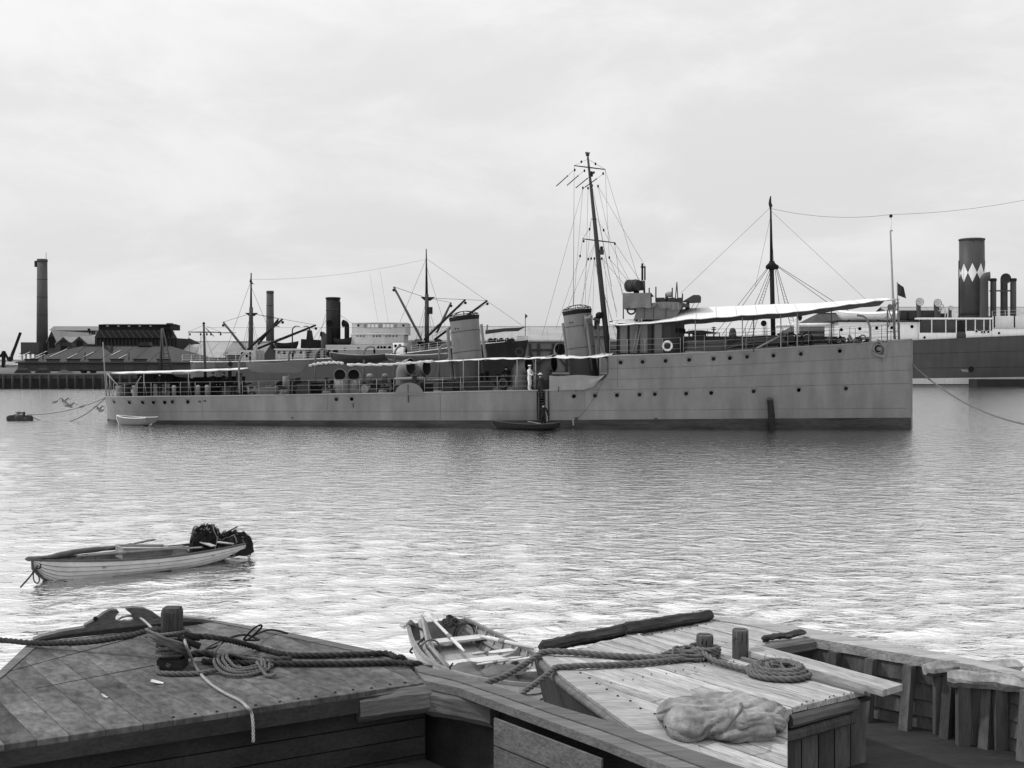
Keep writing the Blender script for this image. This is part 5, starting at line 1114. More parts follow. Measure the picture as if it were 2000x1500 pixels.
# main mast
m2 = part('main_mast', MB().tube([SS(402,772,0),SS(400,700,0),SS(398,633,0)],[.11,.10,.07],10), m_gdk, ds)
part('mast_cap', MB().lathe([(.08,0),(.12,.05),(.05,.15)], SS(398,633,0), n=10), m_black, m2); yardarm(m2, SS(367,648.5,-.5), SS(432,649,.5), .05, m_gdk); yardarm(m2, SS(402,641,.4), SS(418,657,1.2), .04, m_gdk); yardarm(m2, SS(425,650,.6), SS(461,650,.9), .035, m_gdk)
for px in (371,392,404,412,431): part('block', MB().ball(SS(px,653,0),.085,8,6,sc=(.8,.8,1.2)), m_black, m2)
wires(m2, [(SS(398,635,0),SS(368,648,-.5)),(SS(398,635,0),SS(431,648,.5)),(SS(398,650,0),SS(352,772,-2)),(SS(398,650,0),SS(446,771,-2.4)),(SS(368,649,-.5),SS(372,700,-1)),(SS(398,640,0),SS(870,640,0)),(SS(392,653,0),SS(393,720,-.5))], .012)
# ensign staff
es = part('ensign_staff', MB().tube([SS(207.5,775,0),SS(201,668,0)],[.05,.035],8), m_whtp, ds)
# davits
DV = []
for px, pyb, pyt, out, y in ((467,768,690,(1.05,0),-3.0),(564,769,684,(.5,0),-3.0)):
    b0 = SS(px,pyb,y); h = SS(px,pyt,y)[2]-b0[2]; d, tip = davit(ds, b0, h, SF*out[0]-SP*.55, m_grey, .075); DV.append(tip); part('davit_fall', MB().tube([tip, tip-Vector((0,0,.6))],.035,5), m_black, d); part('davit_block', MB().ball(tip-Vector((0,0,.28)),.12,8,5,sc=(.7,.7,1.4)), m_black, d)
for px, pyb, pyt, ox in ((616,768,682,.75),(711,766,677,.65),(771,766,676,.75),(858,765,674,.55)):
    b0 = SS(px,pyb,2.6); h = SS(px,pyt,2.6)[2]-b0[2]; d, tip = davit(ds, b0, h, SF*ox+SP*.5, m_grey, .08); part('davit_fall', MB().tube([tip, tip-Vector((0,0,.55))],.035,5), m_black, d); part('davit_block', MB().ball(tip-Vector((0,0,.28)),.13,8,5,sc=(.7,.7,1.4)), m_black, d)

# ------------------------------------------------------------------ her boats
def hang(name, label, px0, px1, pyt, pyb, y, mats, flip=False, B=1.5, **k):
    a, b = SS(px0,pyb,y), SS(px1,pyb,y); L = (b-a).length; D = (SS(px0,pyt,y)-SS(px0,pyb,y))[2]
    t = thing(name, label, 'boat', (a+b)/2, -TH+(math.pi if flip else 0), group='boats hung at the destroyer davits')
    make_boat(t, L, B, D*.8, mats, strakes=6, ribs=7, sheer=D*.28, **k); return t
mb_w = M('whaler_grey', .09, var=.12, scale=1.5, st=(.4,2,2))
t = hang('whaler', 'grey clinker whaler hung in davits over the destroyer near side', 481, 602, 706, 729, -3.4, (mb_w, m_lwood, m_lwood, m_dark), dbl=True, B=1.45)
for tip in DV: pass
hang('cutter', 'dark cutter hung on the far side, below the steamer bridge', 645, 757, 690, 711, 3.2, (m_gdk, m_lwood, m_whtp, m_dark), dbl=False, B=1.5, stern=.7, flip=True)
hang('motor_boat', 'pale boat with white gunwale hung beside the after funnel', 757, 879, 691, 707, 3.2, (m_grey, m_lwood, m_rail, m_dark), dbl=False, B=1.6, stern=.8)
# white skiff under her quarter, dark skiff at the ladder
def afloat(name, label, a, b, B, D, mats, draft=.12, near=False, **k):
    a, b = Vector(a), Vector(b); c = (a+b)/2; d = b-a; t = thing(name, label, 'boat', (c[0],c[1],-draft), math.atan2(d[1],d[0])); return t, make_boat(t, d.length, B, D, mats, near=near, **k)
wsk, _ = afloat('white_skiff', 'small pale skiff floating under the destroyer quarter at left', G(307,829,0)+Vector((0,-1.2,0)), G(240,826.5,0)+Vector((0,-1.2,0)), 1.25, .62, (M('skiff_pale_grey',.11,var=.08), m_lwood, m_rail, m_dark), strakes=4, ribs=4, sheer=.12, stern=.9)
dsk, _ = afloat('dark_skiff', 'low black skiff lying at the destroyer boarding ladder', G(1089,839,0)+Vector((0,-.3,0)), G(962,836,0)+Vector((0,.0,0)), 1.25, .48, (m_black, m_dark2, m_gdk, m_dark), strakes=4, ribs=5, sheer=.16, stern=.7)
part('oar', MB().tube([G(1062,829,.35),P(1031,823,75.6)],[.035,.03],6), m_whtp, None, label='pale oar lying across the black skiff at the ladder', cat='oar')
# lifebuoys
def buoy(px, py, r, y, mat, label, nrm=None):
    c = SS(px,py,y); n = nrm or (-SP); o = thing('lifebuoy', label, 'lifebuoy', c, group='lifebuoys on the destroyer'); part('ring', MB().torus(c,tuple(n),r,r*.24,28,10), mat, o)
    u = Vector(n).cross(Vector((0,0,1))).normalized()
    for k in range(4):
        a = math.pi/4+math.pi/2*k; p = c+(u*math.cos(a)+Vector((0,0,1))*math.sin(a))*r; part('lashing', MB().torus(p,tuple(-u*math.sin(a)+Vector((0,0,1))*math.cos(a)),r*.26,r*.035,10,4), m_gdk if mat is not m_cover else m_whtp, o)
buoy(1303.5,675.5,.29,-3.2,m_rail,'pale lifebuoy on the forecastle rail below the bridge'); buoy(982,749,.27,-3.15,m_gdk,'grey lifebuoy on the rail beside the large cowls'); buoy(1233,606,.26,-1.9,m_gdk,'dark lifebuoy hanging under the signal platform of the bridge')
# flags
def flag(name, label, root_pt, pts, y, mat, waves=1.2, n=9):
    """pts: plate outline rows top edge and bottom edge, from the hoist to the fly"""
    top, bot = pts; rows = []
    for j in range(5):
        f = j/4; r_ = []
        for i in range(n):
            q = i/(n-1); tx, ty = top[0][0]+(top[1][0]-top[0][0])*q, interp([(top[0][0],top[0][1]),(top[1][0],top[1][1])], 0) if 0 else top[0][1]+(top[1][1]-top[0][1])*q
            bx_, by = bot[0][0]+(bot[1][0]-bot[0][0])*q, bot[0][1]+(bot[1][1]-bot[0][1])*q
            r_.append(SS(tx+(bx_-tx)*f, ty+(by-ty)*f, y+.13*math.sin(q*math.pi*waves*1.5+f*1.5)*q))
        rows.append(r_)
    return part(name, MB().slab(rows,tuple(SP*.012)), mat, None, label=label, cat='flag')
m_flag = M('flag_bunting', .03, var=.6, scale=2.5, fine=.3, fscale=3)
flag('ensign', 'dark ensign drooping from the staff at the destroyer stern', None, (((202.3,674),(222,677)),((204,681),(220,692))), 0, m_flag)
flag('signal_flag', 'dark signal flag flying below the destroyer mainmast yard', None, (((367.5,659.5),(391,670)),((371.5,673.5),(390,671.5))), -.5, M('black_bunting',.02,var=.2))
jk = flag('jack_flag', 'small dark jack with paler cross at the destroyer bow staff', None, (((1753.5,553),(1765,561)),((1754,577),(1770,583))), 0, m_flag, 2.2)
part('jack_flagstaff', MB().tube([SS(1754.5,664,0),SS(1752.5,551,0)],.035,6), m_whtp, ds)
# masthead gull
def gull(px, py, Y, span, label, perched=False, dirx=1, tilt=.2, wing=.3, pos=None):
    c = pos or P(px,py,Y); t = thing('gull', label, 'bird', c, group='harbour gulls'); L = span*.42
    part('body', MB().tube([c+Vector((-dirx*L*.5,0,-.02)),c+Vector((-dirx*L*.2,0,0)),c+Vector((dirx*L*.15,0,.03)),c+Vector((dirx*L*.38,0,.06)),c+Vector((dirx*L*.5,0,.07)),c+Vector((dirx*L*.62,0,.05))],[.02,.07,.085,.06,.055,.01],8), M('gull_grey',.12,var=.2), t)
    for s in (-1,1):
        if perched: part('leg', MB().tube([c+Vector((0,s*.03,-.02)),c+Vector((0,s*.03,-.17))],.012,4), m_dark, t); part('folded_wing', MB().ball(c+Vector((-dirx*L*.1,s*.06,.02)),.1,8,5,sc=(1.9,.35,.6)), M('gull_wing',.07,var=.2), t)
        else:
            A = c+Vector((0,0,.04)); E = A+Vector((s*span*.25,tilt*s*.2,wing*span*.5)); T_ = A+Vector((s*span*.5,tilt*s*.2,wing*span*.22)); w_ = Vector((dirx*span*.04,-span*.09,0))
            part('wing', MB().slab([[A-w_,E-w_,T_],[A+w_,E+w_*.8,T_+w_*.1]],(0,0,.012)), M('gull_wing',.07,var=.2), t)
gull(0,0,0,.55,'gull perched on top of the destroyer foremast', True, -1, pos=SW(*S(1147,301,0))+Vector((0,0,.05)))
for i, (px, py, Y, d) in enumerate(((107,786,74,1),(126,785,74,-1),(131,793,73,1),(137,794.5,73,-1),(159,795,74,1),(194,800,76,-1),(197,803,75,1))):
    gull(px, py, Y, .8, ('upper left gull of the flock flying between buoy and destroyer stern','second gull of the flock, just right of the upper left one','lower gull of the close pair over the mooring lines','right gull of the close pair over the mooring lines','lone gull over the mooring lines right of the close pair','gull close beside the destroyer stern, the higher one','gull close beside the destroyer stern, the lower one')[i], False, d, .3, .35+.2*(i%2))
# mooring buoy, log floats and lines
t = thing('mooring_buoy', 'dark rusty mooring float lying low in the water at far left', 'buoy', G(39,822,0))
c = G(39,821,0); r_ = .40
m_rust = M('rusted_buoy_plate', .03, var=.4, scale=2.5, fine=.3, fscale=12, bump=.4, bscale=10)
for i, (dx, L_, rr) in enumerate(((-.62,.62,.30),(.0,.72,.33),(.62,.62,.30))):
    a = c+Vector((dx-L_*.55,0,.08)); b = c+Vector((dx+L_*.55,.0,.10)); part('float_drum', MB().tube([a,a.lerp(b,.1),a.lerp(b,.5),a.lerp(b,.9),b],[rr*.5,rr*.95,rr*1.05,rr*.95,rr*.5],14), m_rust, t)
part('mooring_ring', MB().torus(c+Vector((.35,-.05,.45)),(1,.3,0),.16,.04,14,6), m_dark, t); part('lashing', MB().tube(spline([c+Vector((-.9,-.3,.2)),c+Vector((-.3,-.32,.42)),c+Vector((.2,-.2,.5)),c+Vector((.8,-.3,.25))],5),.03,5), m_dark, t)
for i, dx in enumerate((-.1,.25)): gull(0,0,0,.4,('gull perched on the mooring float, left of its ring','gull perched on the mooring float by its ring')[i],True,1,pos=c+Vector((dx,.0,.56)))
m_hemp = M('wet_hemp', .11, var=.2, scale=6)
part('mooring_hawser', MB().tube(sag(hpw(207,777,.1)[0],c+Vector((.95,0,.25)),1.05,18),.035,6), m_hemp, None, label='slack mooring hawser sagging from destroyer stern to the float, the lower one', cat='rope')
part('mooring_hawser', MB().tube(sag(SS(208,776,.5),c+Vector((.5,.1,.42)),.35,18),.026,6), m_hemp, None, label='taut upper mooring hawser from destroyer stern to the float', cat='rope')
pts = sag(SS(1782,712,0), P(2060,836,58), .9, 30)
part('mooring_cable', MB().rope(pts,.06,pitch=.42,n=4), m_hemp, None, label='heavy mooring cable slanting from the destroyer bow out of the right edge', cat='rope')
part('boat_rope', MB().tube(sag(hpw(1183,731,.1)[0],hpw(1128,817,.1)[0],.35,12),.012,4), m_wire, None, label='thin boat rope slung down the destroyer side right of the dodger', cat='rope')
# timber pile in front of the bow
t = thing('mooring_pile', 'dark weathered timber pile standing before the destroyer bow', 'pile', G(1508,838,0))
b0 = G(1508,838,0); tp = P(1504,781,b0[1]); part('shaft', MB().tube([b0-Vector((0,0,1)),b0,b0.lerp(tp,.5)+Vector((.03,0,0)),tp],[.25,.24,.22,.20],10), M('tarred_pile',.016,var=.5,scale=3,fine=.4,bump=.6,bscale=8), t)
part('worn_head', MB().lathe([(.2,0),(.21,.06),(.14,.12),(.02,.13)], tp-Vector((0,0,.02)), n=10), M('pile_head',.05,var=.3), t)

# ------------------------------------------------------------------ people
m_skin = M('skin', .28, var=.05); m_dkcloth = M('dark_wool', .008, var=.2, scale=8); m_grcloth = M('grey_wool', .022, var=.2, scale=8); m_whcloth = M('white_duck', .62, var=.1, scale=5, rough=.9)
def person(label, base, head, H, J, mats, hat=None, cls=('dark_wool','dark_wool')):
    """one continuous skinned body; J overrides joints (x right, y forward, z up, fractions of height); mats top, trousers"""
    j = dict(pelvis=(0,0,.52), waist=(0,0,.60), chest=(0,0,.72), neck=(0,.005,.83), skull=(0,.015,.90), crown=(0,.01,.975),
             sl=(-.105,0,.80), el=(-.14,-.02,.63), wl=(-.14,.05,.49), hl=(-.14,.07,.44), sr=(.105,0,.80), er=(.14,-.02,.63), wr=(.14,.05,.49), hr=(.14,.07,.44),
             pl=(-.055,0,.49), kl=(-.06,.02,.28), al=(-.06,-.01,.05), tl=(-.065,.08,.02), pr=(.055,0,.49), kr=(.06,.02,.28), ar=(.06,-.01,.05), tr=(.065,.08,.02))
    j.update(J)
    rad = dict(pelvis=.085, waist=.078, chest=.092, neck=.036, skull=.056, crown=.045, sl=.046, el=.034, wl=.026, hl=.026, sr=.046, er=.034, wr=.026, hr=.026, pl=.062, kl=.043, al=.034, tl=.03, pr=.062, kr=.043, ar=.034, tr=.03)
    ed = [('pelvis','waist'),('waist','chest'),('chest','neck'),('neck','skull'),('skull','crown'),('chest','sl'),('sl','el'),('el','wl'),('wl','hl'),('chest','sr'),('sr','er'),('er','wr'),('wr','hr'),('pelvis','pl'),('pl','kl'),('kl','al'),('al','tl'),('pelvis','pr'),('pr','kr'),('kr','ar'),('ar','tr')]
    ks = list(j); bm = bmesh.new(); lay = bm.verts.layers.skin.verify(); vv = {}
    for k in ks:
        v = bm.verts.new(Vector(j[k])*H); vv[k] = v; v[lay].radius = (rad[k]*H, rad[k]*H*(.72 if k in ('chest','waist','pelvis') else 1)); v[lay].use_root = k == 'pelvis'
    for a, b in ed: bm.edges.new((vv[a], vv[b]))
    me = bpy.data.meshes.new('tmp'); bm.to_mesh(me); bm.free(); o = bpy.data.objects.new('tmp', me); C.objects.link(o)
    o.modifiers.new('s','SKIN'); ss = o.modifiers.new('d','SUBSURF'); ss.levels = 1; ss.render_levels = 1
    dg = bpy.context.evaluated_depsgraph_get(); m2_ = bpy.data.meshes.new_from_object(o.evaluated_get(dg)); bpy.data.objects.remove(o)
    m2_.materials.clear()
    for m in (mats[0], mats[1], m_skin): m2_.materials.append(m)
    nk, hl, hr = Vector(j['neck'])*H, Vector(j['hl'])*H, Vector(j['hr'])*H; wz = j['pelvis'][2]*H+.01*H
    for p in m2_.polygons:
        c = p.center; p.use_smooth = True
        p.material_index = 2 if (c-Vector(j['skull'])*H).length < .09*H and c.z > nk.z+.015*H or (c-hl).length < .04*H or (c-hr).length < .04*H else (1 if c.z < wz and abs(c.x) < .12*H else 0)
    mw = Matrix.Translation(base) @ Matrix.Rotation(head, 4, 'Z')
    t = thing('person', label, 'person', base, head)
    b = bpy.data.objects.new('body', m2_); C.objects.link(b); b.parent = t; WM[b] = mw
    sk = Vector(j['skull'])*H; cr = Vector(j['crown'])*H; ax = (cr-sk).normalized(); fw = Vector((0,1,0))
    def loc(n, mbb, m): return local(n, mbb, m, mw.copy(), t)
    loc('nose', MB().ball(sk+fw*.058*H+ax*.005*H,.012*H,6,4), m_skin)
    loc('hair', MB().ball(sk-fw*.012*H+ax*.035*H,.058*H,10,6), m_dkcloth)
    if hat == 'bowler': loc('hat', MB().lathe([(.085*H,0),(.09*H,.008*H),(.06*H,.012*H),(.058*H,.05*H),(.03*H,.07*H)], sk+ax*.05*H, ax, n=14), m_dkcloth)
    if hat == 'boater':
        loc('hat', MB().lathe([(.1*H,0),(.1*H,.01*H),(.06*H,.012*H),(.058*H,.055*H)], sk+ax*.05*H, ax, n=14), m_whcloth); loc('hat_band', MB().lathe([(.0605*H,.014*H),(.0605*H,.034*H)], sk+ax*.05*H, ax, n=14, cap=False), m_dkcloth)
    if hat == 'cap': loc('hat', MB().lathe([(.058*H,0),(.07*H,.03*H),(.06*H,.045*H)], sk+ax*.045*H, ax, n=14), m_whcloth if mats[0] is m_whcloth else m_dkcloth)
    return t
b0 = SS(1034,763,-3.0); b0.z = zmd(S(1034,763,-3)[0])
person('sailor in white standing at the rail above the boarding ladder', b0, R(-120), 1.74, dict(el=(-.16,.05,.66), wl=(-.06,.13,.62), hl=(-.03,.16,.62), er=(.15,.06,.66), wr=(.09,.17,.6), hr=(.07,.2,.58)), (m_whcloth, m_whcloth), 'cap')
b1 = hpw(1056,778,.28)[0]
person('man in dark jacket and banded hat climbing the boarding ladder', b1, R(-9.5), 1.72, dict(kl=(-.06,.09,.30), al=(-.06,.03,.11), tl=(-.06,.1,.09), el=(-.17,.06,.68), wl=(-.13,.18,.72), hl=(-.12,.2,.74), er=(.18,.07,.68), wr=(.17,.2,.72), hr=(.17,.22,.74)), (m_grcloth, m_grcloth), 'boater')
b2 = G(1061,839,0)+Vector((0,-.15,.08))
person('man in dark coat and hat standing in the black skiff', Vector((b2.x,b2.y,.1)), R(-9.5), 1.66, dict(el=(-.15,.04,.64), wl=(-.12,.14,.58), hl=(-.11,.17,.57), er=(.16,.04,.64), wr=(.17,.1,.5), hr=(.17,.12,.46)), (m_dkcloth, m_dkcloth), 'bowler')
b3 = SS(991,762,-2.0); b3.z = zmd(S(991,762,-2)[0])
person('dark clothed sailor leaning beside the grey lifebuoy under the awning', b3, R(150), 1.7, dict(chest=(0,.05,.71), neck=(0,.08,.82), skull=(0,.11,.88), crown=(0,.13,.955), el=(-.2,.12,.66), wl=(-.1,.22,.62), hl=(-.06,.25,.62), er=(.2,.12,.66), wr=(.1,.22,.62), hr=(.06,.25,.62)), (m_dkcloth, m_dkcloth), None)
for i, (px, y, hd) in enumerate(((416,-1.6,200),(437,-1.5,160),(312,-1.9,190))):
    bb = SS(px,771,y); bb.z = zmd(S(px,771,y)[0])
    person(('dark clothed sailor under the quarterdeck awning, right of the mainmast','dark clothed sailor under the quarterdeck awning, nearest the whaler','dark clothed sailor behind the rail by the pale quarterdeck screen')[i], bb, R(hd), 1.68, {}, (m_dkcloth, m_dkcloth), 'cap')
# ------------------------------------------------------------------ foreground materials
m_bdeck = M('barge_deck_grey_wood', .075, rough=.85, var=.62, scale=.8, st=(.7,1.3,1), fine=.5, fscale=9, rnd=.07, bump=.5, bscale=14)
m_bedge = M('barge_edge_wood', .10, rough=.85, var=.3, scale=2, st=(.35,3,3), fine=.25, fscale=9, rnd=.15, bump=.6, bscale=10)
m_bdark = M('barge_tarred_side', .028, rough=.7, var=.35, scale=1.5, st=(.4,2,2), fine=.25, bump=.5, bscale=8, rnd=.2)
m_wdeck = M('bleached_plank', .30, rough=.85, var=.34, scale=1.3, st=(.35,3.5,1), fine=.42, fscale=13, rnd=.2, bump=.8, bscale=18)
m_wedge = M('bleached_covering_board', .24, rough=.85, var=.3, scale=2, st=(.5,3,2), fine=.25, fscale=12, bump=.6, bscale=14, rnd=.08)
m_log = M('split_dark_log', .035, rough=.9, var=.45, scale=3, st=(.3,4,4), fine=.35, fscale=10, bump=.9, bscale=9)
m_post = M('bollard_wood', .075, rough=.85, var=.3, scale=3, st=(5,5,.5), fine=.3, fscale=9, bump=.6, bscale=14)
m_rope = M('manila_rope', .10, rough=.95, var=.2, scale=5, fine=.2, fscale=60)
m_roped = M('tarred_rope', .032, rough=.95, var=.25, scale=5, fine=.2, fscale=60)
m_ropel = M('pale_rope', .26, rough=.95, var=.15, scale=5, fine=.2, fscale=60)
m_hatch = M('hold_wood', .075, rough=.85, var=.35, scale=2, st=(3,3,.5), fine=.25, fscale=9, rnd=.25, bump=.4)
m_sack = M('old_canvas_sack', .19, rough=.95, var=.5, scale=3.5, fine=.2, fscale=22, bump=1., bscale=9)
m_litter = M('white_litter', .45, var=.1)

def XY(px, py, z=1.0): v = G(px, py, z); return (v[0], v[1])
def clip(poly, n, d):                                       # keep n.p <= d
    out = []
    for i in range(len(poly)):
        a, b = poly[i], poly[(i+1)%len(poly)]; da, db = n[0]*a[0]+n[1]*a[1]-d, n[0]*b[0]+n[1]*b[1]-d
        if da <= 0: out.append(a)
        if da*db < 0: t = da/(da-db); out.append((a[0]+(b[0]-a[0])*t, a[1]+(b[1]-a[1])*t))
    return out
def planks(root, poly, D, wd, z, th, mat, gap=.012, jit=.004, name='deck_plank', seed=1, joints=True):
    rn = random.Random(seed); D = Vector((D[0],D[1],0)).normalized(); N = Vector((-D[1],D[0],0)); ang = math.atan2(D[1],D[0])
    c = [N[0]*p[0]+N[1]*p[1] for p in poly]; lo, hi = min(c), max(c); n = max(1,round((hi-lo)/wd)); ed = [lo+(hi-lo)*(i+(rn.uniform(-.16,.16) if 0 < i < n else 0))/n for i in range(n+1)]
    for i in range(n):
        g_ = gap*rn.uniform(.6,1.5); a, b = ed[i]+g_/2, ed[i+1]-g_/2; q = clip(clip(poly,(N[0],N[1]),b),(-N[0],-N[1]),-a)
        if len(q) < 3: continue
        al = [D[0]*p[0]+D[1]*p[1] for p in q]; cuts = [min(al)-.01]
        if joints and max(al)-min(al) > 2.2: cuts.append(min(al)+(max(al)-min(al))*rn.uniform(.3,.7))
        cuts.append(max(al)+.01)
        for c0, c1 in zip(cuts, cuts[1:]):
            r_ = clip(clip(q,(D[0],D[1]),c1-.004),(-D[0],-D[1]),-(c0+.004))
            if len(r_) < 3: continue
            cx = sum(p[0] for p in r_)/len(r_); cy = sum(p[1] for p in r_)/len(r_); mw = Matrix.Translation((cx,cy,z+rn.uniform(-jit,jit))) @ Matrix.Rotation(ang+0,4,'Z') @ Matrix.Rotation(rn.uniform(-.003,.003),4,'X')
            inv = (Matrix.Translation((cx,cy,z)) @ Matrix.Rotation(ang,4,'Z')).inverted(); L_ = [inv @ Vector((p[0],p[1],z)) for p in r_]
            if sum(L_[k][0]*L_[(k+1)%len(L_)][1]-L_[(k+1)%len(L_)][0]*L_[k][1] for k in range(len(L_))) < 0: L_ = L_[::-1]
            m_ = len(L_); bv = .006; cen = Vector((sum(p[0] for p in L_)/m_, sum(p[1] for p in L_)/m_, 0))
            top = [p+(cen-p).normalized()*bv*1.4 for p in L_]
            mb = MB(); V = top+[p-Vector((0,0,bv)) for p in L_]+[p-Vector((0,0,th)) for p in L_]
            mb.add(V, [tuple(range(m_))]+[(k, m_+k, m_+(k+1)%m_, (k+1)%m_) for k in range(m_)]+[(m_+k, 2*m_+k, 2*m_+(k+1)%m_, m_+(k+1)%m_) for k in range(m_)])
            local(name, mb, mat, mw, root)
def bolts(root, A, B, n, z, r=.012, mat=None, seed=2, name='bolt_head'):
    rn = random.Random(seed)
    me = mesh_of(name, MB().lathe([(r,0),(r,.006),(r*.5,.009)], n=8), mat or m_dark)
    for i in range(n):
        f = (i+.5)/n; local(name, me, None, Matrix.Translation((A[0]+(B[0]-A[0])*f+rn.uniform(-.03,.03), A[1]+(B[1]-A[1])*f+rn.uniform(-.03,.03), z)), root)
def rough_bar(name, A, B, wd, ht, mat, root, n=12, seed=0, rough=.012, round_=.25):
    """weathered timber: chamfered bar with uneven faces"""
    rn = random.Random(seed); A, B = Vector(A), Vector(B); L = (B-A).length; x = (B-A).normalized(); y = Vector((0,0,1)).cross(x).normalized(); zz = x.cross(y)
    c = min(wd,ht)*round_; sec = [(-wd/2+c,-ht/2),(wd/2-c,-ht/2),(wd/2,-ht/2+c),(wd/2,ht/2-c),(wd/2-c,ht/2),(-wd/2+c,ht/2),(-wd/2,ht/2-c),(-wd/2,-ht/2+c)]
    mb = MB(); rows = []
    w0 = [[rn.uniform(-1,1) for _ in range(3)] for _ in sec]; wv = [0.,0.]
    for i in range(n+1):
        wv = [wv[0]*.8+rn.uniform(-.35,.35), wv[1]*.8+rn.uniform(-.35,.35)]
        for k in range(8): w0[k] = [w0[k][0]*.86+rn.uniform(-.42,.42), w0[k][1]*.86+rn.uniform(-.42,.42), 0]
        e = .72 if i in (0,n) and round_ > .3 else 1
        rows.append([Vector((L*i/n-L/2, p[0]*e+rough*(wv[0]+w0[k][0]*.6), p[1]*e+rough*(wv[1]+w0[k][1]*.6))) for k, p in enumerate(sec)])
    mb.grid(rows,0,False,True); mb.add(rows[0],[tuple(range(8))[::-1]]); mb.add(rows[-1],[tuple(range(8))])
    return local(name, mb, mat, basis(x,y,zz,(A+B)/2), root)
def skirt(name, top, bot, mat, root, rows=5, mi=0):         # side planking between an upper and a lower edge, one part per strake
    for k in range(rows):
        f0, f1 = k/rows, (k+1)/rows; a = [Vector(t).lerp(Vector(b),f0) for t, b in zip(top,bot)]; c = [Vector(t).lerp(Vector(b),f1-.012) for t, b in zip(top,bot)]
        e = (a[-1]-a[0]).cross(Vector((0,0,1))).normalized()*(.02)
        part(name, MB().slab([a,c],tuple(e)), mat, root)
    e = (Vector(top[-1])-Vector(top[0])).cross(Vector((0,0,1))).normalized()*.03
    part('side_backing', MB().grid([[Vector(t)-e for t in top],[Vector(b)-e for b in bot]],0,False).grid([[Vector(t)+e for t in top],[Vector(b)+e for b in bot]],0,False), m_bdark, root)

# ------------------------------------------------------------------ left lighter
ZL = 1.0
lb = thing('dark_barge', 'dark weathered timber barge filling the lower left corner', 'barge', (-3.5,12.5,0))
D1 = (.6,-.8)
deckL = [XY(84,1252.5),XY(414,1215.5),XY(560,1243),XY(740,1282),XY(800,1301),XY(826,1333),XY(300,1412),(-5.6,10.25),XY(-90,1385),XY(8,1322)]
planks(lb, deckL, D1, .30, ZL, .07, m_bdeck, gap=.005, jit=.002, seed=4, joints=False)
part('under_deck', MB().prism([(p[0],p[1],ZL-.1) for p in deckL],(0,0,-.04)), m_bdark, lb)
def strip(root, name, outer, inner, z, th, mat, n=4):
    part(name, MB().slab([[Vector((*p,z)) for p in outer],[Vector((*p,z)) for p in inner]],(0,0,th),0,False), mat, root)
strip(lb,'covering_board',[XY(62,1252),XY(-5,1316),XY(-110,1385),XY(-300,1500)],[XY(84,1252.7),XY(6,1322),XY(-92,1386),(-5.62,10.25)],ZL+.012,.08,m_bedge)
strip(lb,'covering_board',[XY(415,1212),XY(570,1238),XY(765,1279),XY(845,1301)],[XY(413,1215),XY(559,1244),XY(738,1283),XY(799,1302)],ZL+.012,.08,m_bedge)
# side deck running on to the right
A_ = [XY(803,1299),XY(890,1321),XY(992,1352),XY(1080,1382),XY(1178,1411),XY(1480,1515)]; B_ = [XY(829,1333),XY(895,1347),XY(970,1375),XY(1066,1410),XY(1180,1452),XY(1400,1540)]
mid_ = [((a[0]*.45+b[0]*.55),(a[1]*.45+b[1]*.55)) for a, b in zip(A_,B_)]
strip(lb,'side_deck_plank',A_,[(m_[0]+.006,m_[1]+.006) for m_ in mid_],ZL+.03,.09,m_bedge); strip(lb,'side_deck_plank',[(m_[0]-.006,m_[1]-.006) for m_ in mid_],B_,ZL+.022,.09,m_bedge)
skirt('side_strake',[Vector((*p,ZL-.08)) for p in A_],[Vector((p[0]-.05,p[1]-.05,-.35)) for p in A_],m_bdark,lb,4)
oe = [XY(62,1252),XY(415,1212),XY(570,1238),XY(765,1279),XY(845,1301)]
skirt('end_strake',[Vector((*p,ZL-.08)) for p in oe],[Vector((p[0]*.97-.05,p[1]*.985,-.35)) for p in oe],m_bdark,lb,4)
ol = [XY(-300,1500),XY(-110,1385),XY(-5,1316),XY(62,1252)]
skirt('side_strake',[Vector((*p,ZL-.08)) for p in ol],[Vector((p[0]+.1,p[1],-.35)) for p in ol],m_bdark,lb,4)
# deck end beam and bulkhead over the open hold
e0, e1 = Vector((*XY(828,1333),0)), Vector((-5.6,10.25,0)); n_ = 16
part('deck_beam', MB().bar(e0.lerp(e1,.0)+Vector((.02,.06,.86)),e1+Vector((.02,.06,.86)),.14,.16), m_bdark, lb)
for i in range(5): part('bulkhead_board', MB().slab([[e0+Vector((0,.16,.76-i*.21)),e1+Vector((0,.16,.76-i*.21))],[e0+Vector((0,.16,.565-i*.21)),e1+Vector((0,.16,.565-i*.21))]],(0,-.04,0)), m_bdark, lb)
part('hold_floor', MB().slab([[Vector((*B_[0],.14)),Vector((*B_[5],.14))],[Vector((-5.6,10.3,.14)),Vector((-3.5,7.2,.14))]],(0,0,.05)), m_bdark, lb)
rn = random.Random(9)
rough_bar('hold_timber', G(696,1377,.82), G(842,1356,.84), .34, .32, m_bedge, lb, 9, 3, .02); rough_bar('hold_timber', G(842,1360,.80)+Vector((0,-.02,0)), G(974,1390,.78), .36, .34, m_bedge, lb, 9, 5, .025)
part('beam_knee', MB().prism([G(838,1332,.93),G(900,1347,.93),G(892,1356,.9),G(855,1354,.9),G(842,1342,.9)],(0,0,-.1)), m_bedge, lb)
for k in range(2):
    A, B2 = Vector((*B_[2],.86-k*.30))+Vector((-.03,-.03,0)), Vector((*B_[4],.86-k*.30))+Vector((-.03,-.03,0)); part('lining_board', MB().prism([A,B2,B2-Vector((0,0,.28)),A-Vector((0,0,.28))],(.02,.02,0)), m_bedge, lb)
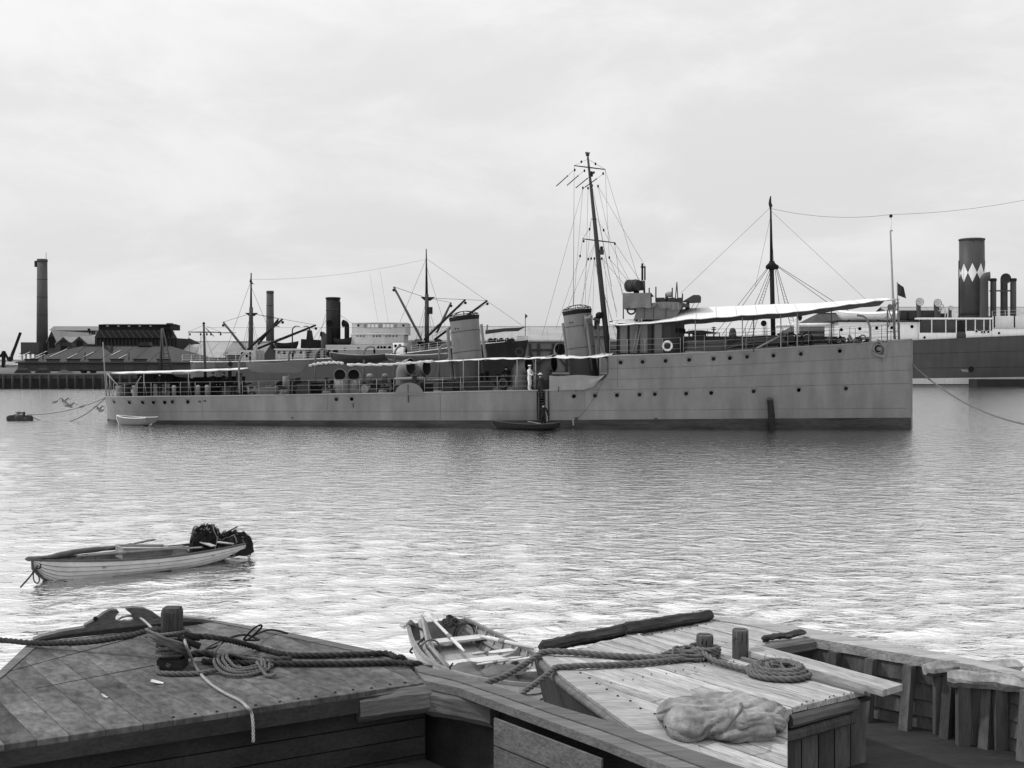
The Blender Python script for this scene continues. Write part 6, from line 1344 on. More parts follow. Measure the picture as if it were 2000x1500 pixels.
# thwartship seams of the deck (iron straps let in)
for (a, b) in (((20,1311),(255,1247)),((70,1345),(300,1300))):
    A, B2 = G(*a,ZL), G(*b,ZL); part('deck_strap', MB().bar(A+Vector((0,0,.0)),B2+Vector((0,0,.0)),.010,.012), m_bdark, lb)
bolts(lb, XY(320,1405), XY(810,1330), 13, ZL+.004, .016, seed=3); bolts(lb, XY(120,1265), XY(380,1232), 9, ZL+.004, .014, seed=5)
# end rail and horned fairlead
ra, rb_ = Vector((*XY(66,1252),0)), Vector((*XY(417,1213),0)); rdir = (rb_-ra).normalized(); rnrm = Vector((rdir[1],-rdir[0],0))
def VP(px, py, off=0.):                                     # plate position in the upright plane of the end rail
    k = (px-1000)/F; o = ra+rnrm*off; t = (k*o[1]-o[0])/(rdir[0]-k*rdir[1]); q = o+rdir*t; return Vector((q[0],q[1],CAMH-(py-HOR)/F*q[1]))
top_ = [(66,1249),(82,1243),(120,1233.5),(165,1226),(210,1220),(250,1215.5),(320,1208),(360,1206.5),(395,1209.5),(417,1213)]; bot_ = [(66,1254),(82,1252.5),(120,1248),(165,1243),(210,1238.5),(250,1234),(320,1226),(360,1222),(395,1218.5),(417,1216.5)]
part('end_rail', MB().prism([VP(px,py,.06) for px,py in bot_]+[VP(px,py,.06) for px,py in top_[::-1]], tuple(-rnrm*.14)), m_bedge, lb)
part('rail_step', MB().prism([VP(px,py+.3,.10) for px,py in bot_[:-1]]+[VP(px,(py*.45+bt_[1]*.55),.10) for (px,py),bt_ in list(zip(top_,bot_))[:-1][::-1]], tuple(-rnrm*.035)), m_bdark, lb)
prof = [(165,1226),(166,1221),(180,1214),(192,1206),(203,1198),(216,1191.5),(230,1192),(233,1196),(228,1201),(225,1207),(228,1212.5),(236,1215),(256,1214),(262,1211),(260,1204),(254,1197),(247,1192),(247,1188),(262,1186.5),(282,1188.5),(298,1195),(310,1204),(320,1210),(320,1216)]
part('horned_chock', MB().prism([VP(px,py,.05) for px,py in prof][::-1], tuple(-rnrm*.11)), m_bedge, lb)
part('rail_bolt', MB().lathe([(.03,0),(.03,.03)], VP(186,1208,.06), tuple(rnrm), n=8), m_dark, lb)
# samson post with cross pin
pb = G(336,1303,ZL); zt = CAMH-(1186-HOR)/F*pb[1]; s_ = .105; ca = .03
def octo(z, k=1.): return [pb.xy.to_3d()+Vector((x*k,y*k,z)) for x, y in ((-s_+ca,-s_),(s_-ca,-s_),(s_,-s_+ca),(s_,s_-ca),(s_-ca,s_),(-s_+ca,s_),(-s_,s_-ca),(-s_,-s_+ca))]
sm = part('samson_post', MB().grid([octo(ZL-.05),octo(1.2),octo(1.35,1.02),octo(zt-.05,1.04),octo(zt,.9)],0,False,True).add(octo(zt,.9),[tuple(range(8))]), M('samson_wood',.045,rough=.85,var=.35,scale=3,st=(5,5,.6),fine=.35,fscale=9,bump=.7,bscale=12), lb)
part('post_pin', MB().tube([pb+Vector((-.16,-.02,.44)),pb+Vector((.34,-.05,.36))],.042,8), m_dark, sm); part('post_pin', MB().tube([pb+Vector((.05,-.12,.40)),pb+Vector((.36,-.10,.27))],.04,8), m_dark, sm); part('post_block', MB().box(tuple(pb+Vector((-.14,-.14,0))),tuple(pb+Vector((.16,.12,.12)))), m_bdark, sm)
# ropes on the left barge
part('mooring_hawser', MB().rope(spline([P(-140,1243,14.9),P(-60,1247,14.6),P(0,1250,14.4),P(75,1256,14.2),P(170,1254,14.0),P(250,1242,13.8),P(305,1228,13.5),pb+Vector((0,-.15,.40)),pb+Vector((.14,-.04,.42)),pb+Vector((.05,.14,.44))],8),.036), m_roped, None, label='thick dark hawser coming in from the left edge to the samson post', cat='rope')
part('crossing_hawser', MB().rope(spline([pb+Vector((.0,.14,.34)),pb+Vector((.17,.0,.33)),P(395,1243,13.35),P(440,1249,13.4),G(500,1264,1.05),G(560,1278,1.04),G(620,1280,1.04),G(700,1278,1.04),G(755,1276,1.05),G(772,1283,1.06),Vector((*XY(790,1291),1.02)),Vector((*XY(800,1290),.80))],8),.036), m_roped, None, label='dark hawser from the post to the right rail, the farther one', cat='rope')
part('crossing_hawser', MB().rope(spline([G(395,1291,1.04),G(460,1294,1.04),G(560,1296,1.04),G(680,1296,1.04),G(770,1294,1.04),G(805,1296,1.06),Vector((*XY(822,1300),1.0)),Vector((*XY(832,1298),.78))],8),.036), m_roped, None, label='dark hawser across the left barge deck, the nearer one', cat='rope')
pts = []
rn = random.Random(4)
for i in range(7*10+1):
    a = 2*math.pi*i/10; z = ZL+.16+.022*(i/3.0)%.34; pts.append(pb+Vector((math.cos(a)*(.165+rn.uniform(-.015,.03)),math.sin(a)*(.165+rn.uniform(-.015,.03)),.14+.30*i/70+rn.uniform(-.012,.012))))
part('rope_turns', MB().rope(spline(pts,2),.021), m_rope, None, label='turns of rope wound round the left barge samson post', cat='rope')
pts = []
for i in range(5*14+1):
    a = 2*math.pi*i/14+.4; k = .17+.05*(i/70)+rn.uniform(-.01,.02); pts.append(pb+Vector((-.02+math.cos(a)*k*1.15,-.06+math.sin(a)*k,.26-.10*math.cos(a)+.12*i/70-.05*math.sin(a*1))))
part('hanging_coil', MB().tube(spline(pts,2),.016,6), m_rope, None, label='loose coil of thin rope hung over the samson post', cat='rope')
c = G(497,1306,ZL); pts = []
for i in range(4*16+1):
    a = 2*math.pi*i/16; k = .34-.05*(i//16)+rn.uniform(-.015,.015); pts.append(Vector((c[0]-.12+math.cos(a)*k,c[1]+math.sin(a)*k*1.15,ZL+.03+.012*(i//16)+(.10*max(0,-math.cos(a))**2))))
pts += [G(520,1319,1.03),G(533,1320,1.03),G(537,1317,1.03)]
part('flaked_coil', MB().rope(spline(pts,2),.02), m_rope, None, label='flat coil of rope lying on deck right of the samson post', cat='rope')
part('foot_rope', MB().rope(spline([G(425,1309,1.04),G(385,1315,1.03),G(340,1316,1.03),G(312,1314,1.03),G(308,1305,1.03),G(315,1295,1.05),G(330,1300,1.06)],6),.03), m_rope, None, label='rope looped round the foot of the samson post', cat='rope')
part('frayed_bight', MB().rope(spline([G(360,1280,1.08),G(400,1276,1.10),G(430,1284,1.05),G(470,1285,1.05),G(520,1290,1.03),G(570,1288,1.03)],6),.045), m_roped, None, label='frayed dark rope bundle beside the samson post', cat='rope')
wt = spline([G(402,1268,1.08),P(424,1262,13.6),P(452,1245,14.0),P(480,1240,14.2),P(500,1247,14.2),P(505,1250,14.1),P(480,1250,14.0),P(478,1246,13.9),P(495,1228,13.8),P(508,1221,13.8),P(510,1226,13.9),P(490,1245,14.0),P(480,1251,14.0),P(505,1237,14.6),P(530,1230,14.9),P(562,1237,14.9)],7)
part('stiff_wire', MB().tube(wt,.013,6), m_dark, None, label='springy dark wire curling above the left barge deck', cat='wire')
part('slack_line', MB().tube(spline([G(402,1266,1.06),P(432,1252,13.4),P(420,1275,13.2),G(424,1292,1.05),G(438,1306,1.02),G(470,1306,1.02),G(462,1298,1.02),G(440,1300,1.02)],7),.013,6), m_rope, None, label='slack thin line dropping beside the samson post', cat='rope')
br_ = e0.lerp(e1,.66); 
part('pale_line', MB().rope(spline([P(361,1250,13.2),P(364,1262,13.1),G(378,1294,1.05),G(392,1316,1.02),G(412,1336,1.02),G(440,1354,1.02),G(468,1368,1.02),G(484,1382,1.03),P(491,1392,11.72),P(494,1412,11.66),P(495,1450,11.6)],7),.017), m_ropel, None, label='pale line trailing from the post over the deck edge', cat='rope')
part('fairlead_line', MB().tube(spline([VP(228,1212,-.2),VP(240,1205,0),VP(255,1203,0),VP(275,1208,.1),P(292,1222,14.1),P(300,1233,13.8),pb+Vector((-.14,.0,.32))],7),.016,6), m_ropel, None, label='pale line passing through the horned fairlead', cat='rope')
for i, (px, py, w_) in enumerate(((308,1334,.085),(205,1362,.05),(448,1285,.035))):
    c = G(px,py,ZL+.008); part('litter_scrap', MB().slab([[c+Vector((w_*(q-1)*.8*(1-.45*abs(j-1)*((q+i)%2)),w_*(j-1)*.5*(1-.5*(q==2)),.012*((q+j)%2)+(.03 if q == 0 else 0))) for q in range(3)] for j in range(3)],(0,0,.003)), m_litter, None, label=('curled white scrap on deck below the samson post','small flat pale scrap on deck left of the other scrap','tiny pale scrap beside the hawsers on the left barge')[i], cat='litter')

# ------------------------------------------------------------------ right lighter
ZR = 1.0
rbg = thing('bleached_barge', 'barge with sun bleached plank deck and open hold at lower right', 'barge', (2.6,13.2,0))
D2 = (.62,-.78)
polyL = [XY(1078,1279),XY(1319,1221),XY(1478,1262),XY(1700,1345),XY(1538,1384),(2.35,9.6),(1.75,9.6),XY(1302,1408),XY(1217,1360),XY(1110,1299)]
polyR = [XY(1320,1220.5),XY(1392,1212),XY(1480,1226),XY(1575,1246),XY(1480,1261.5)]
planks(rbg, polyL, D2, .215, ZR, .06, m_wdeck, gap=.014, jit=.006, seed=11); planks(rbg, polyR, D2, .2, ZR, .06, m_wdeck, gap=.014, jit=.006, seed=12)
part('under_deck', MB().prism([(p[0],p[1],ZR-.09) for p in polyL],(0,0,-.04)), m_bdark, rbg); part('under_deck', MB().prism([(p[0],p[1],ZR-.09) for p in polyR],(0,0,-.04)), m_bdark, rbg)
co = [XY(1054,1272),XY(1058,1284),XY(1084,1311),XY(1120,1340),XY(1160,1369),XY(1212,1407),XY(1262,1442),(1.42,9.6)]; ci = [XY(1076,1279),XY(1080,1283),XY(1109,1300),XY(1150,1322),XY(1216,1361),XY(1300,1409),XY(1360,1450),(1.76,9.6)]
strip(rbg,'covering_board',co,ci,ZR+.008,.10,m_wedge)
strip(rbg,'covering_board',[XY(1385,1204),XY(1450,1211.5),XY(1560,1225.5),XY(1670,1246),XY(1780,1265),XY(1890,1287),XY(2000,1314),XY(2120,1345)],[XY(1392,1211.5),XY(1450,1220),XY(1568,1245),XY(1684,1265),XY(1740,1275),XY(1827,1289),XY(1901,1301),XY(2090,1350)],ZR+.012,.12,m_wedge)
bt = [Vector((p[0]+.30*(1-i/7)+.06,p[1]-.62*(1-i/7),-.35)) for i, p in enumerate(co)]
skirt('side_strake',[Vector((*p,ZR-.10)) for p in co],bt,m_bdark,rbg,5)
part('rubbing_strake', MB().tube([Vector((p[0]-.02,p[1]-.01,ZR-.06)) for p in co],.045,6), m_bedge, rbg)
endo = [XY(1385,1204),XY(1320,1216),XY(1180,1243),XY(1054,1272)]
skirt('end_strake',[Vector((*p,ZR-.10)) for p in endo],[Vector((p[0]+.4,p[1]-.6,-.35)) for p in endo],m_bdark,rbg,4)
part('stem_post', MB().bar(Vector((*XY(1054,1274),ZR-.02)),Vector((bt[0][0]-.02,bt[0][1]-.02,-.35)),.12,.14), m_bdark, rbg)
rough_bar('end_log', G(1056,1264,1.04), G(1230,1229,1.06), .17, .16, m_log, rbg, 30, 21, .016, .38); rough_bar('end_log', G(1220,1230,1.09), G(1388,1201,1.07), .18, .16, m_log, rbg, 30, 22, .016, .38)
# hold on the right: inner lining, frames, floor, cross beam, after deck edge
hi = [XY(1568,1245),XY(1684,1265),XY(1740,1275),XY(1827,1289),XY(1901,1301),XY(2090,1350)]
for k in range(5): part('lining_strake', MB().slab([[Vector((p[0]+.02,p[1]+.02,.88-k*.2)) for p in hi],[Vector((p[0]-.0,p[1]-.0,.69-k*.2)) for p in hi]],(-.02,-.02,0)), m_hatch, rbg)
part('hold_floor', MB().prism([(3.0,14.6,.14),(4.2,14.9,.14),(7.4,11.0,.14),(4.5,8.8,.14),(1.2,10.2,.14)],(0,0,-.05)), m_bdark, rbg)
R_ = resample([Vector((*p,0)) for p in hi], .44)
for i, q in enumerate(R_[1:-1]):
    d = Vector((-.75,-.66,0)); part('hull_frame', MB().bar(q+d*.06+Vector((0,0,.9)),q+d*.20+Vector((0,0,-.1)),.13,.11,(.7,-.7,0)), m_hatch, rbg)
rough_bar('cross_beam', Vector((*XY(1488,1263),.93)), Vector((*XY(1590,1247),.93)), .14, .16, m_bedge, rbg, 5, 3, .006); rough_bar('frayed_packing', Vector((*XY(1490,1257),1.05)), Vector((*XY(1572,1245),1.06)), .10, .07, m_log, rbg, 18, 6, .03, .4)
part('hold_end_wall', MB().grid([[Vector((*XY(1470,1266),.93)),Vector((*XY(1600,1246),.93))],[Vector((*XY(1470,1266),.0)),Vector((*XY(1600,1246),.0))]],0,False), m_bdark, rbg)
rough_bar('edge_beam', Vector((*XY(1542,1384),.86))+Vector((0,.05,0)), Vector((*XY(1672,1351),.86))+Vector((0,.05,0)), .14, .14, m_bedge, rbg, 6, 4, .008); rough_bar('edge_beam', Vector((*XY(1530,1388),.70))+Vector((0,.07,0)), Vector((*XY(1668,1353),.70))+Vector((0,.07,0)), .12, .12, m_hatch, rbg, 6, 5, .008)
ea, eb = Vector((*XY(1700,1345),0)), Vector((*XY(1538,1384),0))
ec = Vector((2.35,9.6,0))
for i in range(8):
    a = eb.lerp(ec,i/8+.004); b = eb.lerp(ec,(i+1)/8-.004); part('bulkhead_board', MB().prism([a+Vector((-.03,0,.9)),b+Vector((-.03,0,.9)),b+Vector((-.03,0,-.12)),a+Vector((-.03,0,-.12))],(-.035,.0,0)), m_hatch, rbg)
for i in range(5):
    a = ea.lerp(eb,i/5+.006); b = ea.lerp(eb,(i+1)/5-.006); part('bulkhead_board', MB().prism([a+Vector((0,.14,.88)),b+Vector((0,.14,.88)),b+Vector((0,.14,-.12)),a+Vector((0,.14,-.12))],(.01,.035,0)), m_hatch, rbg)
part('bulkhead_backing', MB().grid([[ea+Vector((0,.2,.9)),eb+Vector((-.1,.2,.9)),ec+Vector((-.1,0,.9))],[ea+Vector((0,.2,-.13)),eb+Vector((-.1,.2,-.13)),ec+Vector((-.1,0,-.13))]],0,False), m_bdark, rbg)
# loose walkway plank
a0, a1, a2, a3 = XY(1478,1259,1.1), XY(1763,1337,1.1), XY(1724,1349,1.1), XY(1461,1272,1.1)
def plank_thing(name, label, quad, z, th, mat):
    c = Vector((sum(p[0] for p in quad)/4,sum(p[1] for p in quad)/4,z)); d = Vector((quad[1][0]-quad[0][0],quad[1][1]-quad[0][1],0)); mw = Matrix.Translation(c) @ Matrix.Rotation(math.atan2(d[1],d[0]),4,'Z'); inv = mw.inverted()
    L_ = [inv @ Vector((*p,z)) for p in quad]; L_ = L_ if sum(L_[k][0]*L_[(k+1)%4][1]-L_[(k+1)%4][0]*L_[k][1] for k in range(4)) > 0 else L_[::-1]
    return local(name, MB().prism([p-Vector((0,0,th)) for p in L_],(0,0,th)), mat, mw, None, label=label, cat='plank')
plank_thing('walkway_plank','long pale loose plank beside the open hold, past the two posts',[a0,a1,a2,a3],1.105,.07,m_wdeck)
for k, f in enumerate((.12,.85)): 
    m_ = Vector((*a0,0)).lerp(Vector((*a1,0)),f); n_2 = Vector((*a3,0)).lerp(Vector((*a2,0)),f); rough_bar('plank_bearer', m_+Vector((0,0,1.018)), n_2+Vector((0,0,1.018)), .08, .034, m_bedge, rbg, 3, k, .003)
rough_bar('hold_coaming', Vector((*XY(1452,1284,1.03),1.02))+Vector((-.02,-.02,0)), Vector((*XY(1690,1352,1.03),1.02)), .06, .05, m_bedge, rbg, 10, 3, .006)
plank_thing('loose_board','narrow grey board lying between the two posts and the end log',[XY(1228,1232,1.03),XY(1330,1268,1.03),XY(1312,1272,1.03),XY(1215,1236,1.03)],1.03,.028,m_wedge)
bolts(rbg, XY(1105,1300), XY(1290,1405), 9, ZR+.012, .014, seed=7); bolts(rbg, XY(1250,1245), XY(1390,1218), 8, ZR+.004, .012, seed=8); bolts(rbg, XY(1560,1378), XY(1690,1346), 10, ZR+.006, .01, seed=9); bolts(rbg, XY(1160,1340), XY(1440,1290), 14, ZR+.006, .009, seed=10)
# two round posts
for i, (px, py, top, r, lab) in enumerate(((1376.5,1284,1239,.103,'shorter round timber post on the bleached deck, nearer the left'),(1446,1285,1229,.098,'taller round timber post beside the loose plank'))):
    b = G(px,py,ZR); h = CAMH-(top-HOR)/F*b[1]-ZR; t = thing('mooring_post', lab, 'post', b, group='round posts on the bleached barge')
    part('shaft', MB().lathe([(r*.98,-.06),(r,.0),(r*1.02,h*.6),(r*.99,h-.015),(r*.93,h)], b, n=22), m_post, t)
    rn = random.Random(i); part('top_crack', MB().bar(b+Vector((-r*.7,.02,h+.001)),b+Vector((r*.6,-.02,h+.001)),.008,.006), m_dark, t)
    for k in range(6):
        a = -math.pi/2+rn.uniform(-1.2,1.2); q = b+Vector((math.cos(a)*r*1.005,math.sin(a)*r*1.005,0)); part('shaft_check', MB().tube([q+Vector((0,0,h*rn.uniform(.5,.7))),q+Vector((rn.uniform(-.01,.01),0,h*rn.uniform(.75,.95)))],.005,4), m_dark, t)
p1 = G(1376.5,1284,ZR)
# ropes between the barges
part('barge_warp', MB().rope(spline([p1+Vector((-.02,-.15,.06)),G(1310,1284,1.05),G(1250,1284,1.04),G(1190,1280,1.04),G(1130,1275,1.05),G(1080,1272,1.06),P(1060,1274,13.85),P(1048,1282,13.75),P(1030,1294,13.6),P(990,1318,13.2),P(955,1332,12.95),P(944,1337,12.85)],8),.04), m_rope, None, label='laid rope from the shorter post to the left barge, the upper one', cat='rope')
part('barge_warp', MB().rope(spline([p1+Vector((-.08,-.12,.04)),G(1315,1289,1.04),G(1250,1295,1.04),G(1180,1299,1.04),G(1120,1301,1.05),P(1088,1303,13.2),P(1078,1309,13.1),P(1050,1332,12.8),P(1030,1346,12.6),P(1014,1360,12.4)],8),.036), m_rope, None, label='laid rope from the shorter post to the left barge, the lower one', cat='rope')
pts = []; rn = random.Random(6)
for i in range(3*12+1):
    a = 2*math.pi*i/12-.6; pts.append(p1+Vector((math.cos(a)*(.15+rn.uniform(0,.03)),math.sin(a)*(.15+rn.uniform(0,.03)),.045+.03*i/12)))
part('post_turns', MB().rope(spline(pts,2),.032), m_rope, None, label='turns of rope round the foot of the shorter round post', cat='rope')
def frayed(name, label, c, rx, ry, h, n, mat, seed, r=.012, cat='rope'):
    """tangle: looping bights of rope and loose yarns"""
    rn = random.Random(seed); mb = MB()
    for i in range(max(4, n//14)):
        pts = []; a = rn.uniform(0,6.28); k0 = rn.uniform(.35,.95)
        for q in range(9):
            a += rn.uniform(.5,1.0); k = min(1,max(.1,k0+rn.uniform(-.3,.3))); pts.append(Vector((c[0]+math.cos(a)*rx*k,c[1]+math.sin(a)*ry*k,c[2]+h*(1-k*k)*rn.uniform(.4,1)+.01)))
        mb.tube(spline(pts,5),r*rn.uniform(1.0,1.7),6)
    for i in range(n):
        a = rn.uniform(0,6.28); q = rn.random()**.6; p = Vector((c[0]+math.cos(a)*rx*q,c[1]+math.sin(a)*ry*q,c[2]+h*(1-q*q)*rn.uniform(.1,.9))); pts = [p]; d = Vector((rn.uniform(-1,1),rn.uniform(-1,1),rn.uniform(-.2,.2))).normalized()
        for _ in range(4): d = (d+Vector((rn.uniform(-.8,.8),rn.uniform(-.8,.8),rn.uniform(-.5,.2)))).normalized(); e = pts[-1]+d*.04; e.z = max(e.z, c[2]-.01); pts.append(e)
        mb.tube(spline(pts,2),r*.32,4)
    return part(name, mb, mat, None, label=label, cat=cat)
frayed('frayed_knot','frayed rope knot in front of the shorter round post', p1+Vector((-.22,-.08,.03)), .34, .16, .13, 150, m_rope, 3)
tl = [p1+Vector((-.05,-.16,.10)),G(1395,1290,1.06),G(1420,1298,1.05),G(1445,1305,1.05),G(1460,1308,1.05)]; c = G(1521,1318,ZR)
for i in range(3*18+1):
    a = math.pi+.3+2*math.pi*i/18; k = 1-.14*(i//18)+rn.uniform(-.02,.02); tl.append(Vector((c[0]+math.cos(a)*.36*k,c[1]+math.sin(a)*.32*k,ZR+.04+.03*(i//18))))
part('deck_coil', MB().rope(spline(tl,3),.036), m_rope, None, label='flat rope coil lying on the bleached deck beside the plank', cat='rope')
frayed('coil_fray','frayed strands heaped on the flat rope coil', c+Vector((0,.04,.06)), .30, .24, .06, 130, m_rope, 8, .011)
# crumpled sack on the near edge
def blob(name, label, c, rx, ry, h, mat, seed, fold=.06, cat='sack', nu=60, nv=34, ang=0., root=None):
    rs_ = np.random.RandomState(seed); ph = rs_.rand(12)*6.28; fr = rs_.uniform(4,13,12); di = .9+rs_.randn(12)*.45; rows = []
    for j in range(nv+1):
        q = j/nv; r_ = []
        for i in range(nu):
            a = 2*math.pi*i/nu; x, y = math.cos(a)*q, math.sin(a)*q
            edge = 1+.10*math.sin(3*a+ph[0])+.07*math.sin(5*a+ph[1])+.04*math.sin(9*a+ph[2])
            wx, wy = x+.16*math.sin(3*y+ph[4])+.07*math.sin(8*x+5*y+ph[6]), y+.16*math.sin(4*x+ph[5])+.07*math.sin(7*y-4*x+ph[7])
            d = sum((1-abs(math.sin(fr[k]*(wx*math.cos(di[k])+wy*math.sin(di[k]))*.75+ph[k])))**1.6/(1+.16*k)*(1 if k % 3 else -.8) for k in range(12))/4.2
            z = h*(max(0,1-q**2.4))**.55*(.75+.25*math.sin(2*a+ph[3]))+fold*d*(max(0,1-q**5))
            X, Y_ = x*rx*edge, y*ry*edge; r_.append(c+Vector((X*math.cos(ang)-Y_*math.sin(ang), X*math.sin(ang)+Y_*math.cos(ang), max(z, .004 if q < .98 else -.01))))
        rows.append(r_)
    return part(name, MB().grid(rows[::-1],0,True,True), mat, root, **(dict(label=label,cat=cat) if not root else {}))
def wrinkled(mb, pts, rad, seed, nw=7, amp=.16, n=56, per=40, flat=.75):
    """bundled cloth: a limp roll with sharp lengthwise folds that twist and gather"""
    rs_ = np.random.RandomState(seed); ph = rs_.rand(10)*6.28; C_ = resample(spline(pts,8), 1e9) if 0 else spline(pts, 12); k = len(C_); rows = []
    for i, c in enumerate(C_):
        q = i/(k-1); t_ = (C_[min(i+1,k-1)]-C_[max(i-1,0)]).normalized(); sd_ = t_.cross(Vector((0,0,1))).normalized(); u_ = sd_.cross(t_)
        e = max(.01,min(1,min(q,1-q)/.14))**.5; r0 = rad*e*(1+.13*math.sin(7*q+ph[0])+.08*math.sin(15*q+ph[1])); r_ = []
        for j in range(n):
            a = 2*math.pi*j/n; tw = a+1.1*math.sin(3.1*q+ph[2])+.5*math.sin(8*q+ph[3])
            f = (abs(math.sin(nw/2*tw+ph[4]+1.5*math.sin(5*q+ph[5]))))**.55+.55*(abs(math.sin(nw*.9*tw+ph[6]+2.2*math.sin(4*q))))**.6
            rr = r0*(1-amp*1.4+amp*f*1.5+.05*math.sin(21*q+3*a+ph[7])); p = c+sd_*math.cos(a)*rr*1.1+u_*math.sin(a)*rr*flat; p.z = max(p.z, 1.006); r_.append(p)
        rows.append(r_)
    return mb.grid(rows,0,True,True)
sk_ = MB()
wrinkled(sk_, [G(1282,1392,1.12),G(1335,1394,1.13),G(1400,1393,1.12),G(1470,1396,1.12),G(1532,1393,1.08)], .20, 3, 9)
wrinkled(sk_, [G(1300,1420,1.10),G(1370,1416,1.10),G(1440,1420,1.10),G(1500,1416,1.08)], .19, 5, 8)
wrinkled(sk_, [G(1345,1376,1.16),G(1390,1372,1.20),G(1430,1378,1.18),G(1462,1385,1.12)], .12, 8, 6)
wrinkled(sk_, [G(1430,1405,1.22),G(1470,1402,1.2),G(1520,1412,1.06)], .11, 11, 6)
part('canvas_sack', sk_, m_sack, None, label='crumpled pale canvas bundle at the near edge of the bleached deck', cat='sack')
part('sack_tie', MB().rope(spline([G(1440,1366,1.16),G(1448,1378,1.30),G(1444,1392,1.34),G(1430,1408,1.30),G(1418,1424,1.24)],6),.014), m_rope, None, label='thin cord tied across the crumpled canvas bundle', cat='rope')
# weathered grating timber at right edge of the hold
for i, (a, b, lab) in enumerate((((1806,1308),(1990,1300),'rotted pale topped timber lying over the hold, farther one'),((1850,1322),(2060,1342),'rotted pale topped timber lying over the hold at the right edge'))):
    A, B2 = G(*a,.92), G(*b,.92); rough_bar('rotted_timber', A, B2, .2, .17, M('lichened_timber',.2,rough=.95,var=.6,scale=3,fine=.4,fscale=10,bump=.8,bscale=8), None, 16, 30+i, .03, .4); o = [q for q in bpy.data.objects if q.name.startswith('rotted_timber')][-1]; tag(o, lab, 'timber')
    for f in (.15,.5,.85): q = A.lerp(B2,f); part('prop', MB().bar(q-Vector((0,0,.08)),q-Vector((0,0,1.02)),.14,.1,(0,1,0)), m_hatch, o) if i == 1 else part('prop', MB().bar(q-Vector((0,0,.08)),q-Vector((0,0,1.02)),.12,.09,(0,1,0)), m_hatch, o)
for i in range(6):
    a = G(1868+i*30,1338+i*3,.82); part('hold_board', MB().prism([a,a+Vector((.17,-.06,0)),a+Vector((.19,-.09,-.94)),a+Vector((.02,-.03,-.94))],(.01,.03,0)), m_hatch, rbg)

# ------------------------------------------------------------------ rowing boat between the barges
m_rbo = M('rowboat_outer', .25, var=.2, scale=3, st=(.5,3,3), fine=.15); m_rbi = M('rowboat_inner', .24, var=.22, scale=3, st=(.5,3,3), fine=.2, fscale=14); m_rbw = M('rowboat_gunwale', .17, var=.25, scale=4, fine=.2); m_thw = M('scrubbed_thwart', .44, var=.12, scale=4, st=(3,.5,1), fine=.12)
ax2 = Vector((.40,-.916,0)); se = Vector((-1.19,17.85,0)); L2 = 4.3; ctr = se+ax2*L2/2
rb2 = thing('rowing_boat', 'open rowing boat with oars wedged between the two barges', 'boat', (ctr[0],ctr[1],-.12), math.atan2(ax2[1],ax2[0]))
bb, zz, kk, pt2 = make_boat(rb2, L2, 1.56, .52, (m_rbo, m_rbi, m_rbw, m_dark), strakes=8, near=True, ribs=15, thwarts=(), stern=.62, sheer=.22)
W2 = WM[rb2]
def lp(u, f, z): return W2 @ Vector((L2/2-L2*u, bb(u)*f, kk(u)+z))     # u from bow to stern, f across (+ = far right gunwale seen from the quay), z above the keel
for u in (.42,.64,.88):
    z = kk(u)+(zz(u)-kk(u))*.66; y = bb(u)*.97; local('thwart', MB().box((L2/2-L2*u-.12,-y,z),(L2/2-L2*u+.12,y,z+.03)), m_thw, W2.copy(), rb2)
for u in (.64,): 
    for s in (-1,1): local('thwart_knee', MB().prism([(L2/2-L2*u-.02,s*bb(u)*.96,kk(u)+.36),(L2/2-L2*u-.02,s*bb(u)*.6,kk(u)+.37),(L2/2-L2*u-.02,s*bb(u)*.86,kk(u)+.44),(L2/2-L2*u-.02,s*bb(u)*.95,zz(u))],(.05,0,0)), m_rbi, W2.copy(), rb2)
local('inwale_stringer', MB().tube([pt2(u,.72,1,-.04) for u in [i/12 for i in range(1,12)]],.018,5), m_rbw, W2.copy(), rb2); local('inwale_stringer', MB().tube([pt2(u,.72,-1,-.04) for u in [i/12 for i in range(1,12)]],.018,5), m_rbw, W2.copy(), rb2)
for u, s in ((.42,1),(.42,-1)): 
    q = lp(u,s*1.0,zz(u)-kk(u)); part('rowlock', MB().tube([q+Vector((0,0,0)),q+Vector((0,0,.05)),q+Vector((.04,.0,.10))],.012,5), m_dark, rb2)
def oar(label, A, B, r=.027, blade=.55, bw=.065, mat=None, flat=(0,0,1)):
    A, B = Vector(A), Vector(B); d = (B-A).normalized(); t = thing('oar', label, 'oar', A); mt_ = mat or m_thw; part('loom', MB().tube([A,A.lerp(B,.08),A.lerp(B,.1),B-d*blade],[r*.7,r*.7,r,r*.8],8), mt_, t)
    s = d.cross(Vector(flat)).normalized(); n = s.cross(d); k = B-d*blade; part('blade', MB().slab([[k-s*r*.8,k+d*blade*.3-s*bw*.8,B-d*.06-s*bw,B-s*bw*.8],[k+s*r*.8,k+d*blade*.3+s*bw*.8,B-d*.06+s*bw,B+s*bw*.8]],tuple(n*.018)), mt_, t); part('leather', MB().tube([A.lerp(B,.30),A.lerp(B,.38)],r*1.18,8), m_rbw, t); return t
oar('pale oar lying along the left side of the rowing boat, its tip over the stern', P(908,1276,15.3)+Vector((0,0,.02)), P(832,1196,18.3)+Vector((0,0,.0)), .026, .5, .04)
oar('thick pale oar pointing forward across the rowing boat to the bleached barge', P(940,1243,16.9), P(1075,1273,15.1), .034, .4, .05); oar('pale oar with dark leather lying over the sailcloth', P(932,1298,15.3), P(1040,1283,15.0), .02, .35, .04)
oar('broad pale oar blade lying on the rowing boat thwart', P(922,1278,15.6), P(1002,1268,15.9), .024, .45, .075)
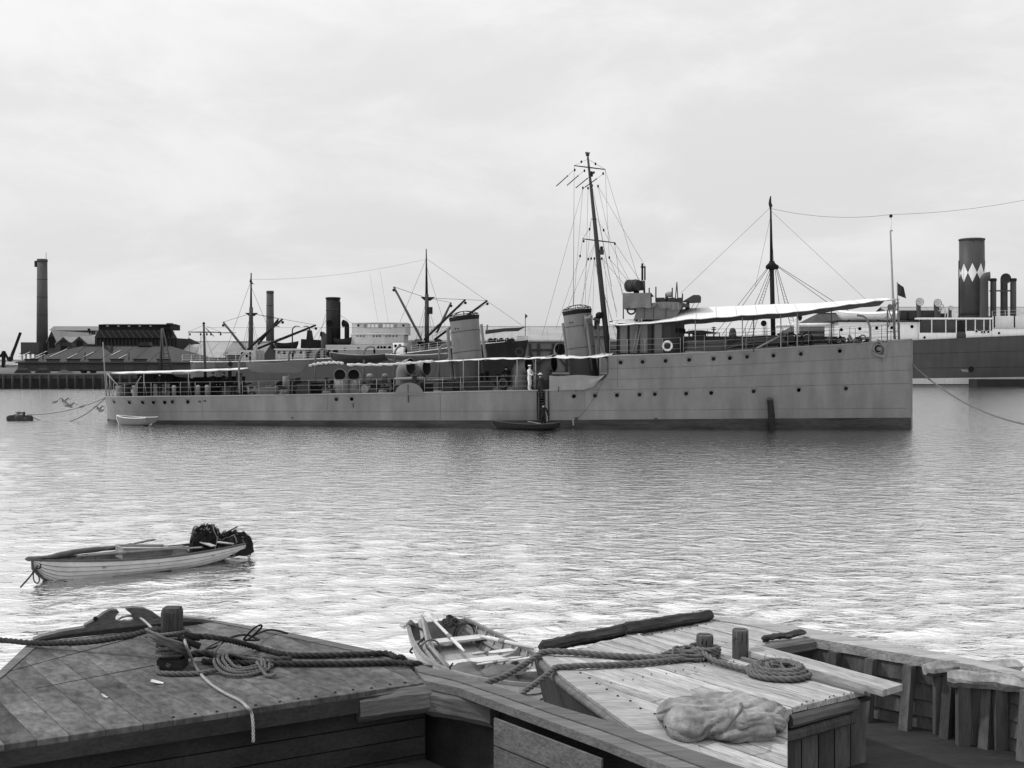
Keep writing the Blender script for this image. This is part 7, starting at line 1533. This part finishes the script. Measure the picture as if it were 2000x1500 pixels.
for i, (f, z) in enumerate(((-.74,.36),(-.64,.40),(-.55,.35),(-.68,.44))):
    part('spar', MB().tube([lp(.99,f*.8,z+.05),lp(.8,f,z+.02),lp(.55,f*1.03,z-.02)],.036-.004*i,8), M('spar_wood',.22,var=.2,scale=4), None, label=('lowest spar of the bundle along the rowing boat left side','second spar of the bundle along the rowing boat left side','innermost spar of the bundle along the rowing boat left side','topmost spar of the bundle along the rowing boat left side')[i], cat='spar')
part('spar_lashing', MB().torus(lp(.78,-.64,.40),tuple(ax2),.15,.014,16,5), m_rope, rb2)
blob('dark_tarpaulin','dark oilskin heaped amidships in the rowing boat', lp(.47,-.15,.36), .62, .40, .16, M('oilskin',.10,var=.25,scale=4,rough=.6), 12, .04, 'tarpaulin', 40, 22, .3)
blob('dark_sailcloth','folded dark cloth in the fore part of the rowing boat', lp(.30,.1,.40), .66, .42, .13, M('wet_cloth',.055,var=.3,scale=4,rough=.7), 17, .04, 'tarpaulin', 40, 22, .1)
frayed('stern_rope_tangle','dark rope tangle on the rowing boat transom', lp(.975,.35,.36), .14, .24, .14, 60, m_roped, 21, .013)
frayed('side_rope_tangle','rope tangle at the left stern corner of the rowing boat', lp(.985,-.9,.36), .07, .08, .08, 30, m_rope, 22, .011)
part('stern_painter', MB().tube(spline([lp(.985,-.9,.40),P(832,1236,17.2),P(820,1254,17.0),P(808,1264,16.8),P(801,1272,16.9),P(806,1276,16.9)],6),.016,6), m_roped, None, label='short painter hanging from the rowing boat stern corner into the water', cat='rope')
part('hung_coil', MB().torus(lp(.93,.62,.28),tuple(ax2),.17,.014,18,5).torus(lp(.92,.66,.26),tuple(ax2+Vector((.2,0,.1))),.2,.014,18,5), m_roped, None, label='rope coil hung inside the rowing boat quarter', cat='rope')
for i in range(5):
    part('bottom_slat', MB().bar(lp(.16+.02*i,-.6+.22*i,.28),lp(.36+.02*i,-.7+.22*i,.2),.09,.02), m_thw, rb2)

# ------------------------------------------------------------------ fishing boat at left
m_fbo = M('fishing_boat_paint', .40, var=.14, scale=2, st=(.4,3,3), fine=.12, streak=.15, streaks=4); m_fbi = M('fishing_boat_inner', .2, var=.2, scale=3)
bw2 = G(70,1137,0); axf = Vector((-.78,-.626,0)).normalized(); L3 = 4.55; ctr = bw2-axf*(L3/2-.05)
fb3 = thing('fishing_boat', 'pale clinker fishing boat loaded with nets afloat at left', 'boat', (ctr[0],ctr[1],-.10), math.atan2(axf[1],axf[0]))
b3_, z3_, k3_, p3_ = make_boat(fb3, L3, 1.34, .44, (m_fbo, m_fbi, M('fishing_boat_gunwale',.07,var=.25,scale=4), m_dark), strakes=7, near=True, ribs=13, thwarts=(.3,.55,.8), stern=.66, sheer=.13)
W3 = WM[fb3]
def fl(u, f, z): return W3 @ Vector((L3/2-L3*u, b3_(u)*f, z3_(u)+(.045 if .1 < u < .75 else 0)+z))      # f +1 = starboard? side set by the frame, z above the gunwale
nearf = 1 if (W3 @ Vector((0,1,0)))[1] < (W3 @ Vector((0,-1,0)))[1] else -1
part('furled_sail', MB().tube(spline([fl(-.035,-.0*nearf,.02),fl(.06,-.45*nearf,.03),fl(.2,-.75*nearf,.05),fl(.35,-.85*nearf,.06),fl(.5,-.85*nearf,.05)],5),[.02]+[.05]*6+[.06]*8+[.05]*6,8), M('furled_dark_sail',.09,var=.3,scale=5,bump=.6), None, label='dark furled sail along the far side of the fishing boat, tip past its bow', cat='sail')
for i, (u0, u1, f, z, lab) in enumerate(((.18,.78,.62,.03,'near oar laid along the fishing boat'),(.22,.72,.45,.02,'middle oar laid along the fishing boat'),(.24,.7,.3,.035,'inner oar laid along the fishing boat'))):
    oar(lab, fl(u0,f*nearf,z), fl(u1,(f-.1)*nearf,z+.03), .028, .6, .07, M('oar_grey_wood',.15+.03*i,var=.2,scale=5,st=(.5,3,3)))
oar('dark oar with broad blade resting over the far gunwale of the fishing boat', fl(.35,-.6*nearf,.06), fl(.62,-.95*nearf,.16), .026, .6, .075, M('oar_dark_wood',.08,var=.2,scale=5))
ct = thing('fish_trough', 'shallow wooden trough amidships in the fishing boat', 'trough', fl(.45,-.1*nearf,0)); mtr = M('trough_wood',.24,var=.2,scale=4,st=(.5,3,3))
def fq(u, f, z): return fl(u,f*nearf,z)
for (a, b, c_, d) in (((.40,-.55),(.64,-.55),.16,.06),((.40,.2),(.64,.2),.14,.04)): part('trough_side', MB().prism([fq(a[0],a[1],-.12),fq(b[0],b[1],-.12),fq(b[0],b[1],d),fq(a[0],a[1],c_)],(0,0.02,0)), mtr, ct)
for u, zt2 in ((.40,.15),(.64,.05)): part('trough_end', MB().prism([fq(u,-.55,-.12),fq(u,.2,-.12),fq(u,.2,zt2-.01),fq(u,-.55,zt2)],(.02,.015,0)), mtr, ct)
part('trough_rim', MB().tube([fq(.40,.2,.145),fq(.52,.2,.095),fq(.64,.2,.045)],.018,6), M('pale_board2',.45,var=.15), ct); part('trough_floor', MB().slab([[fq(.40,-.55,-.1),fq(.64,-.55,-.1)],[fq(.40,.2,-.1),fq(.64,.2,-.1)]],(0,0,.02)), mtr, ct)
m_net = M('tarred_net', .012, var=.5, scale=9, fine=.5, fscale=40, rough=.95, bump=1., bscale=30)
def net(name, label, c, rx, ry, h, seed, loops, top=True):
    t = thing(name, label, 'net', c); rn = random.Random(seed); rs_ = np.random.RandomState(seed); rows = []
    ph = rs_.rand(8)*6.28
    def surf(a, q): 
        e = 1+.08*math.sin(3*a+ph[0])+.05*math.sin(7*a+ph[1]); prof = (max(0,1-q**3.2))**.5; lump = 1+.10*math.sin(5*a+4*q+ph[2])+.08*math.sin(9*a-7*q+ph[3])
        return c+Vector((math.cos(a)*q**.8*rx*e,math.sin(a)*q**.8*ry*e,h*prof*lump-(0.05 if q > .97 else 0)))
    for j in range(15): rows.append([surf(2*math.pi*i/36,j/14)+Vector((rn.uniform(-.012,.012),rn.uniform(-.012,.012),rn.uniform(-.02,.02))) for i in range(36)])
    part('net_heap', MB().grid(rows[::-1],0,False,True), m_net, t)
    mb = MB()
    for i in range(320):
        a, q = rn.uniform(0,6.28), rn.uniform(.05,1)**.6; p = surf(a,q); d = Vector((rn.uniform(-1,1),rn.uniform(-1,1),rn.uniform(-1,1)))*.06; mb.tube([p-d*.8,p+Vector((0,0,.02)),p+d*.8],.005,4)
    part('mesh_strands', mb, m_net, t, kind='stuff')
    for i in range(loops):
        a, q = rn.uniform(0,6.28), rn.uniform(.1,.95); pts = []
        for k in range(9): pts.append(surf(a+.5*math.sin(k*.8+i),min(1,max(.02,q+.35*math.cos(k*.8+i*1.7))))+Vector((0,0,.025)))
        part('head_rope', MB().tube(spline(pts,4),.015,5), M('net_rope',.13,var=.2,scale=6), t)
    for i in range(26):
        a, q = rn.uniform(0,6.28), rn.uniform(.1,.95); p = surf(a,q)+Vector((0,0,.02)); part('cork_float', MB().ball(p,.026,7,5,sc=(1.2,1,.7)), M('cork',.06,var=.4,scale=9), t)
    return t
net('piled_net','tall heap of dark net and head rope standing on the fishing boat stern', fq(.85,-.3,-.16), .36, .33, .54, 3, 9)
net('draped_net','rounded dark net heap draped over the fishing boat transom', fq(.975,.05,-.22), .46, .40, .40, 8, 3)
part('net_pole', MB().tube([fq(.80,.2,.05),fq(.99,.25,.36)],[.02,.016],6), m_mastd, None, label='short dark pole leaning between the two net heaps', cat='pole')
part('stern_board', MB().bar(fq(.83,.75,.06),fq(.80,-.5,.14),.12,.02), M('stern_board',.3,var=.2), None, label='plank laid across the fishing boat before the nets', cat='plank'); part('white_tiller', MB().tube([fq(.86,.6,.12),fq(.94,.8,.03)],.022,6), m_thw, None, label='short white stick at the fishing boat stern rail', cat='stick')
for f in (-.1,.15): part('net_tail', MB().tube(spline([fq(1.04,f,-.05),fq(1.07,f,-.25),fq(1.06,f+.06,-.42),fq(1.07,f+.1,-.5)],4),.012,5), m_roped, None, label='thin rope end trailing from the %s side of the draped net into the water' % ('far' if f < 0 else 'near'), cat='rope')
part('bow_painter', MB().rope(spline([fq(.06,.4,.03),fq(.03,.9,.02),fq(.025,1.6,-.15),P(68,1112,23.2),P(62,1122,23.0),P(52,1134,22.8),P(40,1147,22.6)],7),.018), m_roped, None, label='dark painter hanging from the fishing boat bow into the water', cat='rope')
part('bow_ring_line', MB().tube(spline([fq(.02,.5,-.1),P(66,1118,23.2),P(66,1132,23.2),P(72,1139,23.2),P(77,1132,23.25),P(71,1115,23.3)],6),.014,5), m_roped, None, label='loop of dark rope round the fishing boat stem', cat='rope')
